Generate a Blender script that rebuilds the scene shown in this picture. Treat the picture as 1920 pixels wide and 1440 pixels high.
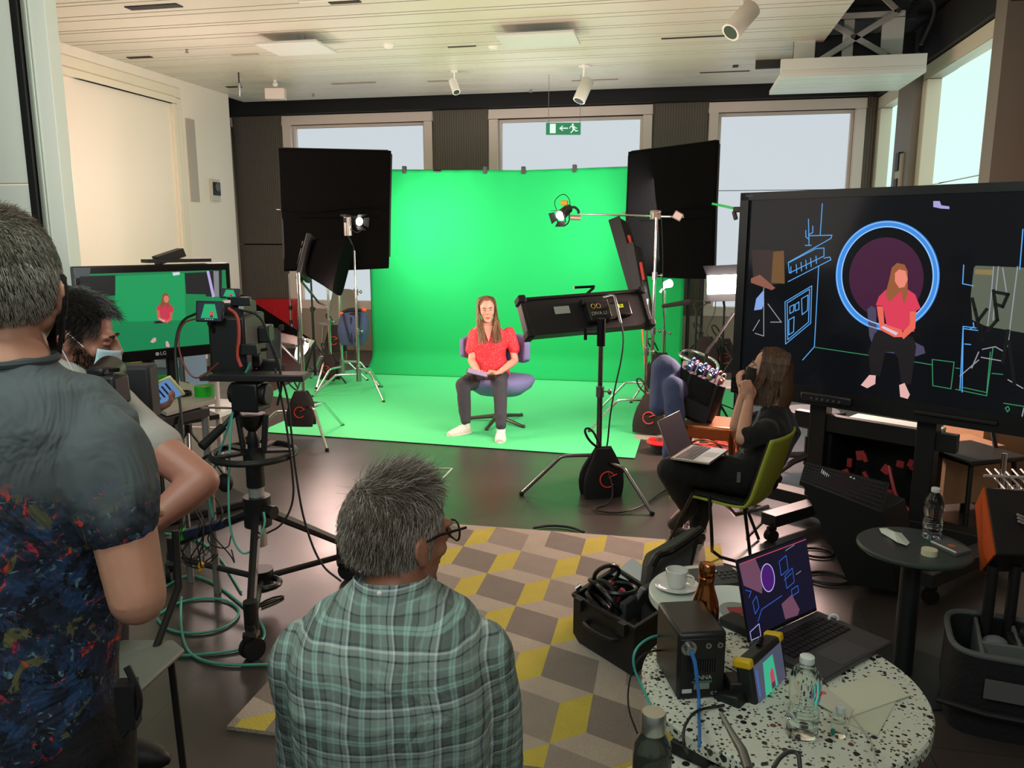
import bpy, bmesh, math, random
from mathutils import Vector as V, Matrix, noise
random.seed(7)
scene = bpy.context.scene
for o in list(bpy.data.objects): bpy.data.objects.remove(o)
PI = math.pi; R = math.radians
# ---------------------------------------------------------------- camera
F = 1500.0; PITCH = R(10.5); YAW = R(11.5); CH = 1.72
cam = bpy.data.cameras.new('camera'); camo = bpy.data.objects.new('camera', cam)
scene.collection.objects.link(camo); scene.camera = camo
cam.sensor_width = 36; cam.lens = F*36/1920; cam.clip_start = .05
camo.location = (0, 0, CH); camo.rotation_euler = (PI/2-PITCH, 0, YAW)
FW = V((-math.sin(YAW)*math.cos(PITCH), math.cos(YAW)*math.cos(PITCH), -math.sin(PITCH)))
RT = V((math.cos(YAW), math.sin(YAW), 0)); UP = RT.cross(FW); C0 = V((0, 0, CH))
def ray(u, v): return FW + RT*((u-960)/F) - UP*((v-720)/F)
def dp(u, v, d): return C0 + ray(u, v)*d                     # a point at forward distance d
def fl(u, v, z=0.0): r = ray(u, v); return C0 + r*((z-CH)/r.z)   # on a level plane
def py(u, v, y): r = ray(u, v); return C0 + r*(y/r.y)
def px(u, v, x): r = ray(u, v); return C0 + r*(x/r.x)
def pz(u, v, base): # point of the vertical line through base nearest the pixel row
    r = ray(u, v); k = math.hypot(base[0], base[1])/math.hypot(r.x, r.y); return V((base[0], base[1], CH+r.z*k))
# ---------------------------------------------------------------- world + colour management
w = bpy.data.worlds.new('world'); scene.world = w; w.use_nodes = True
bg = w.node_tree.nodes['Background']; bg.inputs[0].default_value = (.62, .72, .68, 1); bg.inputs[1].default_value = .26
vs = scene.view_settings; vs.view_transform = 'Standard'; vs.look = 'None'; vs.exposure = 0.0; vs.gamma = 1; vs.use_curve_mapping = False
def area(name, loc, target, power, size, col=(1, 1, 1), size_y=None, spread=180):
    l = bpy.data.lights.new(name, 'AREA'); l.energy = power; l.color = col; l.size = size; l.spread = R(spread)
    if size_y: l.shape = 'RECTANGLE'; l.size_y = size_y
    o = bpy.data.objects.new(name, l); scene.collection.objects.link(o); o.location = loc
    o.rotation_euler = (V(target)-V(loc)).to_track_quat('-Z', 'Y').to_euler(); return o
def lamp(name, loc, power, r=.05, col=(1, 1, 1)):
    l = bpy.data.lights.new(name, 'POINT'); l.energy = power; l.color = col; l.shadow_soft_size = r
    o = bpy.data.objects.new(name, l); scene.collection.objects.link(o); o.location = loc; return o
WARM = (1, .80, .70); PINK = (1, .66, .58)
area('light_screen_left', (-3.2, 8.75, 1.9), (-1.7, 10.2, 1.4), 37, .9, (1, .97, .95))
area('light_screen_right', (-.45, 8.75, 1.9), (-2.0, 10.2, 1.3), 37, .9, (1, .97, .95))
area('light_key', (-.50, 6.05, 1.22), (-1.6, 7.0, .95), 21, .9, (1, .90, .86), .25)
area('light_soft_left', (-2.95, 6.35, 1.15), (-1.6, 7.0, 1.0), 22, .5, PINK, .2)
lamp('light_spill_left', (-3.2, 6.95, 1.15), 38, .15, PINK)
lamp('light_wall_spill', (-4.5, 7.3, 2.2), 62, .3, (1, .76, .70))
lamp('light_spill_right', (.62, 6.15, 1.62), 50, .12, PINK)
area('light_right_beam', (.80, 6.35, 1.45), (.62, 4.6, 0), 75, .25, PINK, .16)
area('light_left_beam', (-3.35, 6.6, 1.3), (-2.6, 4.3, 0), 5, .6, PINK, .2)
lamp('light_boom_lamp', (-.95, 6.7, 1.98), 14, .05, WARM)
area('light_ceiling_bounce', (-1.8, 7.4, 2.5), (-1.8, 7.2, 3.6), 30, 4.5, (1, .69, .58))
area('light_ceiling_wash', (-2.6, 3.2, 2.6), (-2.2, 5.5, 3.6), 24, 2.5, (1, .86, .76))
area('light_left_fill', (-1.2, .6, 3.0), (-3.4, 5.0, 2.2), 46, 1.2, (.86, 1, .94))
area('light_front_fill', (.6, -.6, 3.2), (-.2, 2.4, .9), 26, 1.6, (.95, 1, .96))
# ---------------------------------------------------------------- materials
def s2l(c): return tuple((x/12.92 if x <= .04045 else ((x+.055)/1.055)**2.4) for x in c)
def hx(h): return s2l(tuple(int(h[i:i+2], 16)/255 for i in (0, 2, 4)))
MC = {}
def mat(h, rough=.55, metal=0.0, emit=0, bump=0, bscale=200, var=0, vscale=8, alpha=None, trans=0, coat=0, sheen=0):
    key = (h, rough, metal, emit, bump, bscale, var, vscale, trans, coat, sheen)
    if key in MC: return MC[key]
    m = bpy.data.materials.new('m_'+h); m.use_nodes = True; nt = m.node_tree; b = nt.nodes['Principled BSDF']
    c = hx(h); b.inputs['Base Color'].default_value = (*c, 1); b.inputs['Roughness'].default_value = rough
    b.inputs['Metallic'].default_value = metal; b.inputs['Transmission Weight'].default_value = trans
    b.inputs['Coat Weight'].default_value = coat; b.inputs['Sheen Weight'].default_value = sheen
    if emit: b.inputs['Emission Color'].default_value = (*c, 1); b.inputs['Emission Strength'].default_value = emit
    if bump or var:
        tc = nt.nodes.new('ShaderNodeTexCoord')
    if bump:
        n = nt.nodes.new('ShaderNodeTexNoise'); n.inputs['Scale'].default_value = bscale; nt.links.new(tc.outputs['Object'], n.inputs['Vector'])
        bp = nt.nodes.new('ShaderNodeBump'); bp.inputs['Strength'].default_value = bump; bp.inputs['Distance'].default_value = .01
        nt.links.new(n.outputs[0], bp.inputs['Height']); nt.links.new(bp.outputs[0], b.inputs['Normal'])
    if var:
        n = nt.nodes.new('ShaderNodeTexNoise'); n.inputs['Scale'].default_value = vscale; n.inputs['Detail'].default_value = 5
        nt.links.new(tc.outputs['Object'], n.inputs['Vector'])
        mx = nt.nodes.new('ShaderNodeMix'); mx.data_type = 'RGBA'; nt.links.new(n.outputs[0], mx.inputs[0])
        mx.inputs[6].default_value = (*[x*(1-var) for x in c], 1); mx.inputs[7].default_value = (*[min(1, x*(1+var)) for x in c], 1)
        nt.links.new(mx.outputs[2], b.inputs['Base Color'])
    MC[key] = m; return m
def glow(h, s=1.0): return mat('000000', .6) if s == 0 else _glow(h, s)
def _glow(h, s):
    k = ('glow', h, s)
    if k in MC: return MC[k]
    m = bpy.data.materials.new('glow_'+h); m.use_nodes = True; b = m.node_tree.nodes['Principled BSDF']
    b.inputs['Base Color'].default_value = (0, 0, 0, 1); b.inputs['Roughness'].default_value = .5
    b.inputs['Emission Color'].default_value = (*hx(h), 1); b.inputs['Emission Strength'].default_value = s
    MC[k] = m; return m
BLACK = mat('131313', .55); BLACKG = mat('0c0c0d', .22); BLACKM = mat('17181a', .4, .3); CLOTHB = mat('0b0a0a', .95, bump=.25, bscale=60)
CHROME = mat('d8d4d0', .16, 1); STEEL = mat('9c9a98', .3, 1); GUN = mat('2b2c2e', .3, .8); DGREY = mat('2c2d2e', .5); GREY = mat('6b6c6e', .5)
RUB = mat('0a0a0a', .7); WHITE = mat('e8e6e0', .45); RED = mat('c81818', .45); ORANGE = mat('e8641a', .5); GREEN = mat('18c828', .6)
YEL = mat('d8b400', .45); CUP = mat('dcdcd8', .18, coat=.4); GLASS = mat('f4faf8', .02, trans=1); TEAL = mat('3fa596', .5); BLUE = mat('2468b8', .5)
for m_ in (CLOTHB,): m_.node_tree.nodes['Principled BSDF'].inputs['Specular IOR Level'].default_value = .05
# ---------------------------------------------------------------- mesh builder
class MB:
    def __init__(s, M=None): s.v = []; s.f = []; s.mi = []; s.k = 0; s.M = M
    def mat(s, k): s.k = k; return s
    def add(s, vs_, fs):
        b = len(s.v)
        for p in vs_:
            p = V(p); s.v.append(s.M @ p if s.M else p)
        for f in fs: s.f.append([b+i for i in f]); s.mi.append(s.k)
        return s
    def box(s, c, d, Rm=None):
        c = V(c); P = []
        for z in (-1, 1):
            for x, y in ((-1, -1), (1, -1), (1, 1), (-1, 1)):
                q = V((x*d[0]/2, y*d[1]/2, z*d[2]/2)); P.append(c + (Rm @ q if Rm else q))
        return s.add(P, [(3, 2, 1, 0), (4, 5, 6, 7), (0, 1, 5, 4), (1, 2, 6, 5), (2, 3, 7, 6), (3, 0, 4, 7)])
    def cyl(s, a, b, r, r2=None, n=14, cap=True):
        a = V(a); b = V(b); r2 = r if r2 is None else r2; d = (b-a).normalized()
        x = d.orthogonal().normalized(); y = d.cross(x); P = []
        for c, rr in ((a, r), (b, r2)):
            for i in range(n):
                t = 2*PI*i/n; P.append(c + (x*math.cos(t)+y*math.sin(t))*rr)
        fs = [(i, (i+1) % n, n+(i+1) % n, n+i) for i in range(n)]
        if cap: fs += [tuple(range(n))[::-1], tuple(range(n, 2*n))]
        return s.add(P, fs)
    def tube(s, pts, r, n=8, closed=False, smooth=0):
        pts = [V(p) for p in pts]; lst = isinstance(r, (list, tuple)); r = list(r) if lst else r
        for _ in range(smooth):
            if lst:
                w = [r[0]]
                for a, b in zip(r, r[1:]): w += [a*.75+b*.25, a*.25+b*.75]
                w.append(r[-1]); r = w
            q = [] if closed else [pts[0]]
            L = len(pts)
            for i in range(L if closed else L-1):
                a, b = pts[i], pts[(i+1) % L]; q += [a.lerp(b, .25), a.lerp(b, .75)]
            if not closed: q.append(pts[-1])
            pts = q
        L = len(pts); P = []; prev = None
        for i, p in enumerate(pts):
            a = pts[(i-1) % L] if (i or closed) else p; b = pts[(i+1) % L] if (i < L-1 or closed) else p
            d = (b-a)
            d = d.normalized() if d.length > 1e-9 else V((0, 0, 1))
            if prev is None: x = d.orthogonal().normalized()
            else:
                x = prev - d*prev.dot(d)
                x = x.normalized() if x.length > 1e-6 else d.orthogonal().normalized()
            prev = x; y = d.cross(x); rr = r[i] if isinstance(r, (list, tuple)) else r
            for k in range(n): t = 2*PI*k/n; P.append(p+(x*math.cos(t)+y*math.sin(t))*rr)
        fs = []
        for i in range(L if closed else L-1):
            j = (i+1) % L
            for k in range(n): fs.append((i*n+k, i*n+(k+1) % n, j*n+(k+1) % n, j*n+k))
        if not closed: fs += [tuple(range(n))[::-1], tuple(range((L-1)*n, L*n))]
        return s.add(P, fs)
    def sph(s, c, r, Rm=None, nu=16, nv=10):
        if not isinstance(r, (list, tuple)): r = (r, r, r)
        c = V(c); P = []
        for i in range(nv+1):
            th = PI*i/nv
            for k in range(nu):
                ph = 2*PI*k/nu; q = V((r[0]*math.sin(th)*math.cos(ph), r[1]*math.sin(th)*math.sin(ph), r[2]*math.cos(th)))
                P.append(c+(Rm @ q if Rm else q))
        fs = [(i*nu+k, (i+1)*nu+k, (i+1)*nu+(k+1) % nu, i*nu+(k+1) % nu) for i in range(nv) for k in range(nu)]
        return s.add(P, fs)
    def cap(s, a, ra, b, rb, n=14): return s.cyl(a, b, ra, rb, n).sph(a, ra, None, n, 8).sph(b, rb, None, n, 8)
    def limb(s, pts):   # [(p, r), ...] as joined tapered capsules
        for (a, ra), (b, rb) in zip(pts, pts[1:]): s.cap(a, ra, b, rb)
        return s
    def lathe(s, c, prof, n=28, Rm=None):
        c = V(c); P = []
        for r, z in prof:
            for k in range(n):
                q = V((r*math.cos(2*PI*k/n), r*math.sin(2*PI*k/n), z)); P.append(c+(Rm @ q if Rm else q))
        fs = [(i*n+k, i*n+(k+1) % n, (i+1)*n+(k+1) % n, (i+1)*n+k) for i in range(len(prof)-1) for k in range(n)]
        if prof[0][0] > 1e-6: fs.append(tuple(range(n))[::-1])
        if prof[-1][0] > 1e-6: fs.append(tuple(range((len(prof)-1)*n, len(prof)*n)))
        return s.add(P, fs)
    def prism(s, poly, d):   # world points of a planar outline + thickness vector
        n = len(poly); d = V(d); P = [V(p) for p in poly]+[V(p)+d for p in poly]
        return s.add(P, [tuple(range(n))[::-1], tuple(range(n, 2*n))]+[(i, (i+1) % n, n+(i+1) % n, n+i) for i in range(n)])
    def loft(s, secs, n=24, p=2.0):   # secs: (centre, xvec, yvec) half-axis vectors
        P = []
        for c, x, y in secs:
            for k in range(n):
                t = 2*PI*k/n; cx, sx = math.cos(t), math.sin(t)
                P.append(V(c)+V(x)*(abs(cx)**(2/p)*(1 if cx >= 0 else -1))+V(y)*(abs(sx)**(2/p)*(1 if sx >= 0 else -1)))
        fs = [(i*n+k, i*n+(k+1) % n, (i+1)*n+(k+1) % n, (i+1)*n+k) for i in range(len(secs)-1) for k in range(n)]
        fs += [tuple(range(n))[::-1], tuple(range((len(secs)-1)*n, len(secs)*n))]
        return s.add(P, fs)
    def torus(s, c, rad, r, Rm=None, n=32, m=8, a0=0, a1=2*PI):
        c = V(c); full = abs(a1-a0-2*PI) < 1e-6; pts = []
        for i in range(n if full else n+1):
            t = a0+(a1-a0)*i/n; q = V((rad*math.cos(t), rad*math.sin(t), 0)); pts.append(c+(Rm @ q if Rm else q))
        return s.tube(pts, r, m, closed=full)
    def grid(s, fn, nu, nv):
        P = [fn(i/nu, j/nv) for j in range(nv+1) for i in range(nu+1)]
        return s.add(P, [(j*(nu+1)+i, j*(nu+1)+i+1, (j+1)*(nu+1)+i+1, (j+1)*(nu+1)+i) for j in range(nv) for i in range(nu)])
    def build(s, name, mats, parent=None, bevel=0, smooth=True, angle=38, loc=None):
        if not isinstance(mats, (list, tuple)): mats = [mats]
        org = world_loc(parent) if parent else (V(loc) if loc is not None else V((0, 0, 0)))
        me = bpy.data.meshes.new(name); me.from_pydata([v-org for v in s.v], [], s.f)
        for m in mats: me.materials.append(m)
        me.polygons.foreach_set('material_index', s.mi)
        bm = bmesh.new(); bm.from_mesh(me)
        bmesh.ops.remove_doubles(bm, verts=bm.verts, dist=1e-6)
        bmesh.ops.recalc_face_normals(bm, faces=bm.faces)
        for f in bm.faces: f.smooth = smooth
        if smooth:
            ca = R(angle)
            for e in bm.edges:
                if len(e.link_faces) == 2 and e.calc_face_angle(0) > ca: e.smooth = False
        bm.to_mesh(me); bm.free()
        o = bpy.data.objects.new(name, me); scene.collection.objects.link(o)
        if parent: o.parent = parent
        else: o.location = org
        if bevel:
            b = o.modifiers.new('b', 'BEVEL'); b.width = bevel; b.segments = 2; b.limit_method = 'ANGLE'; b.angle_limit = R(40)
        return o
def world_loc(o):
    p = V((0, 0, 0))
    while o: p = p+V(o.location); o = o.parent
    return p
def tag(o, label, cat, group=None, kind=None):
    o['label'] = label; o['category'] = cat
    if group: o['group'] = group
    if kind: o['kind'] = kind
    return o
def thing(name, label, cat, loc, group=None):
    o = bpy.data.objects.new(name, None); scene.collection.objects.link(o); o.location = loc; o.empty_display_size = .05
    return tag(o, label, cat, group)
def struct(o): o['kind'] = 'structure'; return o
def copy_tree(o, parent=None):
    c = o.copy(); scene.collection.objects.link(c)
    if parent: c.parent = parent
    for ch in [x for x in bpy.data.objects if x.parent == o]: copy_tree(ch, c)
    return c
def dup(o, loc, rz, label, group=None):
    c = copy_tree(o); c.location = loc; c.rotation_euler.z = rz; c['label'] = label
    if group: c['group'] = group
    elif 'group' in c: del c['group']
    return c
def bake(o):   # keep the evaluated mesh
    dg = bpy.context.evaluated_depsgraph_get(); me = bpy.data.meshes.new_from_object(o.evaluated_get(dg)); 
    old = o.data; o.modifiers.clear(); o.data = me; me.name = o.name; bpy.data.meshes.remove(old)
    for p in me.polygons: p.use_smooth = True
    return o
def blob(mb, name, mats, parent, vox=.006, sm=6, fn=None):   # one continuous surface out of overlapping volumes
    o = mb.build(name, mats, parent, smooth=False)
    r = o.modifiers.new('r', 'REMESH'); r.mode = 'VOXEL'; r.voxel_size = vox; r.use_smooth_shade = True
    if sm: q = o.modifiers.new('s', 'SMOOTH'); q.iterations = sm; q.factor = .5
    bake(o)
    if fn:
        org = world_loc(parent)
        me = o.data; k = len(me.vertices); co = [0.0]*(3*k); me.vertices.foreach_get('co', co); no = [0.0]*(3*k); me.vertices.foreach_get('normal', no)
        out = []
        for i in range(0, 3*k, 3): q = fn(V(co[i:i+3])+org, V(no[i:i+3]))-org; out += q[:]
        me.vertices.foreach_set('co', out); me.update()
    return o
def rx(a): return Matrix.Rotation(a, 3, 'X')
def ry(a): return Matrix.Rotation(a, 3, 'Y')
def rz(a): return Matrix.Rotation(a, 3, 'Z')
def frame(o, x, y, z=None):   # 4x4 from axes
    x = V(x).normalized(); y = V(y); z = x.cross(y).normalized() if z is None else V(z).normalized(); y = z.cross(x)
    m = Matrix((x, y, z)).transposed().to_4x4(); m.translation = V(o); return m
def TR(loc, a=0): return Matrix.Translation(V(loc)) @ Matrix.Rotation(a, 4, 'Z')
def text(name, s, size, M, m, parent, thick=.0006, align='CENTER'):
    c = bpy.data.curves.new(name, 'FONT'); c.body = s; c.size = size; c.extrude = thick; c.align_x = align; c.align_y = 'CENTER'
    t = bpy.data.objects.new('tmp', c); scene.collection.objects.link(t)
    dg = bpy.context.evaluated_depsgraph_get(); me = bpy.data.meshes.new_from_object(t.evaluated_get(dg)); bpy.data.objects.remove(t)
    org = world_loc(parent); me.transform(M); me.transform(Matrix.Translation(-org)); me.materials.clear(); me.materials.append(m)
    o = bpy.data.objects.new(name, me); scene.collection.objects.link(o); o.parent = parent; return o
# ================================================================ SETTING
XL = -6.05; XR = 2.5; YB = 11.5; ZC = 3.6
def nodes(name, rough=.5):
    m = bpy.data.materials.new(name); m.use_nodes = True; nt = m.node_tree; b = nt.nodes['Principled BSDF']; b.inputs['Roughness'].default_value = rough
    tc = nt.nodes.new('ShaderNodeTexCoord'); return m, nt, b, tc
def N(nt, t, **kw):
    n = nt.nodes.new('ShaderNode'+t)
    for k, v in kw.items():
        if k[0] == 'i' and k[1:].isdigit(): n.inputs[int(k[1:])].default_value = v
        else: setattr(n, k, v)
    return n
def L(nt, a, b): nt.links.new(a, b)
# floor: dark satin tiles with thin joints
m, nt, b, tc = nodes('floor_tiles', .28)
br = N(nt, 'TexBrick', offset=0.0); br.inputs['Scale'].default_value = 1; br.inputs['Mortar Size'].default_value = .002
br.inputs['Brick Width'].default_value = .9; br.inputs['Row Height'].default_value = .9
br.inputs['Color1'].default_value = (*hx('403a37'), 1); br.inputs['Color2'].default_value = (*hx('463f3b'), 1); br.inputs['Mortar'].default_value = (*hx('2a2623'), 1)
L(nt, tc.outputs['Object'], br.inputs[0]); L(nt, br.outputs[0], b.inputs['Base Color'])
n = N(nt, 'TexNoise'); n.inputs['Scale'].default_value = 2.5; n.inputs['Detail'].default_value = 6; L(nt, tc.outputs['Object'], n.inputs[0])
mr = N(nt, 'MapRange'); mr.inputs[3].default_value = .24; mr.inputs[4].default_value = .42; L(nt, n.outputs[0], mr.inputs[0]); L(nt, mr.outputs[0], b.inputs['Roughness'])
b.inputs['Specular IOR Level'].default_value = .7
FLOORM = m
struct(MB().box((-2, 5.2, -.05), (13, 14.4, .1)).build('floor', FLOORM))
# ceiling: metal slats across the room, wide and narrow alternating, gaps between
CEIL = mat('d6cfc0', .38); mb = MB(); y = -1.8; k = 0
x1 = 1.34
while y < 10.95:
    wd = (.30, .12, .30, .085)[k % 4]
    xr = XR if y < 5.7 else (x1 if y < 10.3 else XR)
    mb.box(((XL-.1+xr)/2, y+wd/2, ZC+.02), (xr-XL+.1, wd-.020, .04)); y += wd; k += 1
struct(mb.build('ceiling', CEIL))
struct(MB().box((-2.2, 5.0, ZC+.35), (11.6, 14.2, .04)).build('ceiling_void', mat('1a1815', .8)))
CREAM = mat('f2e6d6', .5)
# left wall with a recessed framed panel
mb = MB(); mb.box((XL-.08, 7.6, 1.9), (.16, 5.6, 3.8)); struct(mb.build('wall_left', CREAM))
a = px(315, 180, XL); zt = a.z
def hoop(mb, x0, x1, z0, z1, w_, fn):   # a frame of four bars, fn maps (a, z, depth) to world
    for (p, q, r, s_) in ((x0, x1, z1-w_, z1), (x0, x0+w_, z0, z1-w_), (x1-w_, x1, z0, z1-w_)):
        P = [fn(p, r), fn(q, r), fn(q, s_), fn(p, s_)]; mb.prism(P, fn(0, 0, 1)-fn(0, 0, 0))
mb = MB(); hoop(mb, 5.6, a.y+.22, .1, zt+.12, .12, lambda p, z, d=0: V((XL+.02*d, p, z)))
hoop(mb, 5.72, a.y+.10, .1, zt, .08, lambda p, z, d=0: V((XL+.045*d, p, z))); struct(mb.build('trim_1', mat('eadfc8', .5), bevel=.004))
struct(MB().box((XL+.01, 7.6, .06), (.02, 5.6, .12)).build('baseboard_left', mat('8a8078', .5)))
# back wall: dark ribbed piers, pale framed windows, dark band over them
m, nt, b, tc = nodes('ribbed_panel', .45)
wv = N(nt, 'TexWave'); wv.inputs['Scale'].default_value = 9; wv.bands_direction = 'X'; L(nt, tc.outputs['Object'], wv.inputs[0])
bp = N(nt, 'Bump'); bp.inputs['Strength'].default_value = .35; bp.inputs['Distance'].default_value = .01; L(nt, wv.outputs['Fac'], bp.inputs['Height']); L(nt, bp.outputs[0], b.inputs['Normal'])
b.inputs['Base Color'].default_value = (*hx('5e5449'), 1); PIER = m
struct(MB().box((-2.6, YB+.2, 1.9), (11.4, .2, 3.8)).build('wall_back', mat('3a342e', .6)))
mb = MB(); mb.box((-2.6, YB-.05, 3.60), (11.4, .3, .26)); struct(mb.build('trim_2', mat('0e0e0e', .7)))
FRM = mat('e9d6cb', .5); WINB = glow('ccd6dc', .98); WINR = glow('d9fbf4', 1.02)
def win_back(x0, x1, k):
    root = bpy.data.objects.new('window_%d' % k, None); scene.collection.objects.link(root); root.location = (x0, YB, 0); root['kind'] = 'structure'
    f = MB(); zt = 3.46
    for p, q, r, s_, y in ((x0, x1, zt-.13, zt, 0), (x0, x0+.13, .75, zt-.13, 0), (x1-.13, x1, .75, zt-.13, 0), (x0, x1, .62, .75, 0)):
        f.box(((p+q)/2, YB+.02, (r+s_)/2), (q-p, .22, s_-r))
    for p, q, r, s_ in ((x0+.13, x1-.13, zt-.17, zt-.13), (x0+.13, x0+.17, .75, zt-.17), (x1-.17, x1-.13, .75, zt-.17)):
        f.box(((p+q)/2, YB+.05, (r+s_)/2), (q-p, .1, s_-r))
    f.build('window_frame', FRM, root, bevel=.006)
    g = MB(); g.box(((x0+x1)/2, YB+.08, 2.83), (x1-x0-.3, .02, 1.0)); g.box(((x0+x1)/2, YB+.08, 1.53), (x1-x0-.3, .02, 1.58)); g.build('window_pane', WINB, root)
for k, (a, b_) in enumerate(((-7.6, -6.62), (-5.80, -3.48), (-2.66, -.385), (.35, 2.32))): win_back(a, b_, k+1)
for k, (a, b_) in enumerate(((-6.62, -5.80), (-3.48, -2.66), (-.385, .35), (2.32, 2.6))):
    mb = MB(); mb.box(((a+b_)/2, YB+.03, 2.55), (b_-a, .18, 1.9)); mb.box(((a+b_)/2, YB+.03, .79), (b_-a, .18, 1.58)); struct(mb.build('wall_back_pier', PIER))
struct(MB().box((-2.6, YB+.02, .31), (11.4, .2, .62)).build('wall_back_sill', mat('a89888', .6)))
# right wall: piers and bright windows
def win_right(y0, y1, k):
    root = bpy.data.objects.new('window_%d' % k, None); scene.collection.objects.link(root); root.location = (XR, y0, 0); root['kind'] = 'structure'
    f = MB(); zt = 3.45; fw = .15
    for p, q, r, s_ in ((y0, y1, zt-fw, zt), (y0, y0+fw, .7, zt-fw), (y1-fw, y1, .7, zt-fw), (y0, y1, .55, .7)):
        f.box((XR+.05, (p+q)/2, (r+s_)/2), (.2, q-p, s_-r))
    f.build('window_frame', mat('dcd0b8', .5), root, bevel=.006)
    g = MB(); g.box((XR+.1, (y0+y1)/2, 2.78), (.02, y1-y0-2*fw, 1.05)); g.box((XR+.1, (y0+y1)/2, 1.46), (.02, y1-y0-2*fw, 1.56)); g.build('window_pane', WINR, root)
win_right(10.15, 11.4, 5); win_right(7.35, 9.45, 6)
struct(MB().box((XR+.25, 5.2, 1.9), (.1, 12.8, 3.8)).build('wall_right', mat('8d7e6c', .6)))
mb = MB(); mb.box((XR+.03, 9.8, 1.8), (.3, .66, 3.6)); struct(mb.build('wall_right_pier', mat('80766a', .55)))
mb = MB(); mb.box((XR+.03, 7.2, 1.8), (.3, .24, 3.6)); struct(mb.build('wall_right_pier', mat('80766a', .55)))
mb = MB(); mb.box((XR+.05, 5.35, 1.8), (.4, 1.9, 3.6)); struct(mb.build('wall_right_column', mat('7a7e76', .5), bevel=.01))
mb = MB(); mb.box((XR+.05, 8.3, 3.66), (.3, 6.8, .4)); struct(mb.build('trim_3', mat('171513', .7)))
# near left partition: pale panels either side of a black gap
e = dp(118, 250, 4.9); PM = mat('dbe6dd', .3)
mb = MB()
a = dp(60, 250, 4.9); g0 = dp(76, 250, 4.9)
yb = e.y
mb.box((e.x-.07, yb, 1.8), (.14, .1, 3.6)); mb.box((e.x-.20-.9, yb-.02, 2.85), (1.8, .1, 1.62)); mb.box((e.x-.20-.9, yb-.02, 1.0), (1.8, .1, 2.06))
struct(mb.build('wall_partition', PM, bevel=.004))
mb = MB(); mb.box((e.x-.172, yb-.055, 1.8), (.045, .09, 3.6)); struct(mb.build('trim_4', mat('080808', .5)))
mb = MB(); mb.box((e.x-.136, yb-.06, 1.8), (.010, .03, 3.6)); mb.box((e.x-.112, yb-.055, 1.8), (.004, .01, 3.6)); struct(mb.build('trim_5', mat('b8c0b8', .3, .7)))
# ================================================================ CEILING FITTINGS
def spot_head(u, v, d, dirv, label, s=1.0, c='e6e2da'):
    top = dp(u, v, d); root = thing('track_spotlight', label, 'spotlight', (top.x, top.y, ZC), 'white spotlights on the ceiling')
    dv = V(dirv).normalized(); hc = V((top.x, top.y, ZC-.20*s)); W_ = mat(c, .4)
    MB().cyl((top.x, top.y, ZC), (top.x, top.y, ZC-.02), .05*s, n=20).build('ceiling_mount', W_, root)
    MB().tube([(top.x, top.y, ZC-.02), (top.x, top.y, ZC-.09*s), hc-dv*.02*s], .011*s).build('arm', W_, root)
    a = hc-dv*.09*s; b = hc+dv*.11*s
    MB().cyl(a, b, .055*s, .055*s, 24).cyl(a-dv*.012, a, .045*s, .055*s, 24).build('lamp_body', W_, root)
    MB().cyl(b-dv*.001, b+dv*.002, .043*s, n=20).build('lens', mat('3a3836', .2), root)
spot_head(1095, 150, 9.0, (-.35, -.3, -.9), 'large white ceiling spotlight with a label right of the exit sign', 1.3)
spot_head(852, 165, 9.3, (.35, -.4, -.75), 'small white ceiling spotlight left of the exit sign', .85)
spot_head(1395, -40, 6.0, (-.6, -.45, -.75), 'white ceiling spotlight at the top edge beside the projector lift', 1.35)
# clip lamp and pendant by the left wall
p = dp(518, 196, 9.9); r_ = thing('box_lamp', 'small pale box lamp hanging under the ceiling end above the left flag', 'lamp', (p.x, p.y, ZC))
MB().tube([(p.x, p.y, ZC), (p.x, p.y, ZC-.06)], .02).sph((p.x, p.y, ZC-.05), .035).build('mount', WHITE, r_)
MB().box((p.x, p.y, ZC-.16), (.24, .12, .13), rz(.2)).build('housing', mat('e4d4cc', .35), r_, bevel=.008)
p = dp(449, 168, 9.4); r_ = thing('ceiling_microphone', 'slim dark microphone hanging on a short rod near the left wall', 'microphone', (p.x, p.y, ZC))
MB().cyl((p.x, p.y, ZC), (p.x, p.y, ZC-.12), .008).build('rod', BLACK, r_)
MB().cyl((p.x, p.y, ZC-.12), (p.x, p.y, ZC-.25), .022, .014).cyl((p.x, p.y, ZC-.25), (p.x, p.y, ZC-.28), .014, .002).build('capsule', STEEL, r_)
# square access-point panels hung below slats
def panel(u, v, label, sx=.62, sy=.5):
    c = fl(u, v, ZC-.10); root = thing('ceiling_panel', label, 'ceiling panel', (c.x, c.y, ZC-.09), 'white square panels hung from the ceiling')
    MB().box((c.x, c.y, ZC-.09), (sx, sy, .025)).build('panel', mat('d4d6d0', .4), root, bevel=.004)
    for a, b in ((-.04, .12), (.04, .12)): MB().cyl((c.x+a, c.y+b, ZC-.078), (c.x+a*.8, c.y+b, ZC), .006, n=8).build('hanger', BLACK, root)
    MB().tube([(c.x+.05, c.y+.1, ZC-.078), (c.x+.12, c.y+.16, ZC-.04), (c.x+.08, c.y+.1, ZC)], .006).build('cable', BLACK, root)
panel(557, 92, 'white square ceiling panel with a black mount, the left of the two'); panel(1010, 76, 'white square ceiling panel with a black mount, the right of the two', .72)
p = fl(728, 82, ZC); r_ = thing('smoke_detector', 'round white smoke detector between the two ceiling panels', 'smoke detector', (p.x, p.y, ZC))
MB().lathe((p.x, p.y, ZC-.045), [(0, 0), (.035, .002), (.05, .02), (.06, .035), (.06, .045)]).build('body', WHITE, r_)
p = fl(925, 88, ZC); r_ = thing('smoke_detector', 'flat white ceiling rose left of the right ceiling panel', 'smoke detector', (p.x, p.y, ZC))
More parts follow.
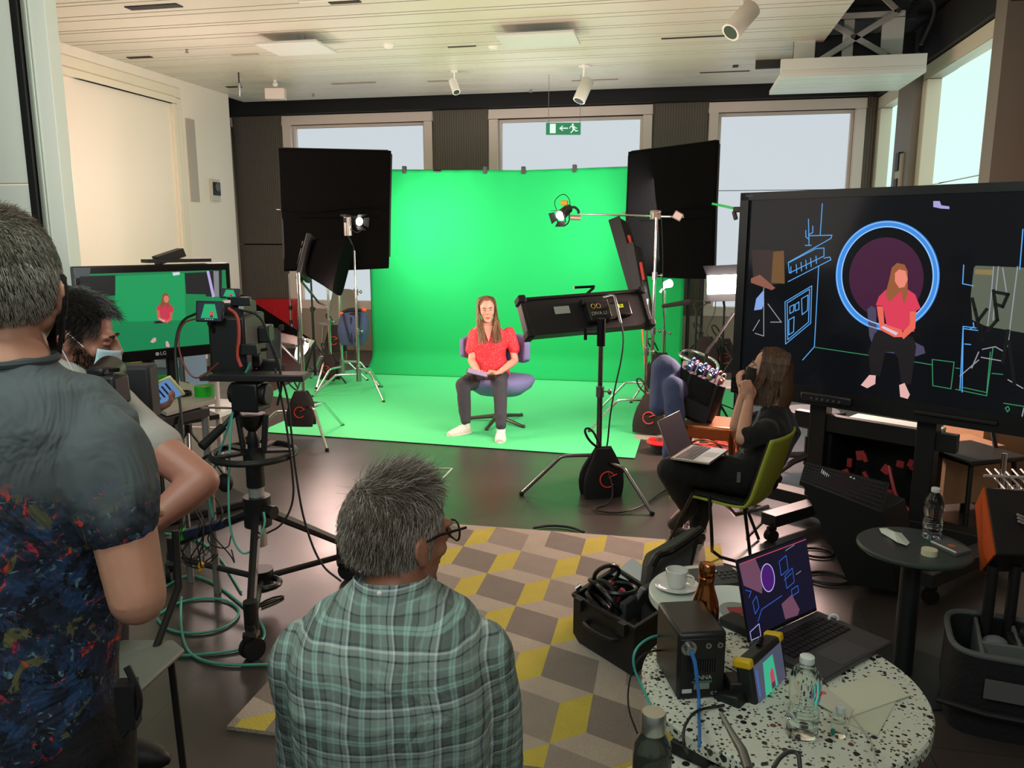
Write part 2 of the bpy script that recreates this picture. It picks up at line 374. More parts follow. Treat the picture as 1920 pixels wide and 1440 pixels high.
MB().lathe((p.x, p.y, ZC-.02), [(0, 0), (.04, .001), (.055, .02)]).build('body', WHITE, r_)
# ceiling slots
def slot(u0, u1, v, label, h=.05, c='2b2622'):
    a = fl(u0, v, ZC); b = fl(u1, v, ZC); root = tag(MB().box(((a.x+b.x)/2, a.y, ZC-.002), (abs(b.x-a.x), h, .012)).build('ceiling_vent', mat(c, .7), None, loc=(a.x, a.y, ZC)), label, 'vent', 'slot vents in the slatted ceiling')
slot(240, 350, 15, 'dark slot vent at the top left of the ceiling', .10, '1c1a18'); slot(840, 895, 88, 'narrow grey slot vent left of the right ceiling panel', .03, '4a443e')
slot(1240, 1362, 72, 'long narrow slot vent left of the projector lift', .03); slot(622, 710, 157, 'grey slot vent over the gap between window and left flag', .06, 'a89a88')
slot(1312, 1404, 136, 'thin dark slot near the back edge below the projector lift', .02); slot(240, 290, 108, 'short dark slot at the left wall ceiling line', .06)
slot(802, 842, 152, 'short slot vent left of the small spotlight', .04, '8d7f6e'); slot(436, 490, 103, 'pale slot vent left of the left ceiling panel', .05, 'aca08e')
slot(1374, 1384, 124, 'tiny square dark hole in the ceiling right of the long slot', .10); slot(1072, 1160, 151, 'slot vent behind the large spotlight', .03, '8a7a68'); slot(618, 680, 5, 'dark slot vent at the top edge left of centre', .06)
slot(560, 760, 3, 'pale narrow light strip at the top edge of the ceiling', .05, 'e0dcd0'); slot(425, 455, 163, 'dark slot at the ceiling line beside the hanging microphone', .07)
for u, v, lb in ((587, 176, 'left'), (995, 168, 'right'), (350, 92, 'front')):
    p = fl(u, v, ZC); r_ = thing('sprinkler', 'tiny metal sprinkler head, %s one of three on the ceiling' % lb, 'sprinkler', (p.x, p.y, ZC))
    MB().cyl((p.x, p.y, ZC), (p.x, p.y, ZC-.03), .012).cyl((p.x, p.y, ZC-.03), (p.x, p.y, ZC-.035), .02).build('head', STEEL, r_)
# exit sign
d = 9.6; a = dp(1024, 230, d); b = dp(1089, 230, d); c = dp(1024, 252, d); hgt = a.z-c.z; wd = (b-a).length
X = V((b.x-a.x, b.y-a.y, 0)).normalized(); zt = a.z
root = thing('exit_sign', 'green emergency exit sign with left arrow and running figure hung on two wires', 'exit sign', (a+b)/2)
M = frame((a.x, a.y, zt), X, (0, 0, 1)); SG = V((X.y, -X.x, 0))
mb = MB(M); mb.box((wd/2, -hgt/2, -.012), (wd, hgt, .024)); mb.build('sign_panel', glow('0a9058', .75), root, bevel=.002)
mb = MB(M); s = wd/65
def P2(pts, z=.0005): return [V((x*s, -y*s, z)) for x, y in pts]
mb.prism(P2([(7, 2), (18, 2), (18, 19), (7, 19)]), (0, 0, .003))
mb.prism(P2([(25, 9.8), (31, 5), (32, 6.2), (28.6, 9), (41, 9), (41, 11), (28.6, 11), (32, 14), (31, 15.2), (25, 10.6)]), (0, 0, .003))
mb.cyl(V((50*s, -3.6*s, 0)), V((50*s, -3.6*s, .003)), 2*s)
for q in ([(48, 5.5), (53, 6.5), (53, 12), (50, 12)], [(50, 11), (53, 11), (51, 15), (47, 19), (45.5, 18), (49, 14)], [(51, 11), (53, 10.5), (56, 14), (60, 13.6), (60, 15.4), (55, 16)], [(48, 5.5), (49.5, 7), (46, 8), (45, 11), (43.6, 10.4), (45, 6.6)], [(52, 6.4), (53.5, 6.4), (55.5, 9), (58.5, 9), (58.5, 10.4), (54.6, 10.6)]): mb.prism(P2(q), (0, 0, .003))
mb.build('pictogram', glow('e8fff2', .95), root, smooth=False)
for t in (.07, .98):
    p = V((a.x, a.y, zt))+X*wd*t; MB().cyl(p-SG*.012, (p.x, p.y, ZC), .0035, n=6).build('wire', STEEL, root)
# projector lift: scissor arms over a lowered ceiling panel
d = 6.6; LZ = 3.22
c1 = fl(1442, 178, LZ); c2 = fl(1690, 175, LZ); c3 = fl(1737, 135, LZ); c4 = fl(1460, 140, LZ)
root = thing('projector_lift', 'white scissor projector lift lowered through the ceiling opening on a slatted panel', 'projector lift', ((c1.x+c3.x)/2, (c1.y+c3.y)/2, LZ))
x0, x1_ = c1.x, c2.x+.02; y0, y1 = c3.y, c1.y; PW = mat('e2e4da', .4)
x1_ = c3.x
mb = MB(); yy = y0; k = 0
while yy < y1-.02:
    wd = (.16, .28)[k % 2]; wd = min(wd, y1-yy); mb.box(((x0+x1_)/2, yy+wd/2, LZ+.02), (x1_-x0, wd-.014, .04)); yy += wd; k += 1
mb.box(((x0+x1_)/2, y0+.04, LZ+.10), (x1_-x0, .05, .14)); mb.box(((x0+x1_)/2, (y0+y1)/2, LZ+.05), (x1_-x0-.02, y1-y0-.02, .02)); mb.build('ceiling_tray', PW, root)
mb = MB(); mb.box(((x0+x1_)/2, y0+.3, LZ+.14), (x1_-x0-.1, .5, .06)); mb.build('tray_stiffener', PW, root, bevel=.01)
xa, xb = x0+.14, x1_-.16; ya = y0+.28
mb = MB()
for (p, q, r, s_) in ((xa, xb, LZ+.16, LZ+.20), (xa, xb, LZ+.56, LZ+.62), (xa, xa+.2, LZ+.2, LZ+.56), (xb-.2, xb, LZ+.2, LZ+.56), ((xa+xb)/2-.05, (xa+xb)/2+.05, LZ+.2, LZ+.56)): mb.box(((p+q)/2, ya, (r+s_)/2), (q-p, .025, s_-r))
mb.build('bracket_plate', mat('cfd2c8', .4), root, bevel=.004)
for yy in (ya-.06, ya+.42):
    for (xs, zs, xe, ze) in ((xa+.22, LZ+.17, xb-.08, LZ+.60), (xb-.14, LZ+.2, xa+.22, LZ+.58), (xa+.1, LZ+.66, xb-.35, LZ+.95), (xb-.08, LZ+.60, xa+.55, LZ+.95), (xa+.22, LZ+.58, xb-.3, LZ+.98)):
        dv = V((xe-xs, 0, ze-zs)); L_ = dv.length; M2 = frame(((xs+xe)/2, yy, (zs+ze)/2), dv, (0, 1, 0))
        MB(M2).box((0, 0, 0), (L_, .012, .055)).build('scissor_arm', mat('c4c7be', .35, .4), root, bevel=.003)
for (xs, zs) in ((xa+.22, LZ+.17), (xb-.08, LZ+.6), (xb-.14, LZ+.2), (xa+.22, LZ+.58), ((xa+xb)/2+.03, LZ+.385)): MB().cyl((xs, ya-.085, zs), (xs, ya-.06, zs), .022).build('pivot_bolt', STEEL, root)
MB().box(((xa+xb)/2, y0+.55, LZ+.33), (.9, .4, .22)).build('projector', mat('151515', .5), root, bevel=.01)
mb = MB()
for k in range(12): mb.box((xb+.06+.008*k, ya, LZ+.55+.04*k), (.07, .05, .026))
mb.build('cable_chain', BLACK, root)
MB().tube([(xb+.02, ya, LZ+.7), (xb+.2, ya, LZ+.75), (xb+.28, ya, LZ+.6), (xb+.16, ya, LZ+.3)], .018, smooth=2).build('cable', mat('3a3a38', .5), root)
struct(MB().box(((x0+x1_)/2, y1+.1, ZC+.06), (x1_-x0+.3, .04, .3)).build('ceiling_opening_trim', mat('2a2825', .6)))
# left wall fittings
a = px(350, 222, XL+.01); b = px(362, 378, XL+.01)
tag(MB().box((XL+.012, (a.y+b.y)/2+.06, (a.z+b.z)/2), (.015, .17, abs(a.z-b.z))).build('wall_panel', mat('b4a99b', .5), None, loc=(XL, a.y, b.z)), 'tall narrow grey panel set in the cream left wall', 'wall panel')
a = px(402, 357, XL+.01); root = thing('wall_intercom', 'small grey and black wall unit with round dial on the left wall end', 'intercom', (XL, a.y, a.z))
MB().box((XL+.02, a.y, a.z), (.04, .19, .28)).build('case', mat('c9c2b4', .4), root, bevel=.004)
MB().box((XL+.045, a.y, a.z+.02), (.02, .16, .17)).build('black_cover', BLACK, root, bevel=.004)
MB().cyl((XL+.05, a.y, a.z+.04), (XL+.065, a.y, a.z+.04), .055, n=24).build('dial', mat('4a4844', .3), root)
p = px(1722, 318, XR); root = thing('wall_switch', 'dark control box with pale lower plate on the right wall pier', 'wall box', (XR-.12, 9.75, 2.3))
MB().box((XR-.14, 9.78, 2.52), (.05, .12, .2)).box((XR-.14, 9.78, 2.28), (.05, .12, .12)).build('black_cover', BLACK, root, bevel=.004)
MB().box((XR-.135, 9.76, 2.34), (.03, .22, .52)).build('plate', mat('b8ab98', .5), root, bevel=.004)
# ================================================================ GREEN SCREEN
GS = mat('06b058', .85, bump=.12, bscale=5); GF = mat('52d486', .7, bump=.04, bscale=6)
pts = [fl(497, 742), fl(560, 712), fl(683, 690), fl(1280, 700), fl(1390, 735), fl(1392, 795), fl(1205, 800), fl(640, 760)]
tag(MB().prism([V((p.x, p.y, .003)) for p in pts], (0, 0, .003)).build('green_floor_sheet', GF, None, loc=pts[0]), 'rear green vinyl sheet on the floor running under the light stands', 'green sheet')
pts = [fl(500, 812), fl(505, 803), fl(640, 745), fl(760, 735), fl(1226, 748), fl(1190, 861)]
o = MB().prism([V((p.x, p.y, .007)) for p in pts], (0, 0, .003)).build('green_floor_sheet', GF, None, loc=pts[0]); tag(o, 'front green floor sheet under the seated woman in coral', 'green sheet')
bl = fl(684, 702); br_ = fl(1276, 722); tz = py(960, 327, bl.y+.9).z
root = thing('green_backdrop', 'large wrinkled green screen cloth hung behind the seated woman', 'backdrop', ((bl.x+br_.x)/2, bl.y+.5, 0))
def fcl(s, t):
    b0 = bl.lerp(br_, s); h = tz+.03*abs(2*s-1)
    z = .01+h*t; k = max(0, 1-t/.11); y = b0.y+.30-.30*k**2.4+.10*(1-(2*s-1)**2)*t
    wv_ = .014*math.sin(s*23+t*3)*t+.010*math.sin(s*41-t*5)*(1-t)*t*2+.02*math.sin(s*7+1)*t+(.010*math.sin(s*90)*max(0, t-.9)*10)
    return V((b0.x, y+wv_, z))
mb = MB(); mb.grid(fcl, 90, 60); o = mb.build('cloth', GS, root); q = o.modifiers.new('s', 'SOLIDIFY'); q.thickness = .006
mb = MB(); mb.tube([fcl(0, 1)+V((-.05, .05, -.01)), fcl(.5, 1)+V((0, .05, -.015)), fcl(1, 1)+V((.05, .05, -.01))], .02); mb.build('crossbar', GUN, root)
for s in (.12, .38, .5, .66, .9): MB().box(fcl(s, 1)+V((0, 0, .0)), (.05, .05, .09)).build('clamp', mat('3a3a34', .5), root, bevel=.008)
for s in (-.01, 1.01):
    p = fcl(max(0, min(1, s)), 0); x = p.x+(.06 if s > .5 else -.06); MB().cyl((x, p.y+.5, 0.0), (x, p.y+.5, tz+.02), .022).build('upright', BLACK, root)
    MB().cyl((x-.3, p.y+.5, .012), (x+.3, p.y+.5, .012), .012).cyl((x, p.y+.25, .012), (x, p.y+.8, .012), .012).build('foot', BLACK, root)
# ================================================================ STANDS
def cstand(foot, h, ang, name, label, group=None, m=CHROME, ch=.30, leg=.38, segs=2, r=.016, legs=None):
    root = thing(name, label, 'light stand', (foot[0], foot[1], 0), group); x, y = foot[0], foot[1]
    hs = [ch-.12]+[ch+(h-ch)*(k+1)/segs for k in range(segs)]
    for k in range(segs):
        MB().cyl((x, y, hs[k]), (x, y, hs[k+1]), r-.003*k).build('pole', m, root)
        if k < segs-1: MB().cyl((x, y, hs[k+1]-.05), (x, y, hs[k+1]+.02), r+.009).cyl((x, y, hs[k+1]-.01), (x+.06, y-.02, hs[k+1]-.01), .006).sph((x+.065, y-.02, hs[k+1]-.01), (.014, .02, .02)).build('collar', STEEL, root)
    MB().cyl((x, y, ch-.14), (x, y, ch+.03), r+.012).build('hub', STEEL, root)
    for i in range(3):
        a = ang+i*2*PI/3; dv = V((math.cos(a), math.sin(a), 0)); z0 = ch-.03*i
        p = V((x, y, z0)); q1 = p+dv*leg*.42; q2 = p+dv*(leg*.55)+V((0, 0, -.035)); q3 = V((x, y, .012))+dv*leg
        MB().tube([p, q1, p+dv*leg*.5+V((0, 0, -.008)), q2, q3], .0125, 10, smooth=1).build('leg', m, root)
        MB().sph(q3, .017).build('foot', RUB, root)
    return root
def tripod_stand(foot, h, ang, name, label, m=BLACKM, spread=.42, hub=.55, cat='light stand', r=.015):
    root = thing(name, label, cat, (foot[0], foot[1], 0)); x, y = foot[0], foot[1]
    MB().cyl((x, y, .12), (x, y, h*.6), r).build('pole', m, root); MB().cyl((x, y, h*.6), (x, y, h), r*.75).build('pole', m, root)
    MB().cyl((x, y, h*.6-.04), (x, y, h*.6+.02), r*1.6).sph((x+.03, y-.01, h*.6), .018).cyl((x, y, hub-.04), (x, y, hub+.03), r*1.7).build('collar', BLACK, root)
    for i in range(3):
        a = ang+i*2*PI/3; dv = V((math.cos(a), math.sin(a), 0)); q = V((x, y, .012))+dv*spread
        MB().tube([V((x, y, hub)), q], .010).build('leg', m, root); MB().tube([V((x, y, .16)), V((x, y, hub)).lerp(q, .62)], .006).build('brace', m, root)
    return root
SBG = mat('2b211f', .9, bump=.3, bscale=90)
def sandbag(c, ang, label, s=1.0, mark=True, m=None):
    root = thing('sandbag', label, 'sandbag', c, 'dark sandbags weighing down the stands'); m = m or SBG
    M = TR(c, ang)
    for k, sx in enumerate((-1, 1)):
        mb = MB(M); secs = []
        for t in range(9):
            u = t/8; z = -.30*u*s; wx = (.045+.075*math.sin(PI*min(1, u*.62+.02)))*s; wy = (.008+.026*math.sin(PI*min(.97, u*.85+.05)))*s
            secs.append((V((.012*math.sin(u*5+k), sx*(.018+.03*u)*s, z+.01*math.sin(3*u))), V((wx, .006*math.sin(u*7), -.02*s*math.sin(u*3))), V((0, wy, 0))))
        mb.loft(secs, 20, 2.6); mb.build('bag_half', m, root)
        if mark and k == 0:
            mb = MB(M); mb.torus(V((.005, -.078*s, -.17*s)), .045*s, .004*s, rx(PI/2-.12), a0=.5, a1=5.6); mb.tube([V((.01, -.080*s, -.16*s)), V((.06*s, -.080*s, -.14*s))], .0035*s); mb.build('printed_mark', mat('e0402f', .5), root)
    mb = MB(M); mb.tube([V((-.03*s, 0, .0)), V((-.09*s, 0, .05*s)), V((-.12*s, 0, .12*s)), V((-.07*s, 0, .12*s)), V((-.02*s, 0, .02*s))], .007*s, smooth=2); mb.build('carry_strap', BLACK, root)
    return root
def lampstand_pos(u, v, z=0): p = fl(u, v, z); return (p.x, p.y)
# ---- key light on the nearest C-stand (black diva-type fluorescent bank seen from behind)
base = fl(1121, 925); bx, by = base.x, base.y; dK = (base-C0).dot(FW)
ht = pz(1126, 603, base).z
STK = cstand((bx, by), ht, R(196), 'light_stand', 'black and chrome stand of the rectangular key light, nearest to the rug', m=mat('8c8988', .2, 1), ch=.27, leg=.52, r=.019)
dk = dK
tl, trr, brr, bll = dp(982, 562, dk-.05), dp(1206, 545, dk+.30), dp(1214, 607, dk+.22), dp(992, 628, dk-.13)
X = (trr-tl).normalized(); Wd = (trr-tl).length; Hh = (tl-bll).length
M = frame((tl+trr+brr+bll)/4, X, (bll-tl)*-1)      # local z points from the scene to the camera side
if M.to_3x3().col[2].dot(FW) > 0: print('flip')
root = thing('key_light', 'black rectangular fluorescent key light seen from behind on the front stand', 'studio light', M.translation)
FACE = -1
mb = MB(M); mb.box((0, 0, -.03), (Wd, Hh, .06)); mb.build('housing', mat('14161a', .5), root, bevel=.008)
mb = MB(M); mb.box((0, Hh/2, -.03), (Wd+.01, .022, .085)); mb.box((0, -Hh/2, -.03), (Wd+.01, .022, .085)); mb.box((-Wd/2, 0, -.03), (.03, Hh, .08)); mb.box((Wd/2, 0, -.03), (.03, Hh, .08)); mb.build('edge_rail', BLACK, root, bevel=.004)
for sx in (-1, 1):
    for sy in (-1, 1): MB(M).box((sx*Wd/2, sy*Hh/2, -.02), (.055, .055, .1)).build('corner_guard', RUB, root, bevel=.012)
MB(M).box((0, 0, -.064), (Wd*.94, Hh*.86, .004)).build('light_face', glow('fff0e6', 6), root)
MB(M).box((-.19, .03, .002), (.115, .055, .003)).build('sticker', mat('a9b4ac', .5), root)
mb = MB(M); mb.box((.055, -.02, .035), (.17, .15, .07)); mb.box((.05, .06, .03), (.2, .05, .05)); mb.build('ballast', BLACK, root, bevel=.01)
MB(M).box((.25, -.01, .02), (.14, .11, .05)).build('dimmer_box', mat('101112', .4), root, bevel=.012)
mb = MB(M); mb.box((.215, .012, .0465), (.035, .012, .003)); mb.box((.25, .014, .0465), (.02, .008, .003)); mb.box((.222, -.002, .0465), (.028, .01, .003)); mb.box((.25, 0, .0465), (.018, .01, .003)); mb.build('display', glow('d8d820', 1.0), root)
mb = MB(M); mb.torus((.012, .01, .0705), .016, .0028, n=20); mb.torus((.052, .01, .0705), .016, .0028, n=20); mb.build('emblem', mat('b09a3a', .4), root)
text('lettering', 'DIVA LIT', .036, M @ Matrix.Translation((.055, -.045, .0712)), mat('b8bab8', .5), root)
mb = MB(M); mb.tube([(.02, Hh/2+.0, .0), (.09, Hh/2+.045, .01), (.10, Hh/2+.055, .01), (-.06, Hh/2+.058, .01)], .010); mb.build('handle', GUN, root)
mb = MB(M); mb.tube([(.10, .06, .08), (.16, .06, .12), (.165, .03, .12), (.165, -Hh/2-.02, .10)], .012, smooth=1); mb.box((.13, -.05, .09), (.05, .09, .05)); mb.build('mounting_yoke', STEEL, root, bevel=.004)
tp = V((bx, by, ht)); MB().cyl(tp+V((0, 0, -.16)), tp+V((0, 0, .02)), .028).cyl(tp+V((0, 0, -.08)), tp+V((-.1, -.02, -.08)), .008).cyl(tp+V((-.1, -.02, -.12)), tp+V((-.1, -.02, -.04)), .011).build('clamp', GUN, root)
cb = [M @ V((.19, -.04, .05)), M @ V((.20, -.25, .06))]
p = fl(1140, 800); cb += [dp(1145, 760, dk), dp(1138, 850, dk), V((bx+.02, by-.02, .3)), V((bx+.15, by-.2, .012)), V((bx-.05, by-.38, .012)), V((bx+.25, by-.42, .012)), V((bx+.5, by+.3, .012)), V((bx+.9, by+.5, .012))]
tag(MB().tube(cb, .006, 6, smooth=3).build('power_cable', BLACK, None, loc=cb[0]), 'black cable hanging from the key light down to the floor', 'cable')
sandbag(V((bx+.03, by-.03, .33)), R(25), 'black sandbag hung on the legs of the front key light stand', 1.15, m=mat('0e0d0d', .9))
# ---- left group
f1 = fl(600, 822); f1 = fl(574, 822)
S1 = cstand((f1.x, f1.y), 1.42, R(-45), 'light_stand', 'chrome stand nearest the camera rig at the left edge of the green floor', 'chrome light stands', leg=.50)
sandbag(V((f1.x-.02, f1.y-.02, .42)), R(10), 'dark brown sandbag with red mark on the chrome stand nearest the left camera', 1.0)
f2 = fl(674, 742)
S2 = cstand((f2.x, f2.y), pz(664, 470, f2).z, R(-38), 'light_stand', 'tall chrome stand carrying the small bare lamp in front of the left flag', 'chrome light stands', leg=.50, segs=3)
hp = V((f2.x, f2.y, pz(664, 470, f2).z)); dd = (hp-C0).dot(FW)
def fresnel(u, v, d, dirv, label, r=.07, on=True, cat='studio light'):
    c = dp(u, v, d); dv = V(dirv).normalized(); root = thing('fresnel_lamp', label, cat, c, 'small fresnel lamps')
    MB().cyl(c-dv*.10, c+dv*.05, r*.82, r, 24).cyl(c-dv*.13, c-dv*.10, r*.5, r*.82, 24).build('lamp_body', mat('2c2a28', .4), root)
    MB().cyl(c+dv*.052, c+dv*.058, r*.86, n=24).build('lens', glow('fff2ea', 9 if on else .3), root)
    s = dv.orthogonal().normalized()
    sd = dv.cross(V((0, 0, 1))).normalized()
    MB().tube([c+sd*(r+.02), c+sd*(r+.02)+V((0, 0, -.09)), c+V((0, 0, -.13)), c-sd*(r+.02)+V((0, 0, -.09)), c-sd*(r+.02)], .007, smooth=1).build('yoke', BLACK, root)
    for k in range(4):
        n_ = (Matrix.Rotation(k*PI/2, 3, dv) @ sd); t_ = dv.cross(n_); o_ = c+dv*.06+n_*r
        MB().prism([o_-t_*r*.8, o_+t_*r*.8, o_+t_*r*1.05+n_*.03+dv*.05, o_-t_*r*1.05+n_*.03+dv*.05], n_*.003).build('barn_door', BLACK, root)
    return root, c
fresnel(668, 414, dd, (.55, -.35, -.1), 'small lit lamp with barn doors on the tall left stand', .05)
lp_ = thing('cylinder_lamp', 'upright silver cylinder lamp head beside the small lit lamp on the left', 'studio light', dp(652, 422, dd-.05)); c = dp(652, 422, dd-.05)
MB().cyl(c+V((0, 0, -.11)), c+V((.0, 0, .08)), .042, n=24).build('cylinder', mat('b8aca4', .3, .8), lp_); MB().cyl(c+V((0, 0, .08)), c+V((0, 0, .1)), .05).box(c+V((-.03, 0, .1)), (.08, .05, .02)).build('cap', BLACK, lp_); MB().box(c+V((-.01, -.04, .05)), (.03, .01, .05)).build('switch_plate', BLACK, lp_)
MB().tube([c+V((0, 0, -.11)), c+V((.03, 0, -.17)), hp], .009).build('bracket', BLACK, lp_)
f3 = fl(622, 718)
S3 = cstand((f3.x, f3.y), pz(618, 530, f3).z, R(150), 'light_stand', 'chrome stand behind the black hooded light on the left', 'chrome light stands', leg=.42)
HOODM = mat('0b0b0c', 1, bump=.5, bscale=12); HOODM.node_tree.nodes['Principled BSDF'].inputs['Specular IOR Level'].default_value = 0.02
# hooded light: black egg-crate skirt
d3 = 8.05
a, b_, c_, e_ = dp(598, 450, d3+.1), dp(655, 458, d3-.25), dp(632, 549, d3-.3), dp(580, 520, d3+.05)
root = thing('hooded_light', 'black cloth hooded light with light bank back, left of the tall lamp stand', 'studio light', (a+c_)/2)
off = (RT*-.10+FW*.05)
mb = MB(); mb.loft([((a+e_)/2+off*.0, (a-e_)/2, FW*.16), ((a+e_+b_+c_)/4, ((a-e_)/2*.5+(b_-c_)/2*.5)*1.02, FW*.2), ((b_+c_)/2, (b_-c_)/2*1.08, FW*.24)], 20, 5); mb.build('cloth_hood', HOODM, root)
MB(frame((a+e_)/2-RT*.06, (a-e_), FW)).box((0, 0, 0), ((a-e_).length*1.05, .4, .05)).build('light_bank', BLACK, root, bevel=.01)
MB(frame((a+e_)/2-RT*.11, (a-e_), FW)).box((0, 0, 0), (.18, .16, .06)).box((-.16, .05, 0), (.12, .12, .05)).box((.12, -.04, -.01), (.06, .2, .05)).build('ballast', GUN, root, bevel=.008)
MB().tube([(a+e_)/2-RT*.12, (a+e_)/2-RT*.16+V((0, 0, -.2)), V((f3.x-.12, f3.y, .95)), V((f3.x, f3.y, .9))], .013).build('bracket', STEEL, root)
f4 = fl(592, 722)
S4 = tripod_stand((f4.x, f4.y), pz(587, 480, f4).z, R(20), 'light_stand', 'thin black stand beside the hooded light on the left', spread=.35, hub=.5)
f5 = fl(549, 668); tripod_stand((f5.x, f5.y), pz(534, 500, f5).z-.1, R(70), 'light_stand', 'thin grey stand under the left flag beside the red box', m=STEEL, spread=.3, hub=.5)
# left flag
def flag(c4, th, label, droop, name='black_flag'):
    root = thing(name, label, 'flag', sum(c4, V())/4); A, B, C_, D = c4    # top-left, top-right, bottom-right, bottom-left
    n_ = (B-A).cross(D-A).normalized()
    def fn(s, t):
        p = A.lerp(B, s).lerp(D.lerp(C_, s), t)
        return p+n_*(.02*math.sin(s*6+t*2)*t+.015*math.sin(t*11+s*4)*t)+V((0, 0, -droop*t*(math.sin(s*2.6+.3))**2*.5))
    mb = MB(); mb.grid(fn, 30, 30); o = mb.build('cloth', CLOTHB, root); q = o.modifiers.new('s', 'SOLIDIFY'); q.thickness = th; q.offset = 0
    mb = MB(); mb.tube([fn(s, t)+n_*.01 for s, t in ((0, 1), (0, .5), (0, .03), (.03, 0), (.5, 0), (.97, 0), (1, .03), (1, .5), (1, .9))], .014, 8); mb.build('frame', mat('141211', .6), root)
    mb = MB(); mb.tube([fn(x/12, .5+.02*math.sin(x*.5))+n_*-.022 for x in range(13)], .008, 6); mb.tube([fn(x/12, .56)+n_*-.02 for x in range(2, 12)], .006, 6); mb.build('fabric_fold', CLOTHB, root)
    MB().cyl(fn(0, .5), fn(0, .5)+(A-B).normalized()*.06, .008).build('clip', STEEL, root)
    return root
dl = 8.75
flag([dp(523, 278, dl+.1), dp(733, 283, dl-.1), dp(727, 502, dl-.05), dp(533, 508, dl+.1)], .02, 'large black square flag panel hung left of the green backdrop', .03)
MB_ = fl(640, 715)
q = dp(536, 495, dl+.15)
qf = dp(630, 390, dl+.12); STF = cstand((qf.x, qf.y), 2.15, R(10), 'light_stand', 'chrome stand hidden behind the left flag carrying it', 'chrome light stands', leg=.42)
drop = [dp(520, 490, dl+.15), dp(545, 512, dl), dp(522, 420, dl+.1)]
# left soft light (big flap) behind the camera rig
d6 = (f1-C0).dot(FW)
root = thing('soft_light', 'bright soft light with a long black flap beside the left camera rig', 'studio light', dp(565, 650, d6))
fa, fb, fc = dp(430, 538, d6-.35), dp(584, 636, d6+.05), dp(432, 612, d6-.30)
nn = (fb-fa).cross(fc-fa).normalized()
mb = MB(); mb.prism([fa, fb, dp(470, 610, d6-.25), fc], nn*.02); mb.build('flap', CLOTHB, root)
A_, B_, C_, D_ = dp(470, 612, d6-.2), dp(584, 637, d6+.05), dp(552, 676, d6-.02), dp(470, 676, d6-.2)
mb = MB(); mb.prism([A_, B_, dp(575, 650, d6+.02), dp(455, 628, d6-.2)], FW*.12); mb.build('reflector', mat('d6b4b0', .4), root)
mb = MB(); mb.loft([(dp(572, 645, d6), RT*.03+UP*-.012, UP*.03), (dp(566, 655, d6), RT*.055+UP*.05, UP*.045+RT*-.02), (dp(557, 668, d6), RT*.02, UP*.03)], 16, 2); mb.build('tube_lamp', glow('fff4f0', 12), root)
M = frame(dp(462, 652, d6-.25), dp(538, 628, d6)-dp(405, 628, d6-.3), UP)
mb = MB(M); mb.box((0, 0, -.05), (.58, .34, .12)); mb.build('housing', mat('1b1a1b', .5), root, bevel=.012)
for sx in (-1, 1):
    for sy in (-1, 1): MB(M).box((sx*.29, sy*.17, -.05), (.05, .05, .14)).build('corner_guard', RUB, root, bevel=.01)
MB(M).box((-.1, -.13, .012), (.11, .05, .004)).build('sticker', mat('a8aaa8', .5), root)
MB().tube([dp(520, 640, d6-.1), dp(560, 680, d6), V((f1.x, f1.y, 1.2))], .014).build('bracket', STEEL, root)
# red fire cabinet, grey chair back, hanging rucksack
p = py(514, 585, YB-.12); tag(MB().box((p.x+.1, YB-.2, p.z-.1), (.62, .2, .62)).box((p.x+.02, YB-.305, p.z), (.2, .01, .2)).build('fire_cabinet', [mat('c4101c', .4), mat('b89a80', .5)], None, bevel=.006, loc=(p.x, YB-.15, p.z)), 'red fire cabinet on the back wall left of the light stands', 'cabinet')
p = fl(615, 668); ang = .3
root = thing('grey_chair', 'pale grey shell chair standing behind the left light stands', 'chair', (p.x, p.y+.4, 0)); M = TR((p.x, p.y+.4, 0), 0)
mb = MB(M)
def shell(s, t):
    x = (s-.5)*.46*(1 - .25*max(0, t-.8)*5*abs(s-.5)); 
    if t < .5: return V((x, -.24+.9*t*.9, .45-.03*math.sin(PI*s)))
    q = (t-.5)*2; return V((x*(1-.12*q), .19+.08*math.sin(q*1.3), .45+.48*q-.03*(abs(2*s-1)**3)*q))
mb.grid(shell, 16, 24); o = mb.build('seat_shell', mat('a09a8a', .5), root); q = o.modifiers.new('s', 'SOLIDIFY'); q.thickness = .012
for sx in (-.2, .2):
    for sy in (-.2, .18): MB(M).cyl((sx*.8, sy*.8, .43), (sx, sy, 0), .012).build('leg', CHROME, root)
d7 = (f2-C0).dot(FW)+.1
c = dp(662, 615, d7); root = thing('rucksack', 'blue and black rucksack hanging on the tall left lamp stand', 'rucksack', c)
mb = MB(); secs = []
for t in range(9):
    u = t/8; wx = .15+.03*math.sin(PI*u); wx *= (1-.25*max(0, u-.6)); secs.append((c+V((.03*(1-u)*0+.02*u, 0, .17-.36*u))+RT*(.02-.05*u), RT*wx*.95, FW*(.06+.05*math.sin(PI*min(1, u*.9+.05)))))
mb.loft(secs, 22, 3); mb.build('bag_body', mat('3c4a6c', .8, bump=.3, bscale=40), root)
mb = MB(); mb.box(c-FW*.10+V((0, 0, -.04)), (.015, .015, .3)); mb.tube([c-FW*.1-RT*.09+V((0, 0, .15)), c-FW*.12-RT*.05+V((0, 0, 0)), c-FW*.1-RT*.02+V((0, 0, -.16))], .012, smooth=2); mb.tube([c-FW*.1+RT*.1+V((0, 0, .15)), c-FW*.12+RT*.08, c-FW*.1+RT*.04+V((0, 0, -.16))], .012, smooth=2); mb.build('strap', mat('1d2230', .8), root)
mb = MB(); mb.sph(c+V((0, 0, .15)), (.15, .08, .05)); mb.tube([c+V((-.1, -.05, .17)), c+V((.02, -.09, .22)), c+V((.12, -.05, .2))], .02, smooth=2); mb.build('top_flap', mat('15161a', .8), root)
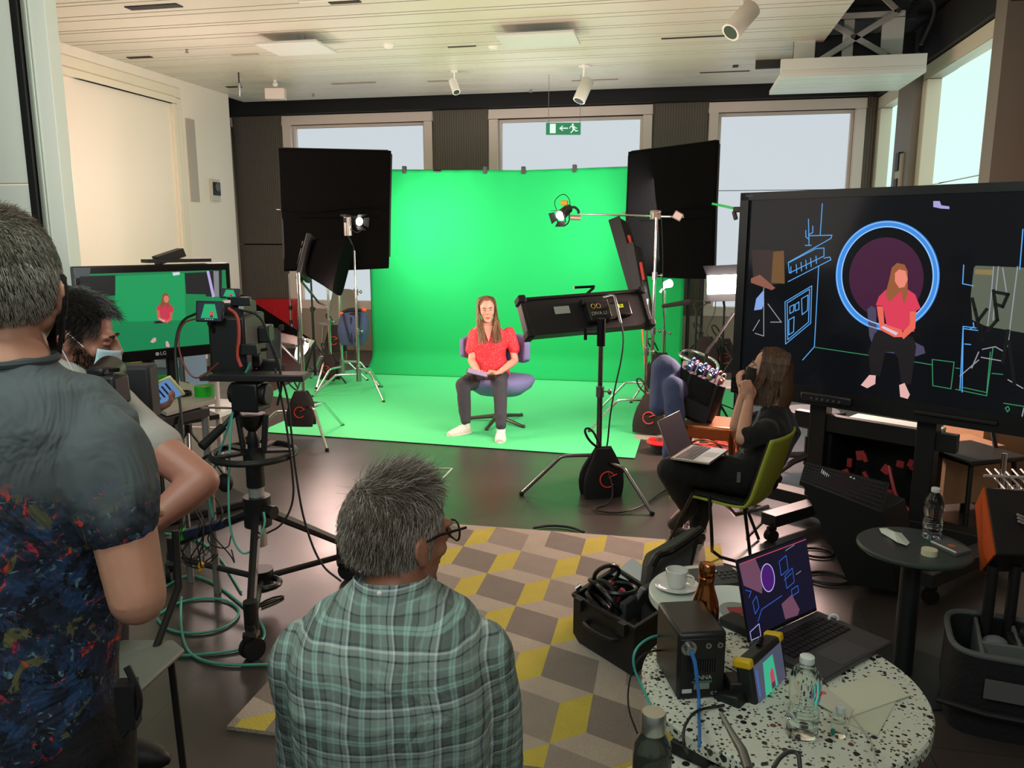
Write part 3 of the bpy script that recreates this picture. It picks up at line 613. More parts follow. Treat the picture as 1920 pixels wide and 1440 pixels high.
MB().sph(c+RT*.13+V((0, 0, .2)), .025).sph(c-RT*.1+V((0, 0, .15))-FW*.08, .022).build('orange_tab', ORANGE, root)
p = fl(632, 705); sandbag(V((p.x-.06, p.y+.15, .62)), R(0), 'dark sandbag with red mark hung high behind the chrome stand', 1.1)
sandbag(V((f3.x+.03, f3.y-.10, .36)), R(-15), 'dark sandbag low on the chrome stand behind the left lamp stand', 1.0)
# ================================================================ RIGHT STAND GROUP
fA = fl(1207, 812); dA = (fA-C0).dot(FW)
cstand((fA.x, fA.y), pz(1203, 560, fA).z, R(190), 'light_stand', 'chrome stand right of the key light with a red-marked sandbag', 'chrome light stands', leg=.48, r=.014)
sandbag(V((fA.x+.05, fA.y-.05, .36)), R(-8), 'brown sandbag with a big red ring at the right edge of the green floor', 1.12)
fB = fl(1219, 775); hB = pz(1227, 408, fB).z
cstand((fB.x, fB.y), hB, R(172), 'light_stand', 'tall chrome boom stand right of the key light', 'chrome light stands', leg=.5, segs=3, r=.018)
dB = (fB-C0).dot(FW)
a = dp(1085, 401, dB); b_ = dp(1282, 407, dB); tp = V((fB.x, fB.y, hB))
root = thing('boom_arm', 'horizontal steel boom arm across the tall right stand with a cube clamp', 'boom arm', tp)
MB().cyl(a, b_, .010).build('arm', CHROME, root)
m_ = dp(1229, 403, dB); MB().box(m_, (.09, .08, .09), rz(.4)).cyl(m_, m_+V((.05, -.06, .03)), .014).build('clamp', mat('b9a79e', .35, .8), root, bevel=.01)
MB().box(dp(1271, 405, dB-.03), (.09, .07, .08), ry(.5)).build('end_clamp', mat('c8aca4', .35, .6), root, bevel=.01)
r_, c = fresnel(1056, 400, dB, (-.25, -.45, -.28), 'small lit black and yellow lamp at the end of the boom arm', .055)
MB().tube([c+V((-.06, 0, .02)), c+V((-.1, 0, .12)), c+V((0, 0, .2)), c+V((.07, 0, .13)), c+V((.06, 0, .04))], .004, smooth=3).build('cable_loop', BLACK, r_)
MB().tube([c+RT*.03+V((0, 0, .02)), c+RT*.10+V((0, 0, .07)), c+RT*.15+V((0, 0, .03)), a], .013, smooth=2).build('arm_hook', BLACK, r_)
MB().box(c+V((.01, 0, .10)), (.07, .06, .05)).build('yellow_trim', mat('c89a1c', .5), r_, bevel=.01)
MB().cyl(c+RT*.07-UP*.04, c+RT*.17-UP*.045, .026).build('reflector_tube', mat('c8988c', .35, .5), r_)
# slanted light banks behind the stands
def bank(u0, v0, u1, v1, d, wpx, label, depth=.1):
    A = dp(u0, v0, d); B = dp(u1, v1, d-.1); Lh = (B-A); root = thing('slanted_light_bank', label, 'studio light', (A+B)/2, 'long black light banks leaning on the right stands')
    M = frame((A+B)/2, FW*.9+RT*.45, Lh)
    MB(M).box((0, 0, 0), (.26, Lh.length, depth)).build('housing', mat('2a2526', .5), root, bevel=.008)
    MB(M).box((-.13, 0, 0), (.02, Lh.length+.02, depth+.02)).box((.13, 0, 0), (.02, Lh.length+.02, depth+.02)).build('edge_rail', BLACK, root, bevel=.004)
    MB(M).box((0, .1, -depth/2-.005), (.12, .22, .01)).build('back_plate', mat('4a4644', .4), root)
    MB(M).box((-.05, -.1, -depth/2-.02), (.03, .18, .03)).build('handle', mat('c0392b', .5), root, bevel=.005)
bank(1160, 415, 1198, 548, dB+.15, 30, 'long black light bank leaning left of the tall boom stand'); bank(1190, 462, 1212, 600, dB+.05, 18, 'shorter black light bank leaning against the tall boom stand', .06)
fD = fl(1240, 750); cstand((fD.x, fD.y), pz(1236, 545, fD).z, R(100), 'light_stand', 'short chrome stand right of the boom stand', 'chrome light stands', leg=.4, r=.013)
p = dp(1247, 534, (fD-C0).dot(FW)); tag(MB().cyl(p, p+V((.05, -.06, .02)), .035, .045, 18).cyl(p-V((0, 0, .02)), p-V((.05, 0, .08)), .012).build('small_lamp', glow('fff0ea', 3), None, loc=p), 'tiny bright lamp on top of the short chrome stand', 'lamp')
# orange cable down the stands
pts = [dp(1203, 610, dA-.05), dp(1208, 660, dA-.06), dp(1210, 720, dA-.06), dp(1222, 770, dA-.1), dp(1228, 790, dA-.1), V((fA.x+.2, fA.y-.1, .02)), V((fA.x+.5, fA.y-.1, .012))]
tag(MB().tube(pts, .006, 6, smooth=3).build('orange_cable', mat('f05a28', .5), None, loc=pts[0]), 'bright orange cable running down beside the boom stand', 'cable')
pts = [dp(1240, 408, dB-.03), dp(1243, 470, dB-.02), dp(1242, 560, dB), dp(1248, 640, dB), dp(1246, 700, dB), V((fB.x+.2, fB.y, .01))]
tag(MB().tube(pts, .004, 6, smooth=3).build('lamp_cable', BLACK, None, loc=pts[0]), 'thin black cable dropping from the boom arm', 'cable')
sandbag(V((fB.x+.08, fB.y+.02, .60)), R(10), 'dark sandbag hung on the tall boom stand behind the orange cable', 1.15, mark=True)
# right flag
dr = 8.6
flag([dp(1179, 285, dr+.35), dp(1348, 263, dr-.35), dp(1336, 522, dr-.35), dp(1170, 512, dr+.35)], .02, 'large dark flag panel tilted right of the green backdrop', .05)
fF = fl(1272, 720); tripod_stand((fF.x+.25, fF.y+.5), 2.6, R(40), 'light_stand', 'thin stand carrying the right flag behind it', spread=.4, hub=.5)
# bright panel light at right
dP = 6.3; c = dp(1356, 533, dP); root = thing('panel_light', 'overexposed bright rectangular light left of the big display', 'studio light', c)
Mx = frame(c, RT*.9+FW*-.3, UP)
if Mx.to_3x3().col[2].dot(FW) > 0: pass
MB(Mx).box((0, 0, -.04), (.27, .17, .05)).build('housing', BLACK, root, bevel=.008)
MB(Mx).box((0, 0, .012-.02), (.25, .15, .02)).build('light_face', glow('fff0ec', 14), root, bevel=.004)
for sy in (-1, 1): MB(Mx).prism([V((-.13, sy*.08, 0)), V((.13, sy*.08, 0)), V((.15, sy*.14, .06)), V((-.15, sy*.14, .06))], V((0, .002, .003))).build('barn_door', BLACK, root)
fP = fl(1350, 745); tripod_stand((fP.x, fP.y), pz(1354, 575, fP).z, R(80), 'light_stand', 'dark stand under the bright rectangular light', spread=.4, hub=.6)
MB().cyl(V((fP.x, fP.y, pz(1354, 575, fP).z)), c+V((0, 0, -.08)), .012).build('bracket', BLACK, root)
fQ = fl(1376, 800); dQ = (fQ-C0).dot(FW)
hq = pz(1383, 395, fQ).z; tripod_stand((fQ.x, fQ.y), hq, R(200), 'light_stand', 'tall black stand with a green-tipped boom beside the display', spread=.45, hub=.7)
root = thing('boom_arm', 'green boom pole clamped on the tall black stand by the display', 'boom arm', (fQ.x, fQ.y, hq))
MB().cyl(dp(1336, 382, dQ+.2), dp(1378, 391, dQ), .011).build('green_pole', mat('2cc455', .5), root); MB().box(dp(1382, 393, dQ), (.07, .05, .05)).cyl(dp(1376, 396, dQ), dp(1380, 412, dQ), .02).build('clamp', BLACK, root, bevel=.008)
# boom microphone on stand
fM = fl(1290, 800); dM = (fM-C0).dot(FW); hm = pz(1306, 572, fM).z; tpM = dp(1306, 585, dM)
root = tripod_stand((tpM.x, tpM.y), tpM.z, R(130), 'microphone_stand', 'black stand holding the shotgun microphone', spread=.35, hub=.6, cat='microphone stand')
root = thing('shotgun_microphone', 'long black foam-covered shotgun microphone pointing at the green screen', 'microphone', dp(1268, 571, dM))
MB().cyl(dp(1244, 574, dM+.1), dp(1293, 566, dM), .018, .026, 18).sph(dp(1244, 574, dM+.1), .018).sph(dp(1293, 566, dM), .026).build('foam_cover', mat('2a2321', .95, bump=.4, bscale=300), root)
MB().cyl(dp(1293, 566, dM), dp(1342, 563, dM-.05), .006).cyl(dp(1308, 580, dM), dp(1335, 563, dM), .005).cyl(dp(1298, 566, dM), dp(1306, 586, dM), .006).box(dp(1327, 565, dM), (.05, .03, .04)).torus(dp(1303, 570, dM), .028, .004, ry(PI/2)).build('shock_mount', BLACK, root)
pts = [dp(1342, 565, dM), dp(1340, 590, dM), dp(1322, 620, dM), dp(1330, 635, dM), dp(1350, 650, dM), dp(1352, 700, dM+.2), fl(1352, 770)]
tag(MB().tube(pts, .004, 6, smooth=3).build('microphone_cable', BLACK, None, loc=pts[0]), 'thin curling cable behind the shotgun microphone', 'cable')
p = fl(1352, 740); sandbag(V((p.x, p.y, .62)), R(5), 'dark sandbag with red mark under the bright rectangular light', 1.2)
p = fl(1318, 745); sandbag(V((p.x, p.y, .66)), R(-5), 'plain dark sandbag behind the chrome chair frame', 1.2, mark=False)
a = dp(1325, 660, 6.2); b_ = dp(1376, 588, 6.3); tag(MB().tube([fl(1318, 760), a, b_], .014).build('support_pole', BLACK, None, loc=a), 'slanted black pole between sandbag and tall stand', 'pole')
# tubular chrome chair behind, upturned
dC = 6.75; pts = [dp(u, v, dC+dd_) for u, v, dd_ in ((1335, 705, 0), (1320, 690, 0), (1285, 672, .05), (1273, 666, .1), (1277, 657, .2), (1300, 657, .25), (1340, 675, .1), (1348, 688, 0), (1340, 715, 0), (1332, 735, 0))]
root = thing('tubular_chair', 'chair frame of bent chrome tube leaning behind the sound bag', 'chair', dp(1330, 720, dC)); MB().tube(pts, .013, 10, smooth=2).build('back_frame', CHROME, root)
MB().tube([dp(1328, 685, dC+.05), dp(1310, 715, dC), dp(1300, 730, dC)], .011).build('strut', CHROME, root)
for u, v in ((1332, 735), (1300, 730)):
    q = dp(u, v, dC); MB().cyl(q, (q.x+.03, q.y, .01), .012).build('leg', CHROME, root)
MB().grid(lambda s, t: dp(1278+52*s, 668+22*s-8*t+(6*math.sin(PI*s)), dC+.1+.1*t), 10, 6).build('seat_panel', mat('3a3a40', .6), root)
# copper metal stool + sound bag + jeans
cS = fl(1328, 893); cS = V((cS.x, cS.y, 0)); Ms = TR(cS, R(-12)); COP = mat('b0603a', .25, .9)
root = thing('copper_stool', 'copper metal stool carrying the black sound bag', 'stool', cS)
MB(Ms).box((0, 0, .40), (.36, .36, .03)).build('seat', mat('c98862', .3, .7), root, bevel=.012)
MB(Ms).box((0, -.18, .36), (.37, .012, .08)).box((0, .18, .36), (.37, .012, .08)).box((-.18, 0, .36), (.012, .36, .08)).box((.18, 0, .36), (.012, .36, .08)).build('apron', COP, root, bevel=.004)
for sx in (-1, 1):
    for sy in (-1, 1): MB(Ms).tube([V((sx*.165, sy*.165, .39)), V((sx*.20, sy*.20, .0))], [.022, .016]).build('leg', COP, root)
MB(Ms).torus((0, -.19, .17), .15, .008, rx(PI/2), a0=0, a1=PI).torus((.19, 0, .17), .15, .008, rz(PI/2) @ rx(PI/2), a0=0, a1=PI).build('stretcher', COP, root)
c = cS+V((-.10, -.0, .605)); Mb = TR(c, 0) @ Matrix.Diagonal((.95, 1, 1.25, 1)) @ Matrix.Rotation(R(18), 4, 'Y') @ Matrix.Rotation(R(8), 4, 'X')
root = thing('sound_bag', 'black sound recordist bag full of gear and cables on the copper stool', 'bag', cS+V((-.10, 0, .415)))
mb = MB(Mb); mb.loft([((0, 0, -.14), (.15, 0, 0), (0, .09, 0)), ((0, 0, -.05), (.165, 0, 0), (0, .115, 0)), ((0, 0, .06), (.175, 0, 0), (0, .12, 0)), ((0, 0, .13), (.17, 0, 0), (0, .115, 0))], 24, 5); mb.build('bag_body', mat('0f0f11', .8, bump=.4, bscale=30), root)
MB(Mb).box((-.1, -.12, 0), (.02, .012, .26)).box((.1, -.12, 0), (.02, .012, .26)).box((0, -.118, -.06), (.2, .012, .1)).build('webbing', mat('26262a', .7), root)
cols = [mat(h, .4) for h in ('2f6bb4', 'c8ccd0', 'c04a5c', 'd0b25a', '141416')]
for k in range(14):
    x, y = -.13+.02*k, -.07+.05*(k % 4); MB(Mb).cyl((x, y, .11), (x+.01, y-.01, .16), .011, n=8).build('connector', cols[k % 5], root)
for k in range(9):
    x = -.13+.03*k; MB(Mb).tube([V((x, -.08, .13)), V((x+.01, -.06, .19)), V((x+.04, .0, .2-.01*(k % 3))), V((x+.05, .06, .14))], .005, 6, smooth=2).build('patch_cable', cols[(k*2) % 3], root)
mb = MB(Mb); mb.box((-.03, 0, .14), (.2, .05, .05)); mb.build('mixer', mat('1f4f96', .4), root, bevel=.006)
DEN = mat('4b587c', .85, bump=.5, bscale=160, var=.12, vscale=12)
dJ = (cS-C0).dot(FW)-.05
root = thing('blue_jeans', 'blue jeans bent at the knee over the side of the copper stool', 'jeans', fl(1262, 850))
kn = dp(1246, 690, dJ-.1); hip = dp(1296, 745, dJ+.12); ft = dp(1236, 762, dJ-.1); sh = dp(1262, 725, dJ-.2); ank = dp(1256, 852, dJ-.15)
blob(MB().limb([(hip, .10), (kn, .095), (ft, .07)]).limb([(hip, .09), (sh, .075), (dp(1266, 790, dJ-.18), .072), (ank, .058)]), 'denim', DEN, root, .009, 8, lambda p, n: p+n*.007*noise.noise(p*14))
MB().sph(dp(1246, 768, dJ-.12), (.05, .09, .035), rz(.6)).build('brown_shoe', mat('5a2c26', .6), root)
MB().sph(ank+V((0, -.05, -.05)), (.045, .1, .035), rz(.2)).build('brown_shoe', mat('5a2c26', .6), root)
# white round stool behind, red timer dish, white cup etc.
p = fl(1358, 800); p = V((p.x+.03, p.y, 0)); root = thing('round_side_table', 'small white round table top with dark legs behind the copper stool', 'table', p)
zt = .38; MB().lathe(p+V((0, 0, zt)), [(0, 0), (.18, 0), (.19, .012), (.18, .025), (0, .025)], 36).build('tabletop', mat('efe0dc', .4), root)
for k in range(4):
    a = k*PI/2+.6; MB().tube([p+V((.10*math.cos(a), .10*math.sin(a), zt)), p+V((.15*math.cos(a), .15*math.sin(a), 0))], .014).build('leg', mat('3a2a26', .5), root)
p = fl(1238, 848); root = thing('red_cable_reel', 'low red and black cable reel on the floor by the jeans', 'cable reel', p)
MB().lathe(p, [(0, 0), (.08, 0), (.08, .07), (0, .07)], 24).build('base', BLACK, root); MB().lathe(p+V((0, 0, .07)), [(0, 0), (.10, 0), (.115, .015), (.1, .035), (.08, .03), (0, .03)], 28).build('rim', mat('d81018', .4), root); MB().cyl(p+V((0, 0, .1)), p+V((0, 0, .13)), .04).build('knob', mat('7a6a64', .4), root)
p = fl(1250, 830)+V((0, 0, .006)); tag(MB().box(p+V((0, .12, 0)), (.55, .2, .008), rz(-.12)).build('floor_board', mat('b0a898', .5), None, loc=p), 'pale flat board on the floor beyond the red reel', 'board')
rnd = random.Random(3)
for k, (c_, n_) in enumerate((('d8402e', 'thin red cable tangled on the floor behind the copper stool'), ('e85a4a', 'second red cable looping near the stool legs'), ('221e1e', 'black cable curling on the floor by the stool'))):
    b0 = fl(1330, 838-10*k); pts = [b0+V((.28*math.sin(t*1.7+k*2)+.02*t, .22*math.cos(t*2.3+k), .008)) for t in range(14)]
    for q in pts: q.z = .008
    tag(MB().tube(pts, .004, 6, smooth=3).build('floor_cable', mat(c_, .5), None, loc=b0), n_, 'cable')
# ================================================================ LARGE DISPLAY ON ITS TROLLEY
dL = 4.85; A = dp(1392, 362, dL); zt = A.z; zb = dp(1395, 748, dL).z
Bq = dp(1920, 340, 3.57); k_ = (zt-CH)/(Bq.z-CH); Bq = C0+(Bq-C0)*k_      # same height as the left corner
X = V((Bq.x-A.x, Bq.y-A.y, 0)).normalized(); Wd = 2.0; Hd = zt-zb; NB = V((X.y, -X.x, 0))
if NB.dot(C0-A) < 0: NB = -NB
MD = frame(V((A.x, A.y, zt)), X, (0, 0, 1), NB)    # local x right, y up, z towards the room
def onD(u, v, off=0):
    r = ray(u, v); o = V((A.x, A.y, zt))+NB*off; t = (o-C0).dot(NB)/r.dot(NB); p = C0+r*t; q = MD.inverted() @ p; return V((q.x, q.y, off))
root = thing('large_display', 'very large black-framed screen on a trolley showing neon room with ring and seated woman', 'display', V((A.x, A.y, 0))+X*1.0)
mb = MB(MD); mb.box((Wd/2, -Hd/2, -.05), (Wd, Hd, .09)); mb.build('casing', mat('141517', .35), root, bevel=.02)
mb = MB(MD)
for (x0, x1, y0, y1) in ((0, Wd, -.045, 0), (0, .055, -Hd, 0), (Wd-.055, Wd, -Hd, 0), (0, Wd, -Hd, -Hd+.10)): mb.box(((x0+x1)/2, (y0+y1)/2, .005), (x1-x0, y1-y0, .03))
mb.build('bezel', mat('1d1f21', .3), root, bevel=.006)
sx0, sx1, sy0, sy1 = .055, Wd-.055, -Hd+.10, -.045
m, nt, b, tc = nodes('display_glass', .12)     # dark screen picture with a purple disc
b.inputs['Base Color'].default_value = (.004, .004, .006, 1); b.inputs['Emission Color'].default_value = (*hx('131519'), 1); b.inputs['Emission Strength'].default_value = .55; b.inputs['Specular IOR Level'].default_value = .3
MB(MD).box(((sx0+sx1)/2, (sy0+sy1)/2, -.006), (sx1-sx0, sy1-sy0, .012)).build('screen', m, root)
def pic(mb, pts, off): # flat outline on the screen
    q = [onD(u, v, off) for u, v in pts]; mb.prism(q, (0, 0, .0006))
def lines(mb, segs, w_, off=.0012, M_=None):
    for s_ in segs:
        P = [onD(u, v, off) for u, v in s_]
        for p, q in zip(P, P[1:]):
            d = (q-p); L_ = d.length
            if L_ < 1e-5: continue
            n_ = V((-d.y, d.x, 0))/L_*w_/2; d = d/L_*w_*.4; mb.prism([p-n_-d, q-n_+d, q+n_+d, p+n_-d], (0, 0, .0006))
def ell(cu, cv, ru, rv, a0=0, a1=2*PI, n=60): return [(cu+ru*math.cos(a0+(a1-a0)*i/n), cv+rv*math.sin(a0+(a1-a0)*i/n)) for i in range(n+1)]
mb = MB(MD)
for i in range(14): mb.mat(i); v0 = 445+i*11.5; v1 = v0+11.5
mb = MB(MD)
dots = ell(1662, 521, 70, 76, n=48)
mb.prism([onD(u, v, .0004) for u, v in dots[:-1]], (0, 0, .0004)); mb.build('purple_disc', glow('431238', .9), root, smooth=False)
mb = MB(MD); lines(mb, [ell(1664, 517, 92, 98, n=72)], .030); mb.build('neon_ring', glow('3f8fe6', .95), root, smooth=False)
mb = MB(MD); lines(mb, [ell(1664, 517, 86, 92, n=72)], .006, .002); lines(mb, [ell(1664, 517, 95, 101, n=72)], .004, .002); mb.build('ring_core', glow('9cc8fa', 1), root, smooth=False)
mb = MB(MD)
lines(mb, [[(1542, 382), (1538, 440)], [(1535, 500), (1527, 650)], [(1527, 650), (1505, 675)], [(1518, 442), (1560, 441), (1558, 447), (1478, 492)], [(1478, 492), (1480, 512), (1545, 480), (1545, 465), (1530, 466), (1480, 492)], [(1478, 528), (1558, 487), (1556, 482), (1545, 484)], [(1516, 411), (1517, 460)], [(1516, 440), (1524, 436), (1524, 424)], [(1516, 448), (1511, 444), (1511, 432)], [(1510, 460), (1521, 460)],
 [(1483, 500), (1483, 512)], [(1493, 496), (1494, 512)], [(1502, 492), (1503, 508)], [(1511, 488), (1512, 504)], [(1520, 484), (1521, 500)], [(1530, 480), (1531, 494)],
 [(1472, 566), (1522, 536), (1520, 606), (1473, 645), (1472, 566)], [(1476, 568), (1518, 542), (1516, 604), (1477, 637), (1476, 568)], [(1481, 575), (1489, 571), (1488, 584), (1481, 588), (1481, 575)], [(1491, 571), (1498, 566), (1498, 580), (1491, 583), (1491, 571)], [(1503, 560), (1515, 553), (1514, 582), (1504, 590), (1503, 560)], [(1479, 600), (1489, 594), (1488, 622), (1479, 628), (1479, 600)],
 [(1807, 497), (1805, 532), (1825, 536)], [(1825, 605), (1826, 612), (1818, 618)], [(1804, 735), (1806, 616), (1836, 620)], [(1809, 645), (1820, 646)], [(1918, 430), (1912, 505)], [(1800, 730), (1806, 612), (1830, 615)]], .0048)
mb.build('blue_line_art', glow('5aa8f0', .95), root, smooth=False)
mb = MB(MD); lines(mb, [[(1527, 651), (1628, 666)], [(1712, 678), (1748, 684)], [(1748, 674), (1789, 679), (1783, 729), (1749, 723), (1748, 674)], [(1792, 690), (1799, 691)], [(1792, 730), (1850, 742), (1862, 652)], [(1799, 725), (1850, 736), (1857, 660)], [(1882, 756), (1920, 762)], [(1860, 700), (1880, 702)], [(1885, 765), (1890, 762), (1893, 768), (1889, 772), (1885, 765)]], .004); mb.build('green_line_art', glow('3a9a6a', .8), root, smooth=False)
mb = MB(MD)
for q in ([(1409, 468), (1470, 470), (1472, 530), (1440, 535), (1412, 520)],): pic(mb, q, .0005)
mb.build('studio_patch', glow('4a3a36', .55), root, smooth=False)
mb = MB(MD); pic(mb, [(1450, 472), (1470, 470), (1471, 532), (1446, 530)], .0010); mb.build('brown_patch', glow('7a5630', .8), root, smooth=False)
mb = MB(MD); pic(mb, [(1408, 522), (1425, 515), (1454, 540), (1447, 544), (1408, 530)], .0014); mb.build('salmon_flap', glow('99604f', .8), root, smooth=False)
mb = MB(MD); pic(mb, [(1414, 582), (1418, 560), (1431, 545), (1433, 570), (1428, 580)], .0016); mb.build('blue_bag', glow('84a8e8', .95), root, smooth=False)
mb = MB(MD); pic(mb, [(1750, 377), (1762, 377), (1765, 385), (1780, 387), (1780, 392), (1764, 391), (1750, 388)], .0014); mb.build('lamp_glint', glow('a8a0d8', 1), root, smooth=False)
mb = MB(MD); pic(mb, [(1826, 502), (1830, 498), (1925, 502), (1925, 625), (1850, 612), (1823, 600), (1820, 555)], .0005); mb.build('curtain_patch', glow('77806e', .55), root, smooth=False)
mb = MB(MD); pic(mb, [(1828, 505), (1862, 506), (1862, 516), (1828, 514)], .0012); mb.build('tan_patch', glow('a08a58', .7), root, smooth=False)
mb = MB(MD); lines(mb, [[(1432, 540), (1432, 630), (1416, 625)], [(1440, 570), (1465, 604), (1445, 604)], [(1424, 600), (1412, 620)], [(1863, 500), (1858, 560), (1852, 610)], [(1872, 500), (1862, 600)], [(1908, 500), (1893, 620), (1890, 650)], [(1880, 502), (1889, 560)], [(1842, 655), (1866, 650), (1880, 658)], [(1835, 660), (1822, 690)], [(1840, 670), (1880, 677)], [(1800, 705), (1835, 675)], [(1890, 712), (1918, 728)], [(1912, 800), (1920, 765)]], .005, .0016); mb.build('stand_lines', glow('a8a8b4', .75), root, smooth=False)
mb = MB(MD); lines(mb, [[(1823, 560), (1828, 580), (1842, 640), (1838, 610)], [(1863, 545), (1870, 600), (1852, 620)], [(1868, 548), (1890, 552), (1880, 575), (1866, 570)], [(1850, 580), (1835, 600)], [(1890, 620), (1880, 680)], [(1892, 640), (1902, 720)]], .016, .0018); mb.build('dark_stand_shapes', glow('08090a', 1), root, smooth=False)
def seated_figure(mk, on, s, ox, oy):
    """picture of the seated woman; s scales photo pixels of the large display version"""
    T = lambda pts: [(ox+(u-1680)*s, oy+(v-620)*s) for u, v in pts]
    for nm, col, off, pts in (('picture_chair', '4a4460', .002, [(1626, 580), (1634, 573), (1642, 578), (1645, 632), (1712, 640), (1732, 650), (1735, 662), (1718, 668), (1640, 658), (1630, 630)]),
        ('picture_trousers', '181318', .0026, [(1640, 625), (1648, 620), (1712, 632), (1718, 650), (1708, 720), (1690, 722), (1684, 672), (1676, 660), (1660, 660), (1650, 706), (1632, 702), (1628, 660)]),
        ('picture_shirt', 'e03c58', .0032, [(1660, 544), (1672, 538), (1698, 540), (1716, 552), (1726, 578), (1716, 584), (1714, 622), (1664, 618), (1656, 574), (1642, 572), (1648, 556)]),
        ('picture_skin', 'ee6a58', .0038, [(1644, 574), (1656, 575), (1658, 608), (1690, 618), (1696, 632), (1676, 632), (1650, 618)]),
        ('picture_arm', 'ee6a58', .0038, [(1706, 584), (1718, 584), (1716, 616), (1694, 636), (1688, 628), (1706, 608)]),
        ('picture_hair', '9a5a34', .0042, [(1672, 502), (1682, 493), (1696, 496), (1702, 508), (1702, 552), (1694, 572), (1690, 545), (1668, 566), (1660, 552), (1668, 522)]),
        ('picture_face', 'f08a78', .0048, [(1678, 512), (1686, 505), (1698, 508), (1702, 524), (1696, 538), (1686, 540), (1678, 528)]),
        ('picture_tablet', 'dcc8dc', .0048, [(1652, 614), (1656, 611), (1684, 624), (1680, 629)]),
        ('picture_shoe', 'e8b4b0', .0032, [(1614, 722), (1630, 703), (1642, 704), (1641, 720), (1626, 728)]),
        ('picture_shoe', 'e8b4b0', .0032, [(1686, 722), (1696, 718), (1706, 740), (1702, 748), (1688, 744)])):
        q = [on(u, v, off*(1 if s > .9 else s+.3)) for u, v in T(pts)]; mk(nm, q, col)
seated_figure(lambda nm, q, col: MB(MD).prism(q, (0, 0, .0005)).build(nm, glow(col, .95), root, smooth=False), onD, 1.0, 1680, 620)
text('maker_mark', 'Sharp', .022, MD @ Matrix.Translation((.06, -.018, .021)), mat('8a8c8e', .5), root)
MB(MD).box((.62, -Hd+.05, .03), (.30, .05, .03)).build('pen_tray', mat('25282a', .35), root, bevel=.01)
for k in range(6): MB(MD).cyl((.54+.033*k, -Hd+.045, .045), (.54+.033*k, -Hd+.045, .050), .007, n=10).build('button', mat('5a5e60', .4), root)
MB(MD).box((1.30, -Hd+.05, .03), (.4, .022, .02)).build('pen_holder', BLACK, root, bevel=.006)
mb = MB(MD)
# trolley
ROOT2 = thing('display_trolley', 'black wheeled trolley with splayed flat feet carrying the large display', 'trolley', V((A.x, A.y, 0))+X*1.0-NB*.1)
def D3(x, z, n): return V((A.x, A.y, 0))+X*x+NB*n+V((0, 0, z))
xp0, xp1 = .52, 1.13
for xp in (xp0, xp1): MB(frame(D3(xp, 0, -.12), X, NB)).box((0, 0, -.0), (.09, .08, .001)).box((0, 0, 0.48*0), (.09, .08, .001)).build('plate', BLACK, ROOT2) if False else None
for xp in (xp0, xp1):
    Mx = Matrix.Translation(D3(xp, .55, -.14)) @ Matrix((X, NB, V((0, 0, 1)))).transposed().to_4x4(); MB(Mx).box((0, 0, 0), (.10, .09, 1.05)).build('column', mat('16181a', .45), ROOT2, bevel=.005)
MT_ = lambda x, z, n: Matrix.Translation(D3(x, z, n)) @ Matrix((X, NB, V((0, 0, 1)))).transposed().to_4x4()
MB(MT_((xp0+xp1)/2, .12, -.14)).box((0, 0, 0), (xp1-xp0+.9, .12, .08)).build('base_bar', BLACK, ROOT2, bevel=.004)
MB(MT_((xp0+xp1)/2, .62, -.14)).box((0, 0, 0), (xp1-xp0+.3, .06, .1)).build('cross_bar', BLACK, ROOT2, bevel=.004)
def foot(a, b_, w_=.10, h=.07):
    a = V(a); b_ = V(b_); mid = (a+b_)/2; dv = b_-a; M_ = frame(mid, dv, V((0, 0, 1)).cross(dv)); MB(M_).box((0, 0, 0), (dv.length, w_, h)).build('foot_bar', mat('2c2e30', .45), ROOT2, bevel=.004)
def caster(c, par, s=1.0, ang=0):
    M_ = TR(c, ang); w_ = MB(M_)
    for sy in (-1, 1): w_.cyl((0, sy*.012*s-.008*s, .035*s), (0, sy*.012*s+.008*s, .035*s), .035*s, n=20)
    o = w_.build('caster', RUB, par); MB(M_).tube([(0, 0, .11*s), (.01, 0, .085*s), (0, 0, .035*s)], .012*s).box((.0, 0, .075*s), (.05*s, .02*s, .02*s)).build('caster_fork', BLACK, o)
    return o
f1_ = fl(1440, 975, .12); f2_ = fl(1525, 950, .12); f3_ = fl(1640, 1010, .12); f4_ = fl(1730, 1085, .12); f5_ = fl(1860, 1030, .12); f6_ = D3(1.6, .12, -.12)
foot(f1_, f2_); foot(f2_, f3_); foot(f4_, f5_); foot(f5_, f6_)
c = fl(1450, 1012); caster(V((f1_.x+.02, f1_.y-.02, 0)), ROOT2, 1.05, .5); caster(V((f4_.x+.04, f4_.y, 0)), ROOT2, 1.0, .3); caster(D3(.05, 0, -.3), ROOT2, 1.0); caster(D3(1.7, 0, -.3), ROOT2)
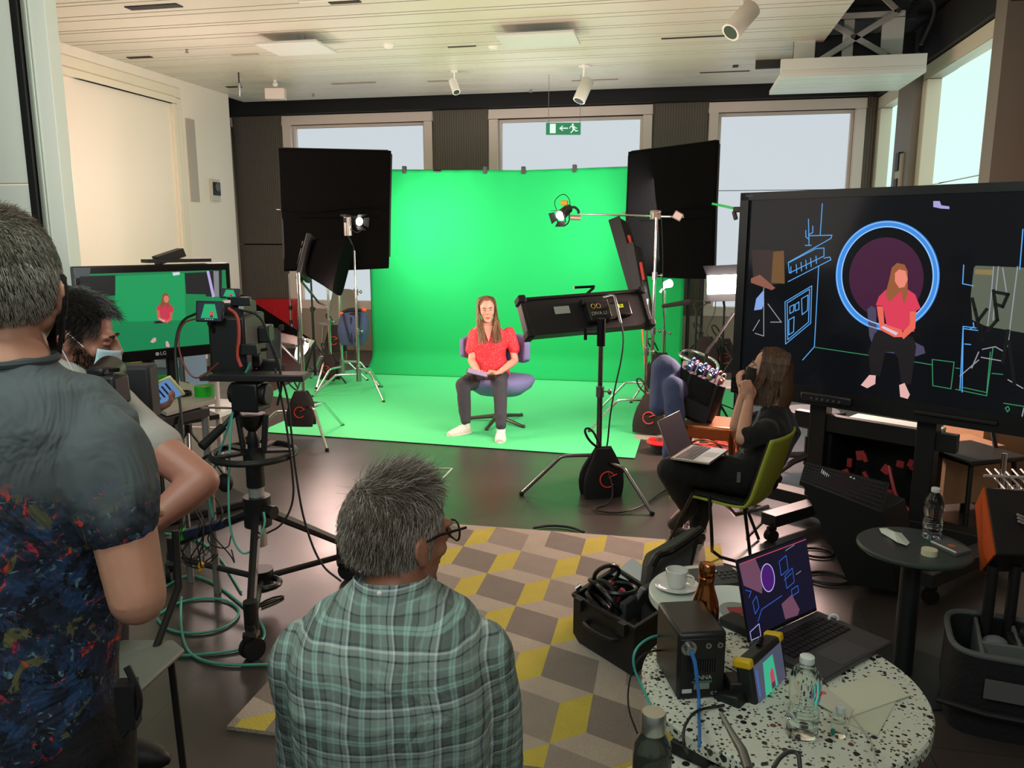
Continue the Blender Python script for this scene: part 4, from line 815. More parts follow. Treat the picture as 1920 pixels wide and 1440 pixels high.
# white shelf device with box under the display
c = D3(.86, .62, -.42); Mx = MT_(.83, .60, -.36); root = thing('equipment_rack', 'black equipment rack with pale top and red gear under the large display', 'rack', D3(.83, 0, -.36))
MB(Mx).box((0, 0, 0), (.52, .42, .02)).build('top_panel', mat('c8d4cc', .4), root, bevel=.003)
MB(MT_(.83, .30, -.36)).box((-.25, 0, 0), (.02, .4, .58)).box((.25, 0, 0), (.02, .4, .58)).box((0, -.19, 0), (.5, .02, .58)).box((0, 0, -.28), (.5, .4, .02)).build('cabinet', mat('0b0b0c', .6), root)
MB(MT_(.84, .60, -.20)).tube([V((-.05, 0, .03)), V((.0, .02, .06)), V((.05, 0, .05)), V((.06, 0, .02))], .008, smooth=2).box((0, .02, .02), (.16, .05, .015)).build('cable_connector', mat('d8dcd8', .4), root)
rnd = random.Random(5)
for k in range(13):
    o_ = MB(MT_(.83+rnd.uniform(-.18, .2), .20+rnd.uniform(-.02, .24), -.28+rnd.uniform(-.05, .05))); o_.box((0, 0, 0), (rnd.uniform(.02, .05), .02, rnd.uniform(.03, .06)), ry(rnd.uniform(-.6, .6))); o_.build('red_gear', mat('b83a3a', .5), root, bevel=.003)
MB(MT_(.9, .3, -.24)).tube([V((0, 0, .1)), V((.04, .02, 0)), V((.06, 0, -.08)), V((.14, 0, -.14))], .010, smooth=2).build('red_cable', mat('d85058', .5), root)
# wedge-shaped mixer/keyboard case leaning on the trolley
P1, P2_, P3, P4 = dp(1510, 865, 4.05), dp(1668, 905, 3.9), dp(1655, 960, 3.75), dp(1500, 900, 3.9)
root = thing('lighting_console', 'black sloped console with rows of small keys propped below the display', 'console', fl(1600, 1000))
q1, q2 = fl(1570, 985, .02), fl(1700, 1020, .02)
bk = NB*-.10
M = frame((P1+P2_+P3+P4)/4, (P2_-P1), (P1-P4)); tw, th_ = (P2_-P1).length, (P1-P4).length
cc = (P1+P2_+P3+P4)/4; base_c = V((cc.x, cc.y, 0))
mb = MB(); mb.prism([P4, P3, V((P3.x+.10, P3.y-.0, .05)), V((P4.x+.25, P4.y-.05, .05))], NB*-.28); mb.build('body', mat('08090a', .6), root, bevel=.004)
mb = MB(); mb.prism([P1, P2_, P3, P4], (P2_-P1).cross(P4-P1).normalized()*.03); mb.build('key_panel', mat('1d1f20', .45), root, bevel=.004)
rnd = random.Random(2)
mb = MB(); nn = -(P2_-P1).cross(P4-P1).normalized()*.002
if nn.dot(C0-P1) < 0: nn = -nn
def pan(s, t): return P1.lerp(P2_, s).lerp(P4.lerp(P3, s), t)+nn*1.5
for i in range(26):
    for j in range(6):
        if 12 < i < 15: continue
        mb.box(pan(.04+i*.036, .12+j*.15), (.009, .009, .004))
mb.build('keys', mat('3e4244', .4), root)
mb = MB()
for i in range(7): mb.tube([pan(.22+i*.022, .2+.04*i), pan(.22+i*.022, .36+.05*i)], .0022, 5)
mb.box(pan(.56, .2), (.008, .008, .006)); mb.box(pan(.60, .22), (.008, .008, .006)); mb.build('light_marks', glow('b8c8c0', .7), root)
# saddle stool
p = fl(1513, 893); root = thing('saddle_stool', 'dark round-bottomed stool with steel column behind the woman in black', 'stool', p)
sc = pz(1515, 800, p).z; MB().cyl(p+V((0, 0, .09)), p+V((0, 0, .30)), .032).cyl(p+V((0, 0, .30)), p+V((0, 0, sc)), .018).build('column', mat('151617', .3, .5), root)
MB().lathe(p+V((0, 0, sc)), [(0, 0), (.08, .0), (.16, .03), (.215, .075), (.22, .09), (.20, .095), (.14, .06), (0, .05)], 32).build('seat_shell', mat('101214', .35), root)
MB().lathe(p+V((0, 0, sc+.05)), [(0, 0), (.14, .005), (.2, .045), (.19, .075), (.1, .085), (0, .08)], 32).build('cushion', mat('2c3236', .8), root)
MB().tube([p+V((-.22, -.02, sc+.10)), p+V((-.1, -.16, sc+.12)), p+V((.1, -.17, sc+.12)), p+V((.22, -.02, sc+.11))], .014, smooth=2).build('rim', BLACK, root)
for k in range(5):
    a = k*2*PI/5+2.6; e_ = p+V((.30*math.cos(a), .30*math.sin(a), .07)); MB().tube([p+V((0, 0, .16)), p+V((.16*math.cos(a), .16*math.sin(a), .13)), e_], [.026, .022, .016]).build('leg', mat('3a3c3e', .35, .4), root); caster(V((e_.x, e_.y, 0)), root, .8, a)
# dark side table with bottle, notebook, tape, napkin
tcn = dp(1718, 1010, 3.15); zt2 = tcn.z
lft, rgt = fl(1606, 1005, zt2), fl(1828, 1040, zt2); rr = (rgt-lft).length/2; tcn = (lft+rgt)/2; tcn = V((tcn.x, tcn.y, zt2))
bs = V((tcn.x, tcn.y, 0)); root = thing('dark_side_table', 'round dark green pedestal table in front of the large display', 'table', bs)
DT = mat('364442', .4)
MB().lathe(V((0, 0, -.022))+tcn, [(0, 0), (rr-.01, 0), (rr, .008), (rr, .016), (rr-.006, .022), (0, .022)], 56).build('tabletop', DT, root)
MB().cyl(bs+V((0, 0, .01)), tcn-V((0, 0, .02)), .038, n=24).build('column', mat('1b1e1e', .4), root)
MB().lathe(bs, [(0, 0), (.24, 0), (.245, .006), (.05, .016), (0, .016)], 48).build('base', mat('262e2d', .4), root)
def water_bottle(c, h, label, r=None, group=None, level=.62, red=False):
    r = r or h*.155; root = thing('water_bottle', label, 'bottle', c)
    prof = [(r*.0, 0), (r*.85, 0), (r, .03*h), (r, .12*h), (r*.9, .16*h), (r, .20*h), (r*.96, .34*h), (r*.86, .42*h), (r*.96, .48*h), (r, .52*h), (r, .72*h), (r*.8, .82*h), (r*.42, .90*h), (r*.36, .93*h), (r*.36, .95*h)]
    o = MB().lathe(c, prof, 36).build('plastic_body', GLASSP, root)
    wp = [(x*.93, z+.002) for x, z in prof if z < level*h]; wp.append((wp[-1][0]*.99, level*h)); wp.append((0, level*h)); MB().lathe(c, wp, 36).build('water', WATER, root)
    MB().lathe(c+V((0, 0, .925*h)), [(0, 0), (r*.46, 0), (r*.47, .005*h), (r*.46, .07*h), (r*.4, .078*h), (0, .08*h)], 30).build('cap', mat('dfe6e2', .4), root)
    for k in range(3): MB().torus(c+V((0, 0, (.24+.05*k)*h)), r*.985, .0012, n=36, m=6).build('rib', GLASSP, root)
    if red: MB().torus(c+V((0, 0, .58*h)), r*1.005, .0015, n=20, a0=-.6, a1=-.1).build('printed_mark', RED, root)
    return root
m, nt, b, tc = nodes('clear_plastic', .06); b.inputs['Base Color'].default_value = (.93, .98, .97, 1); b.inputs['Transmission Weight'].default_value = 1; b.inputs['IOR'].default_value = 1.25; GLASSP = m
m, nt, b, tc = nodes('water', .02); b.inputs['Base Color'].default_value = (.95, .99, .98, 1); b.inputs['Transmission Weight'].default_value = 1; b.inputs['IOR'].default_value = 1.1; WATER = m
p = fl(1746, 1008, zt2); water_bottle(p, .205, 'clear plastic water bottle standing on the dark side table', .036)
rnd = random.Random(9)
def paper(name, label, cat, c, pts, th=.0015, col='d9e0d8', crumple=.0, par=None):
    P = [V((q.x, q.y, c.z)) for q in pts]; o = MB().prism(P, (0, 0, th)).build(name, mat(col, .8), par, loc=c); return tag(o, label, cat)
p = fl(1676, 1008, zt2); root = MB()
pts = [fl(u, v, zt2) for u, v in ((1648, 993), (1662, 992), (1672, 1000), (1690, 1004), (1706, 1018), (1700, 1026), (1682, 1022), (1670, 1010), (1652, 1002))]
mb = MB(); n_ = len(pts); 
for q in pts: mb.v.append(V((q.x, q.y, zt2+rnd.uniform(.001, .012))))
mb.v.append(sum(pts, V())/n_+V((0, 0, .024))); mb.v.append(sum(pts, V())/n_+V((0, 0, .001)))
for i in range(n_): mb.f.append([i, (i+1) % n_, n_]); mb.mi.append(0); mb.f.append([(i+1) % n_, i, n_+1]); mb.mi.append(0)
tag(mb.build('napkin', mat('d8e2da', .8), None, smooth=False, loc=p), 'crumpled white napkin on the dark side table', 'napkin')
p = fl(1742, 1040, zt2); tag(MB().lathe(p, [(.016, 0), (.028, 0), (.028, .022), (.016, .022)], 28).build('tape_roll', mat('d6d4b4', .6), None, loc=p), 'small cream tape roll at the near edge of the dark side table', 'tape')
pts = [fl(u, v, zt2) for u, v in ((1745, 1022), (1775, 1014), (1822, 1036), (1792, 1044))]; c = sum(pts, V())/4
root = thing('notebook', 'grey notebook with an orange round sticker on the dark side table', 'notebook', c); MB().prism(pts, (0, 0, .012)).build('cover', mat('5a5e5c', .6), root, bevel=.002)
MB().cyl(c+V((0, 0, .0115)), c+V((0, 0, .0128)), .014).build('sticker', mat('b8703c', .6), root); MB().cyl(pts[0]+V((0, -.005, .016)), pts[3]+V((0, 0, .016)), .004).build('pen', mat('c8ccc8', .3), root)
# orange-sided case on the right edge
c = fl(1880, 1035, .0); root = thing('orange_case', 'dark stand-up bag with orange side panel at the right edge', 'bag', c)
a1, a2, a3, a4 = dp(1828, 946, 3.2), dp(1844, 913, 2.95), dp(1864, 1040, 2.85), dp(1838, 1072, 3.05)
mb = MB(); rt_ = (a2-a1).normalized(); out = dp(2010, 925, 3.10)-a2
mb.prism([a1, a2, a3, a4], out*.02); mb.build('orange_panel', mat('d0560f', .6), root)
mb = MB(); mb.prism([a1+out*.022, a2+out*.022, a3+out*.022, a4+out*.022], out); mb.build('case_body', mat('232527', .6), root, bevel=.008)
mb = MB(); 
n2 = (a4-a1).cross(out).normalized()
if n2.dot(C0-a1) < 0: n2 = -n2
for k in range(3): mb.tube([a2.lerp(a3, .4+.05*k)+out*.3+n2*.008, a2.lerp(a3, .52+.05*k)+out*.5+n2*.008], .005)
mb.build('straps', mat('a8a09c', .6), root); MB().box(a2.lerp(a3, .6)+out*.42+n2*.01, (.05, .03, .12)).build('red_tab', mat('a01020', .5), root, bevel=.008)
text('lettering', 'ALEM', .03, frame(a2+out*.25+(a3-a2)*.03+n2*.0+V((0, -.0, 0))+(a1-a2)*.0+n2*.03, out, (a2-a3)), mat('b89898', .6), root)
for u in (1862, 1905): q = dp(u, 1060, 2.95); MB().cyl(q, V((q.x, q.y, 0)), .02).build('leg', BLACK, root)
# drying-rack like steel frame behind
c = dp(1885, 905, 4.3); root = thing('steel_rack', 'white wire rack seen under the display at the right edge', 'rack', V((c.x, c.y, 0)))
for k in range(5): MB().cyl(dp(1850+16*k, 880, 4.4), dp(1885+16*k, 918, 4.2), .006).build('bar', mat('d8d4d0', .3, .6), root)
MB().cyl(dp(1845, 892, 4.3), dp(1960, 897, 4.3), .008).cyl(dp(1850, 918, 4.3), dp(1960, 920, 4.3), .008).build('rail', mat('d8d4d0', .3, .6), root)
q = dp(1884, 860, 4.3); MB().cyl(dp(1884, 850, 4.3), V((q.x, q.y, 0)), .014).build('post', CHROME, root)
# cardboard boxes and dark chair legs seen below the display
p = fl(1770, 880, 0)
for (u, v, d, s_, lb) in ((1790, 900, 5.0, (.4, .3, .35), 'brown cardboard box seen under the display right of the rack'), (1850, 905, 5.3, (.45, .35, .4), 'second brown cardboard box under the display beside the steel rack')):
    q = dp(u, v, d); tag(MB().box((q.x, q.y, s_[2]/2+.12), s_, rz(.4)).build('cardboard_box', mat('b08a66', .8), None, bevel=.003, loc=(q.x, q.y, 0)), lb, 'box')
    MB_ = None
q = dp(1815, 890, 4.75); root = thing('dark_chair', 'dark chair frame under the display beside the cardboard boxes', 'chair', V((q.x, q.y, 0)))
MB().box(V((q.x, q.y, .46)), (.42, .40, .03), rz(.5)).build('seat', BLACK, root, bevel=.01)
for k in range(4):
    a = .5+PI/4+k*PI/2; MB().cyl(V((q.x+.22*math.cos(a), q.y+.22*math.sin(a), .45)), V((q.x+.28*math.cos(a), q.y+.28*math.sin(a), 0)), .014).build('leg', BLACK, root)
MB().tube([V((q.x-.2, q.y, .47)), V((q.x-.22, q.y+.1, .72)), V((q.x+.15, q.y+.25, .72)), V((q.x+.17, q.y+.1, .47))], .014, smooth=1).build('back_frame', BLACK, root)
# camera bag bottom right
zb_ = .0; c = fl(1870, 1290, .0); tp = .30
q1, q2, q3, q4 = fl(1762, 1140, tp), fl(1960, 1170, tp), fl(1990, 1260, tp), fl(1790, 1225, tp)
root = thing('camera_bag', 'open black camera bag with grey padded dividers at the lower right', 'bag', V((((q1+q3)/2).x, ((q1+q3)/2).y, 0)))
cc = (q1+q2+q3+q4)/4; ux = (q2-q1+q3-q4)/2; uy = (q1-q4+q2-q3)/2
def bagring(s, z, k=1): return (V((cc.x, cc.y, z)), ux/2*s, uy/2*s*k)
BAGM = mat('131415', .85, bump=.4, bscale=60)
def openloft(mb, secs, n=36, p=4):
    P = []
    for c_, x, y in secs:
        for k in range(n):
            t = 2*PI*k/n; cx, sx = math.cos(t), math.sin(t); P.append(V(c_)+V(x)*(abs(cx)**(2/p)*(1 if cx >= 0 else -1))+V(y)*(abs(sx)**(2/p)*(1 if sx >= 0 else -1)))
    mb.add(P, [(i*n+k, i*n+(k+1) % n, (i+1)*n+(k+1) % n, (i+1)*n+k) for i in range(len(secs)-1) for k in range(n)])
mb = MB(); openloft(mb, [(V((cc.x, cc.y, .01)), ux*.0, uy*0), bagring(.95, .0), bagring(1.02, .1), bagring(1.0, .22), bagring(1.0, tp), bagring(.93, tp), bagring(.9, .12), (V((cc.x, cc.y, .12)), ux*.0, uy*0)]); mb.build('bag_body', BAGM, root)
mb = MB(); n = 48; rim = []
for k in range(n):
    t = 2*PI*k/n; cx, sx = math.cos(t), math.sin(t); rim.append(V((cc.x, cc.y, tp+.005))+ux*.485*(abs(cx)**.5*(1 if cx >= 0 else -1))+uy*.485*(abs(sx)**.5*(1 if sx >= 0 else -1)))
mb.tube(rim, .011, 8, closed=True); mb.build('padded_rim', mat('5c605e', .8), root)
for (a_, b2) in (((-.2, -.48), (-.16, .46)), ((-.2, -.1), (.48, -.08)), ((.2, -.1), (.2, .46))):
    p0 = cc+ux*a_[0]+uy*a_[1]; p1 = cc+ux*b2[0]+uy*b2[1]; M_ = frame(V(((p0.x+p1.x)/2, (p0.y+p1.y)/2, tp-.07)), (p1-p0), V((0, 0, 1)).cross(p1-p0)); MB(M_).box((0, 0, 0), ((p1-p0).length, .014, .13)).build('divider', mat('6c706e', .85), root, bevel=.005)
MB().sph(cc+ux*.0+uy*.15+V((0, 0, -.06)), (.05, .04, .04)).build('lens_pouch', mat('7d7f80', .7), root)
MB().box(cc+ux*.3+uy*.15+V((0, 0, -.05)), (.12, .1, .08)).cyl(cc+ux*.3+uy*.15+V((0, 0, -.02)), cc+ux*.3+uy*.15+V((0, -.03, .03)), .035).build('packed_camera', BLACK, root, bevel=.01)
MB().box(cc-ux*.46+uy*.05+V((0, 0, -.05)), (.012, .05, .06)).build('blue_tag', mat('2a50c0', .5), root)
fr = cc-uy*.515+V((0, 0, -.12)); M_ = frame(fr, ux, V((0, 0, 1))); MB(M_).box((.02, .02, .012), (.16, .07, .006)).build('label_patch', mat('5e5e5e', .8), root)
MB(M_).tube([V((-.2, -.05, .015)), V((0, -.07, .03)), V((.25, -.05, .015))], .012, smooth=1).build('front_handle', BLACK, root)
pts = [fl(1838, 1330, .02), fl(1870, 1322, .02), fl(1925, 1300, .02), fl(1940, 1330, .02), fl(1890, 1345, .02)]
pts = [fl(u, v, .025) for u, v in ((1868, 1325), (1890, 1328), (1925, 1315), (1940, 1345), (1905, 1350))]; paper('paper_sheet', 'small white paper lying in front of the camera bag', 'paper', V((pts[0].x, pts[0].y, .0)), [V((q.x, q.y, .0)) for q in pts], .003, 'dfe4e2')
# cable coils on the floor right
def coil(u, v, r, label, col='1a1614', turns=2, z=.008, asp=1.0, name='cable_coil', th=.006):
    c = fl(u, v); pts = []
    for t in range(turns*16+1): a = t*2*PI/16; rr_ = r*(1-.04*math.sin(a*.7+u)); pts.append(c+V((rr_*math.cos(a), rr_*asp*math.sin(a), z+.003*t/16)))
    return tag(MB().tube(pts, th, 6).build(name, mat(col, .5), None, loc=c), label, 'cable')
coil(1532, 1040, .085, 'black cable loop on the floor left of the dark side table', asp=.8); coil(1552, 1088, .11, 'larger black cable loop nearer the dark side table base', asp=.7)
pts = [fl(1400, 1010), fl(1445, 965), fl(1500, 948), fl(1560, 945), fl(1580, 950)]; tag(MB().tube([p+V((0, 0, .01)) for p in pts], .006, 6, smooth=2).build('floor_cable', BLACK, None, loc=pts[0]), 'black braided cable by the trolley caster', 'cable')
# ================================================================ RUG
RX0, RX1, RY0, RY1 = -1.50, .30, 2.31, 4.42
def clip(poly):
    for ax, lim, sg in ((0, RX0, 1), (0, RX1, -1), (1, RY0, 1), (1, RY1, -1)):
        out = []
        for i in range(len(poly)):
            a, b_ = poly[i], poly[(i+1) % len(poly)]; ia = (a[ax]-lim)*sg >= 0; ib = (b_[ax]-lim)*sg >= 0
            if ia: out.append(a)
            if ia != ib: t = (lim-a[ax])/(b_[ax]-a[ax]); out.append((a[0]+(b_[0]-a[0])*t, a[1]+(b_[1]-a[1])*t))
        poly = out
        if not poly: return poly
    return poly
RUGM = [mat(c, .95, bump=.6, bscale=140, var=.12, vscale=9) for c in ('b3a596', '978b80', '857a71', 'c4b24a', 'c9bda8')]
mb = MB(); mb.box(((RX0+RX1)/2, (RY0+RY1)/2, .007), (RX1-RX0, RY1-RY0, .013))
wl, wr, h_, H_ = .115, .215, .085, .245; rnd = random.Random(4)
for r in range(-4, 14):
    for c_ in range(-14, 16):
        ox = RX0-.3+r*wl+c_*(wl+wr); oy = RY0-.2+r*(h_+H_)
        O = (ox, oy)
        qs = [((0, 0), (wl, h_), (wl, h_+H_), (0, H_)), ((wl, h_), (wl+wr, 0), (wl+wr, H_), (wl, h_+H_)), ((wl, h_+H_), (wl+wr, H_), (wl+wr+wl, H_+h_), (wl+wl, h_+H_+h_))]
        for k, q in enumerate(qs):
            P = clip([(ox+x, oy+y) for x, y in q])
            if len(P) < 3: continue
            mb.mat((3, 2 if (c_+r) % 2 else 1, 0)[k] if k else (3 if (r*5+c_*3) % 11 else 0)); mb.add([(x, y, .0145) for x, y in P], [tuple(range(len(P)))])
o = mb.build('rug', RUGM, None, smooth=False, loc=((RX0+RX1)/2, (RY0+RY1)/2, 0)); tag(o, 'grey and yellow tumbling-block rug in front of the seated man in plaid', 'rug')
p = fl(985, 990); pts = [fl(u, v, .012) for u, v in ((1000, 990), (1030, 985), (1070, 988), (1095, 998))]
tag(MB().tube(pts, .008, 6, smooth=2).build('floor_cable', BLACK, None, loc=pts[0]), 'black cable on the floor along the far edge of the rug', 'cable')
# ================================================================ TERRAZZO TABLE
m, nt, b, tc = nodes('terrazzo', .35)
def chips(nt, tc, scale, cols, thr, base):
    prev = None
    v = N(nt, 'TexVoronoi'); v.inputs['Scale'].default_value = scale; v.inputs['Randomness'].default_value = 1; L(nt, tc.outputs['Object'], v.inputs['Vector'])
    sep = N(nt, 'SeparateColor'); L(nt, v.outputs['Color'], sep.inputs[0])
    mr = N(nt, 'MapRange'); mr.inputs[1].default_value = 0; mr.inputs[2].default_value = 1; mr.inputs[3].default_value = .08; mr.inputs[4].default_value = .58; L(nt, sep.outputs[1], mr.inputs[0])
    lt = N(nt, 'Math', operation='LESS_THAN'); L(nt, v.outputs['Distance'], lt.inputs[0]); L(nt, mr.outputs[0], lt.inputs[1])
    gt = N(nt, 'Math', operation='GREATER_THAN'); L(nt, sep.outputs[2], gt.inputs[0]); gt.inputs[1].default_value = thr
    mu = N(nt, 'Math', operation='MULTIPLY'); L(nt, lt.outputs[0], mu.inputs[0]); L(nt, gt.outputs[0], mu.inputs[1])
    cr = N(nt, 'ValToRGB'); cr.color_ramp.interpolation = 'CONSTANT'; L(nt, sep.outputs[0], cr.inputs[0])
    cr.color_ramp.elements[0].color = (*hx(cols[0]), 1); cr.color_ramp.elements[1].position = .55; cr.color_ramp.elements[1].color = (*hx(cols[1]), 1)
    for i, c_ in enumerate(cols[2:]): e_ = cr.color_ramp.elements.new(.72+.14*i); e_.color = (*hx(c_), 1)
    mx = N(nt, 'Mix', data_type='RGBA'); L(nt, mu.outputs[0], mx.inputs[0])
    if isinstance(base, tuple): mx.inputs[6].default_value = (*base, 1)
    else: L(nt, base, mx.inputs[6])
    L(nt, cr.outputs[0], mx.inputs[7]); return mx.outputs[2]
o1 = chips(nt, tc, 125, ('22261f', '4a4a40', '6a5a48', '8a8878'), .25, hx('d4d8c8')); o2 = chips(nt, tc, 62, ('14181a', '2e2c2a', '3a3a34', '6a3a34'), .74, o1); L(nt, o2, b.inputs['Base Color']); TERR = m
m, nt, b, tc = nodes('terrazzo_large', .35)
o1 = chips(nt, tc, 60, ('22261f', '5a5a4a', '7a3b34', '8a8878'), .45, hx('dcdfd0')); o2 = chips(nt, tc, 28, ('23272a', '4a2c2a', '6a3028', '2f3a2e'), .55, o1); L(nt, o2, b.inputs['Base Color']); TERR2 = m
ZT = .72; aL, aR = fl(1205, 1245, ZT), fl(1748, 1325, ZT); ct = V((.275, 1.75, ZT)); tr = .315
ct = (aL+aR)/2; tr = (aR-aL).length/2
def round_table(name, label, c, r, z, m, th=.035, base=.22):
    root = thing(name, label, 'table', V((c.x, c.y, 0)))
    MB().lathe(V((c.x, c.y, z-th)), [(0, 0), (r-.006, 0), (r, .006), (r, th-.005), (r-.004, th), (0, th)], 80).build('tabletop', m, root)
    MB().cyl(V((c.x, c.y, .01)), V((c.x, c.y, z-th)), .032, n=24).build('column', mat('16181a', .4), root); MB().lathe(V((c.x, c.y, 0)), [(0, 0), (base, 0), (base, .006), (.04, .018), (0, .018)], 48).build('base', mat('16181a', .4), root); return root
round_table('terrazzo_table', 'round terrazzo table with laptop, speaker and monitor in the right foreground', ct, tr, ZT, TERR)
c2 = V((.12, 1.275, .66)); round_table('terrazzo_table', 'second terrazzo table with larger chips cut off by the bottom edge', c2, .27, .66, TERR2, .025, .16)
cw = fl(1345, 1110, .5); round_table('white_side_table', 'round white side table with coffee cup behind the copper bottle', V((cw.x, cw.y, 0)), .235, .5, mat('cdd6cc', .4), .035, .18)
# coffee cup and saucer
p = fl(1268, 1103, .5); root = thing('saucer', 'white saucer under the coffee cup on the white side table', 'saucer', p)
MB().lathe(p, [(0, .004), (.035, 0), (.045, .004), (.075, .014), (.078, .017), (.07, .015), (.04, .007), (0, .007)], 40).build('dish', CUP, root)
p2 = p+V((0, 0, .008)); root = thing('coffee_cup', 'white coffee cup on its saucer on the white side table', 'cup', p2)
MB().lathe(p2, [(0, 0), (.026, 0), (.030, .006), (.037, .035), (.039, .062), (.036, .063), (.034, .035), (.026, .01), (0, .008)], 40).build('cup_body', CUP, root)
MB().tube([p2+V((.034, -.012, .05)), p2+V((.056, -.022, .05)), p2+V((.06, -.024, .03)), p2+V((.052, -.02, .016)), p2+V((.032, -.01, .016))], .004, smooth=2).build('handle', CUP, root)
# conference phone keypad
a = fl(1298, 1073, .505); b_ = fl(1382, 1064, .505); c_ = fl(1388, 1100, .505); e_ = fl(1305, 1108, .505); cc = (a+b_+c_+e_)/4
M = frame(cc, b_-a, a-e_); root = thing('keypad', 'dark keypad device with round keys on the white side table', 'keypad', V((cc.x, cc.y, .5))); MB(M).box((0, 0, .006), ((b_-a).length, (a-e_).length, .018)).build('case', mat('1d2224', .45), root, bevel=.006)
mb = MB(M)
for i in range(4):
    for j in range(3): mb.cyl((.01+i*.022, -.025+j*.024, .015), (.01+i*.022, -.025+j*.024, .018), .007, n=12)
mb.build('keys', mat('363b3e', .4), root); MB(M).cyl((.01, .03, .0175), (.01, .03, .0192), .004).build('key_light', glow('c8e8ff', 1), root)
# plate with red card
p = fl(1370, 1160, .5); p = fl(1378, 1135, .53); p.z = .5; root = thing('white_plate', 'large white rimmed bowl with a red card behind the copper bottle', 'bowl', p)
MB().lathe(p, [(0, .004), (.07, 0), (.10, .02), (.135, .035), (.137, .038), (.128, .037), (.095, .024), (.07, .009), (0, .009)], 48).build('dish', mat('dfe6e2', .3), root)
q = p+V((.005, .0, .012)); MB().cyl(q, q+V((0, 0, .004)), .055, n=32).build('insert', mat('8a9290', .5), root); MB(frame(q+V((0, -.012, .006)), RT, V((-RT.y, RT.x, 0)))).box((0, 0, 0), (.05, .045, .003)).build('red_card', mat('9a2a30', .6), root)
# copper bottle
p = fl(1318, 1228, ZT); root = thing('copper_bottle', 'shiny copper flask with screw lid standing behind the black speaker', 'bottle', p)
s = (pz(1318, 1054, p).z-ZT)/.26; s = max(.7, min(1.2, s)); CB = mat('b06a3c', .12, 1)
MB().lathe(p, [(0, 0), (.033*s, 0), (.036*s, .006), (.036*s, .13*s), (.033*s, .155*s), (.022*s, .19*s), (.019*s, .205*s), (.019*s, .215*s), (0, .215*s)], 44).build('body', CB, root)
MB().lathe(p+V((0, 0, .215*s)), [(0, 0), (.021*s, 0), (.0215*s, .006*s), (.0195*s, .008*s), (.0215*s, .012*s), (.0215*s, .036*s), (.018*s, .042*s), (.012*s, .040*s), (0, .040*s)], 36).build('lid', CB, root)
# black active speaker seen from behind
fL, fR_ = fl(1268, 1312, ZT), fl(1358, 1306, ZT); X = (fR_-fL); wsp = X.length; X.normalize(); Yv = V((-X.y, X.x, 0))
hsp = pz(1262, 1188, fL).z-ZT; root = thing('black_speaker', 'small black powered speaker seen from its socket side on the terrazzo table', 'speaker', (fL+fR_)/2)
M = frame(fL, X, V((0, 0, 1))); wx = wsp; dpt = .16
mb = MB(M); mb.box((wx/2, hsp/2, -dpt/2), (wx, hsp, dpt)); mb.build('cabinet', mat('1a1a1c', .4), root, bevel=.008)
mb = MB(M); mb.box((wx/2, hsp*.47, .001), (wx*.92, hsp*.9, .004)); mb.build('rear_panel', mat('0c0c0d', .45), root, bevel=.002)
cx, cy = wx*.2, hsp*.80
MB(M).cyl((cx, cy, .003), (cx, cy, .007), .017, n=28).cyl((cx, cy, .006), (cx, cy, .02), .010, n=20).build('round_socket', STEEL, root)
for k in (.60, .84): MB(M).cyl((wx*k, hsp*.82, .003), (wx*k, hsp*.82, .007), .0065, n=18).build('jack_socket', STEEL, root); MB(M).cyl((wx*k, hsp*.82, .0071), (wx*k, hsp*.82, .0075), .003, n=12).build('jack_hole', mat('050505', .6), root)
mb = MB(M)
for k in range(12): mb.box((wx*(.22+.05*k), hsp*.5, .005), (.0022, hsp*.2, .004))
mb.build('heat_fins', mat('1e1e20', .4), root)
text('lettering', 'ANNA', .014, M @ Matrix.Translation((wx*.52, hsp*.33, .0035)), mat('b8bcb8', .5), root, .0003)
MB(M).box((wx*.5, hsp*.265, .0035), (wx*.42, .005, .001)).build('printed_strip', mat('466a58', .5), root); MB(M).box((wx*.5, hsp*.20, .0035), (wx*.32, .014, .001)).build('rating_sticker', mat('7c8480', .5), root)
MB(M).box((wx*.2, hsp*.135, .0035), (wx*.2, .009, .001)).build('white_sticker', mat('c8ccc8', .5), root)
text('lettering', 'C E', .010, M @ Matrix.Translation((wx*.76, hsp*.08, .0035)), mat('b8bcb8', .5), root, .0003)
cb = [M @ V(q) for q in ((cx, cy, .02), (cx+.006, cy-.02, .028), (cx+.012, cy-.06, .03), (cx+.02, cy-.11, .028))]+[fl(1310, 1335, ZT+.004), dp(1312, 1375, 1.56), dp(1311, 1400, 1.50)]
tag(MB().tube(cb[:1]+cb[:3], .0045, 8).tube(cb, .0035, 8, smooth=3).build('blue_cable', mat('2f74c0', .5), None, loc=cb[0]), 'blue cable plugged into the black speaker and hanging off the table', 'cable')
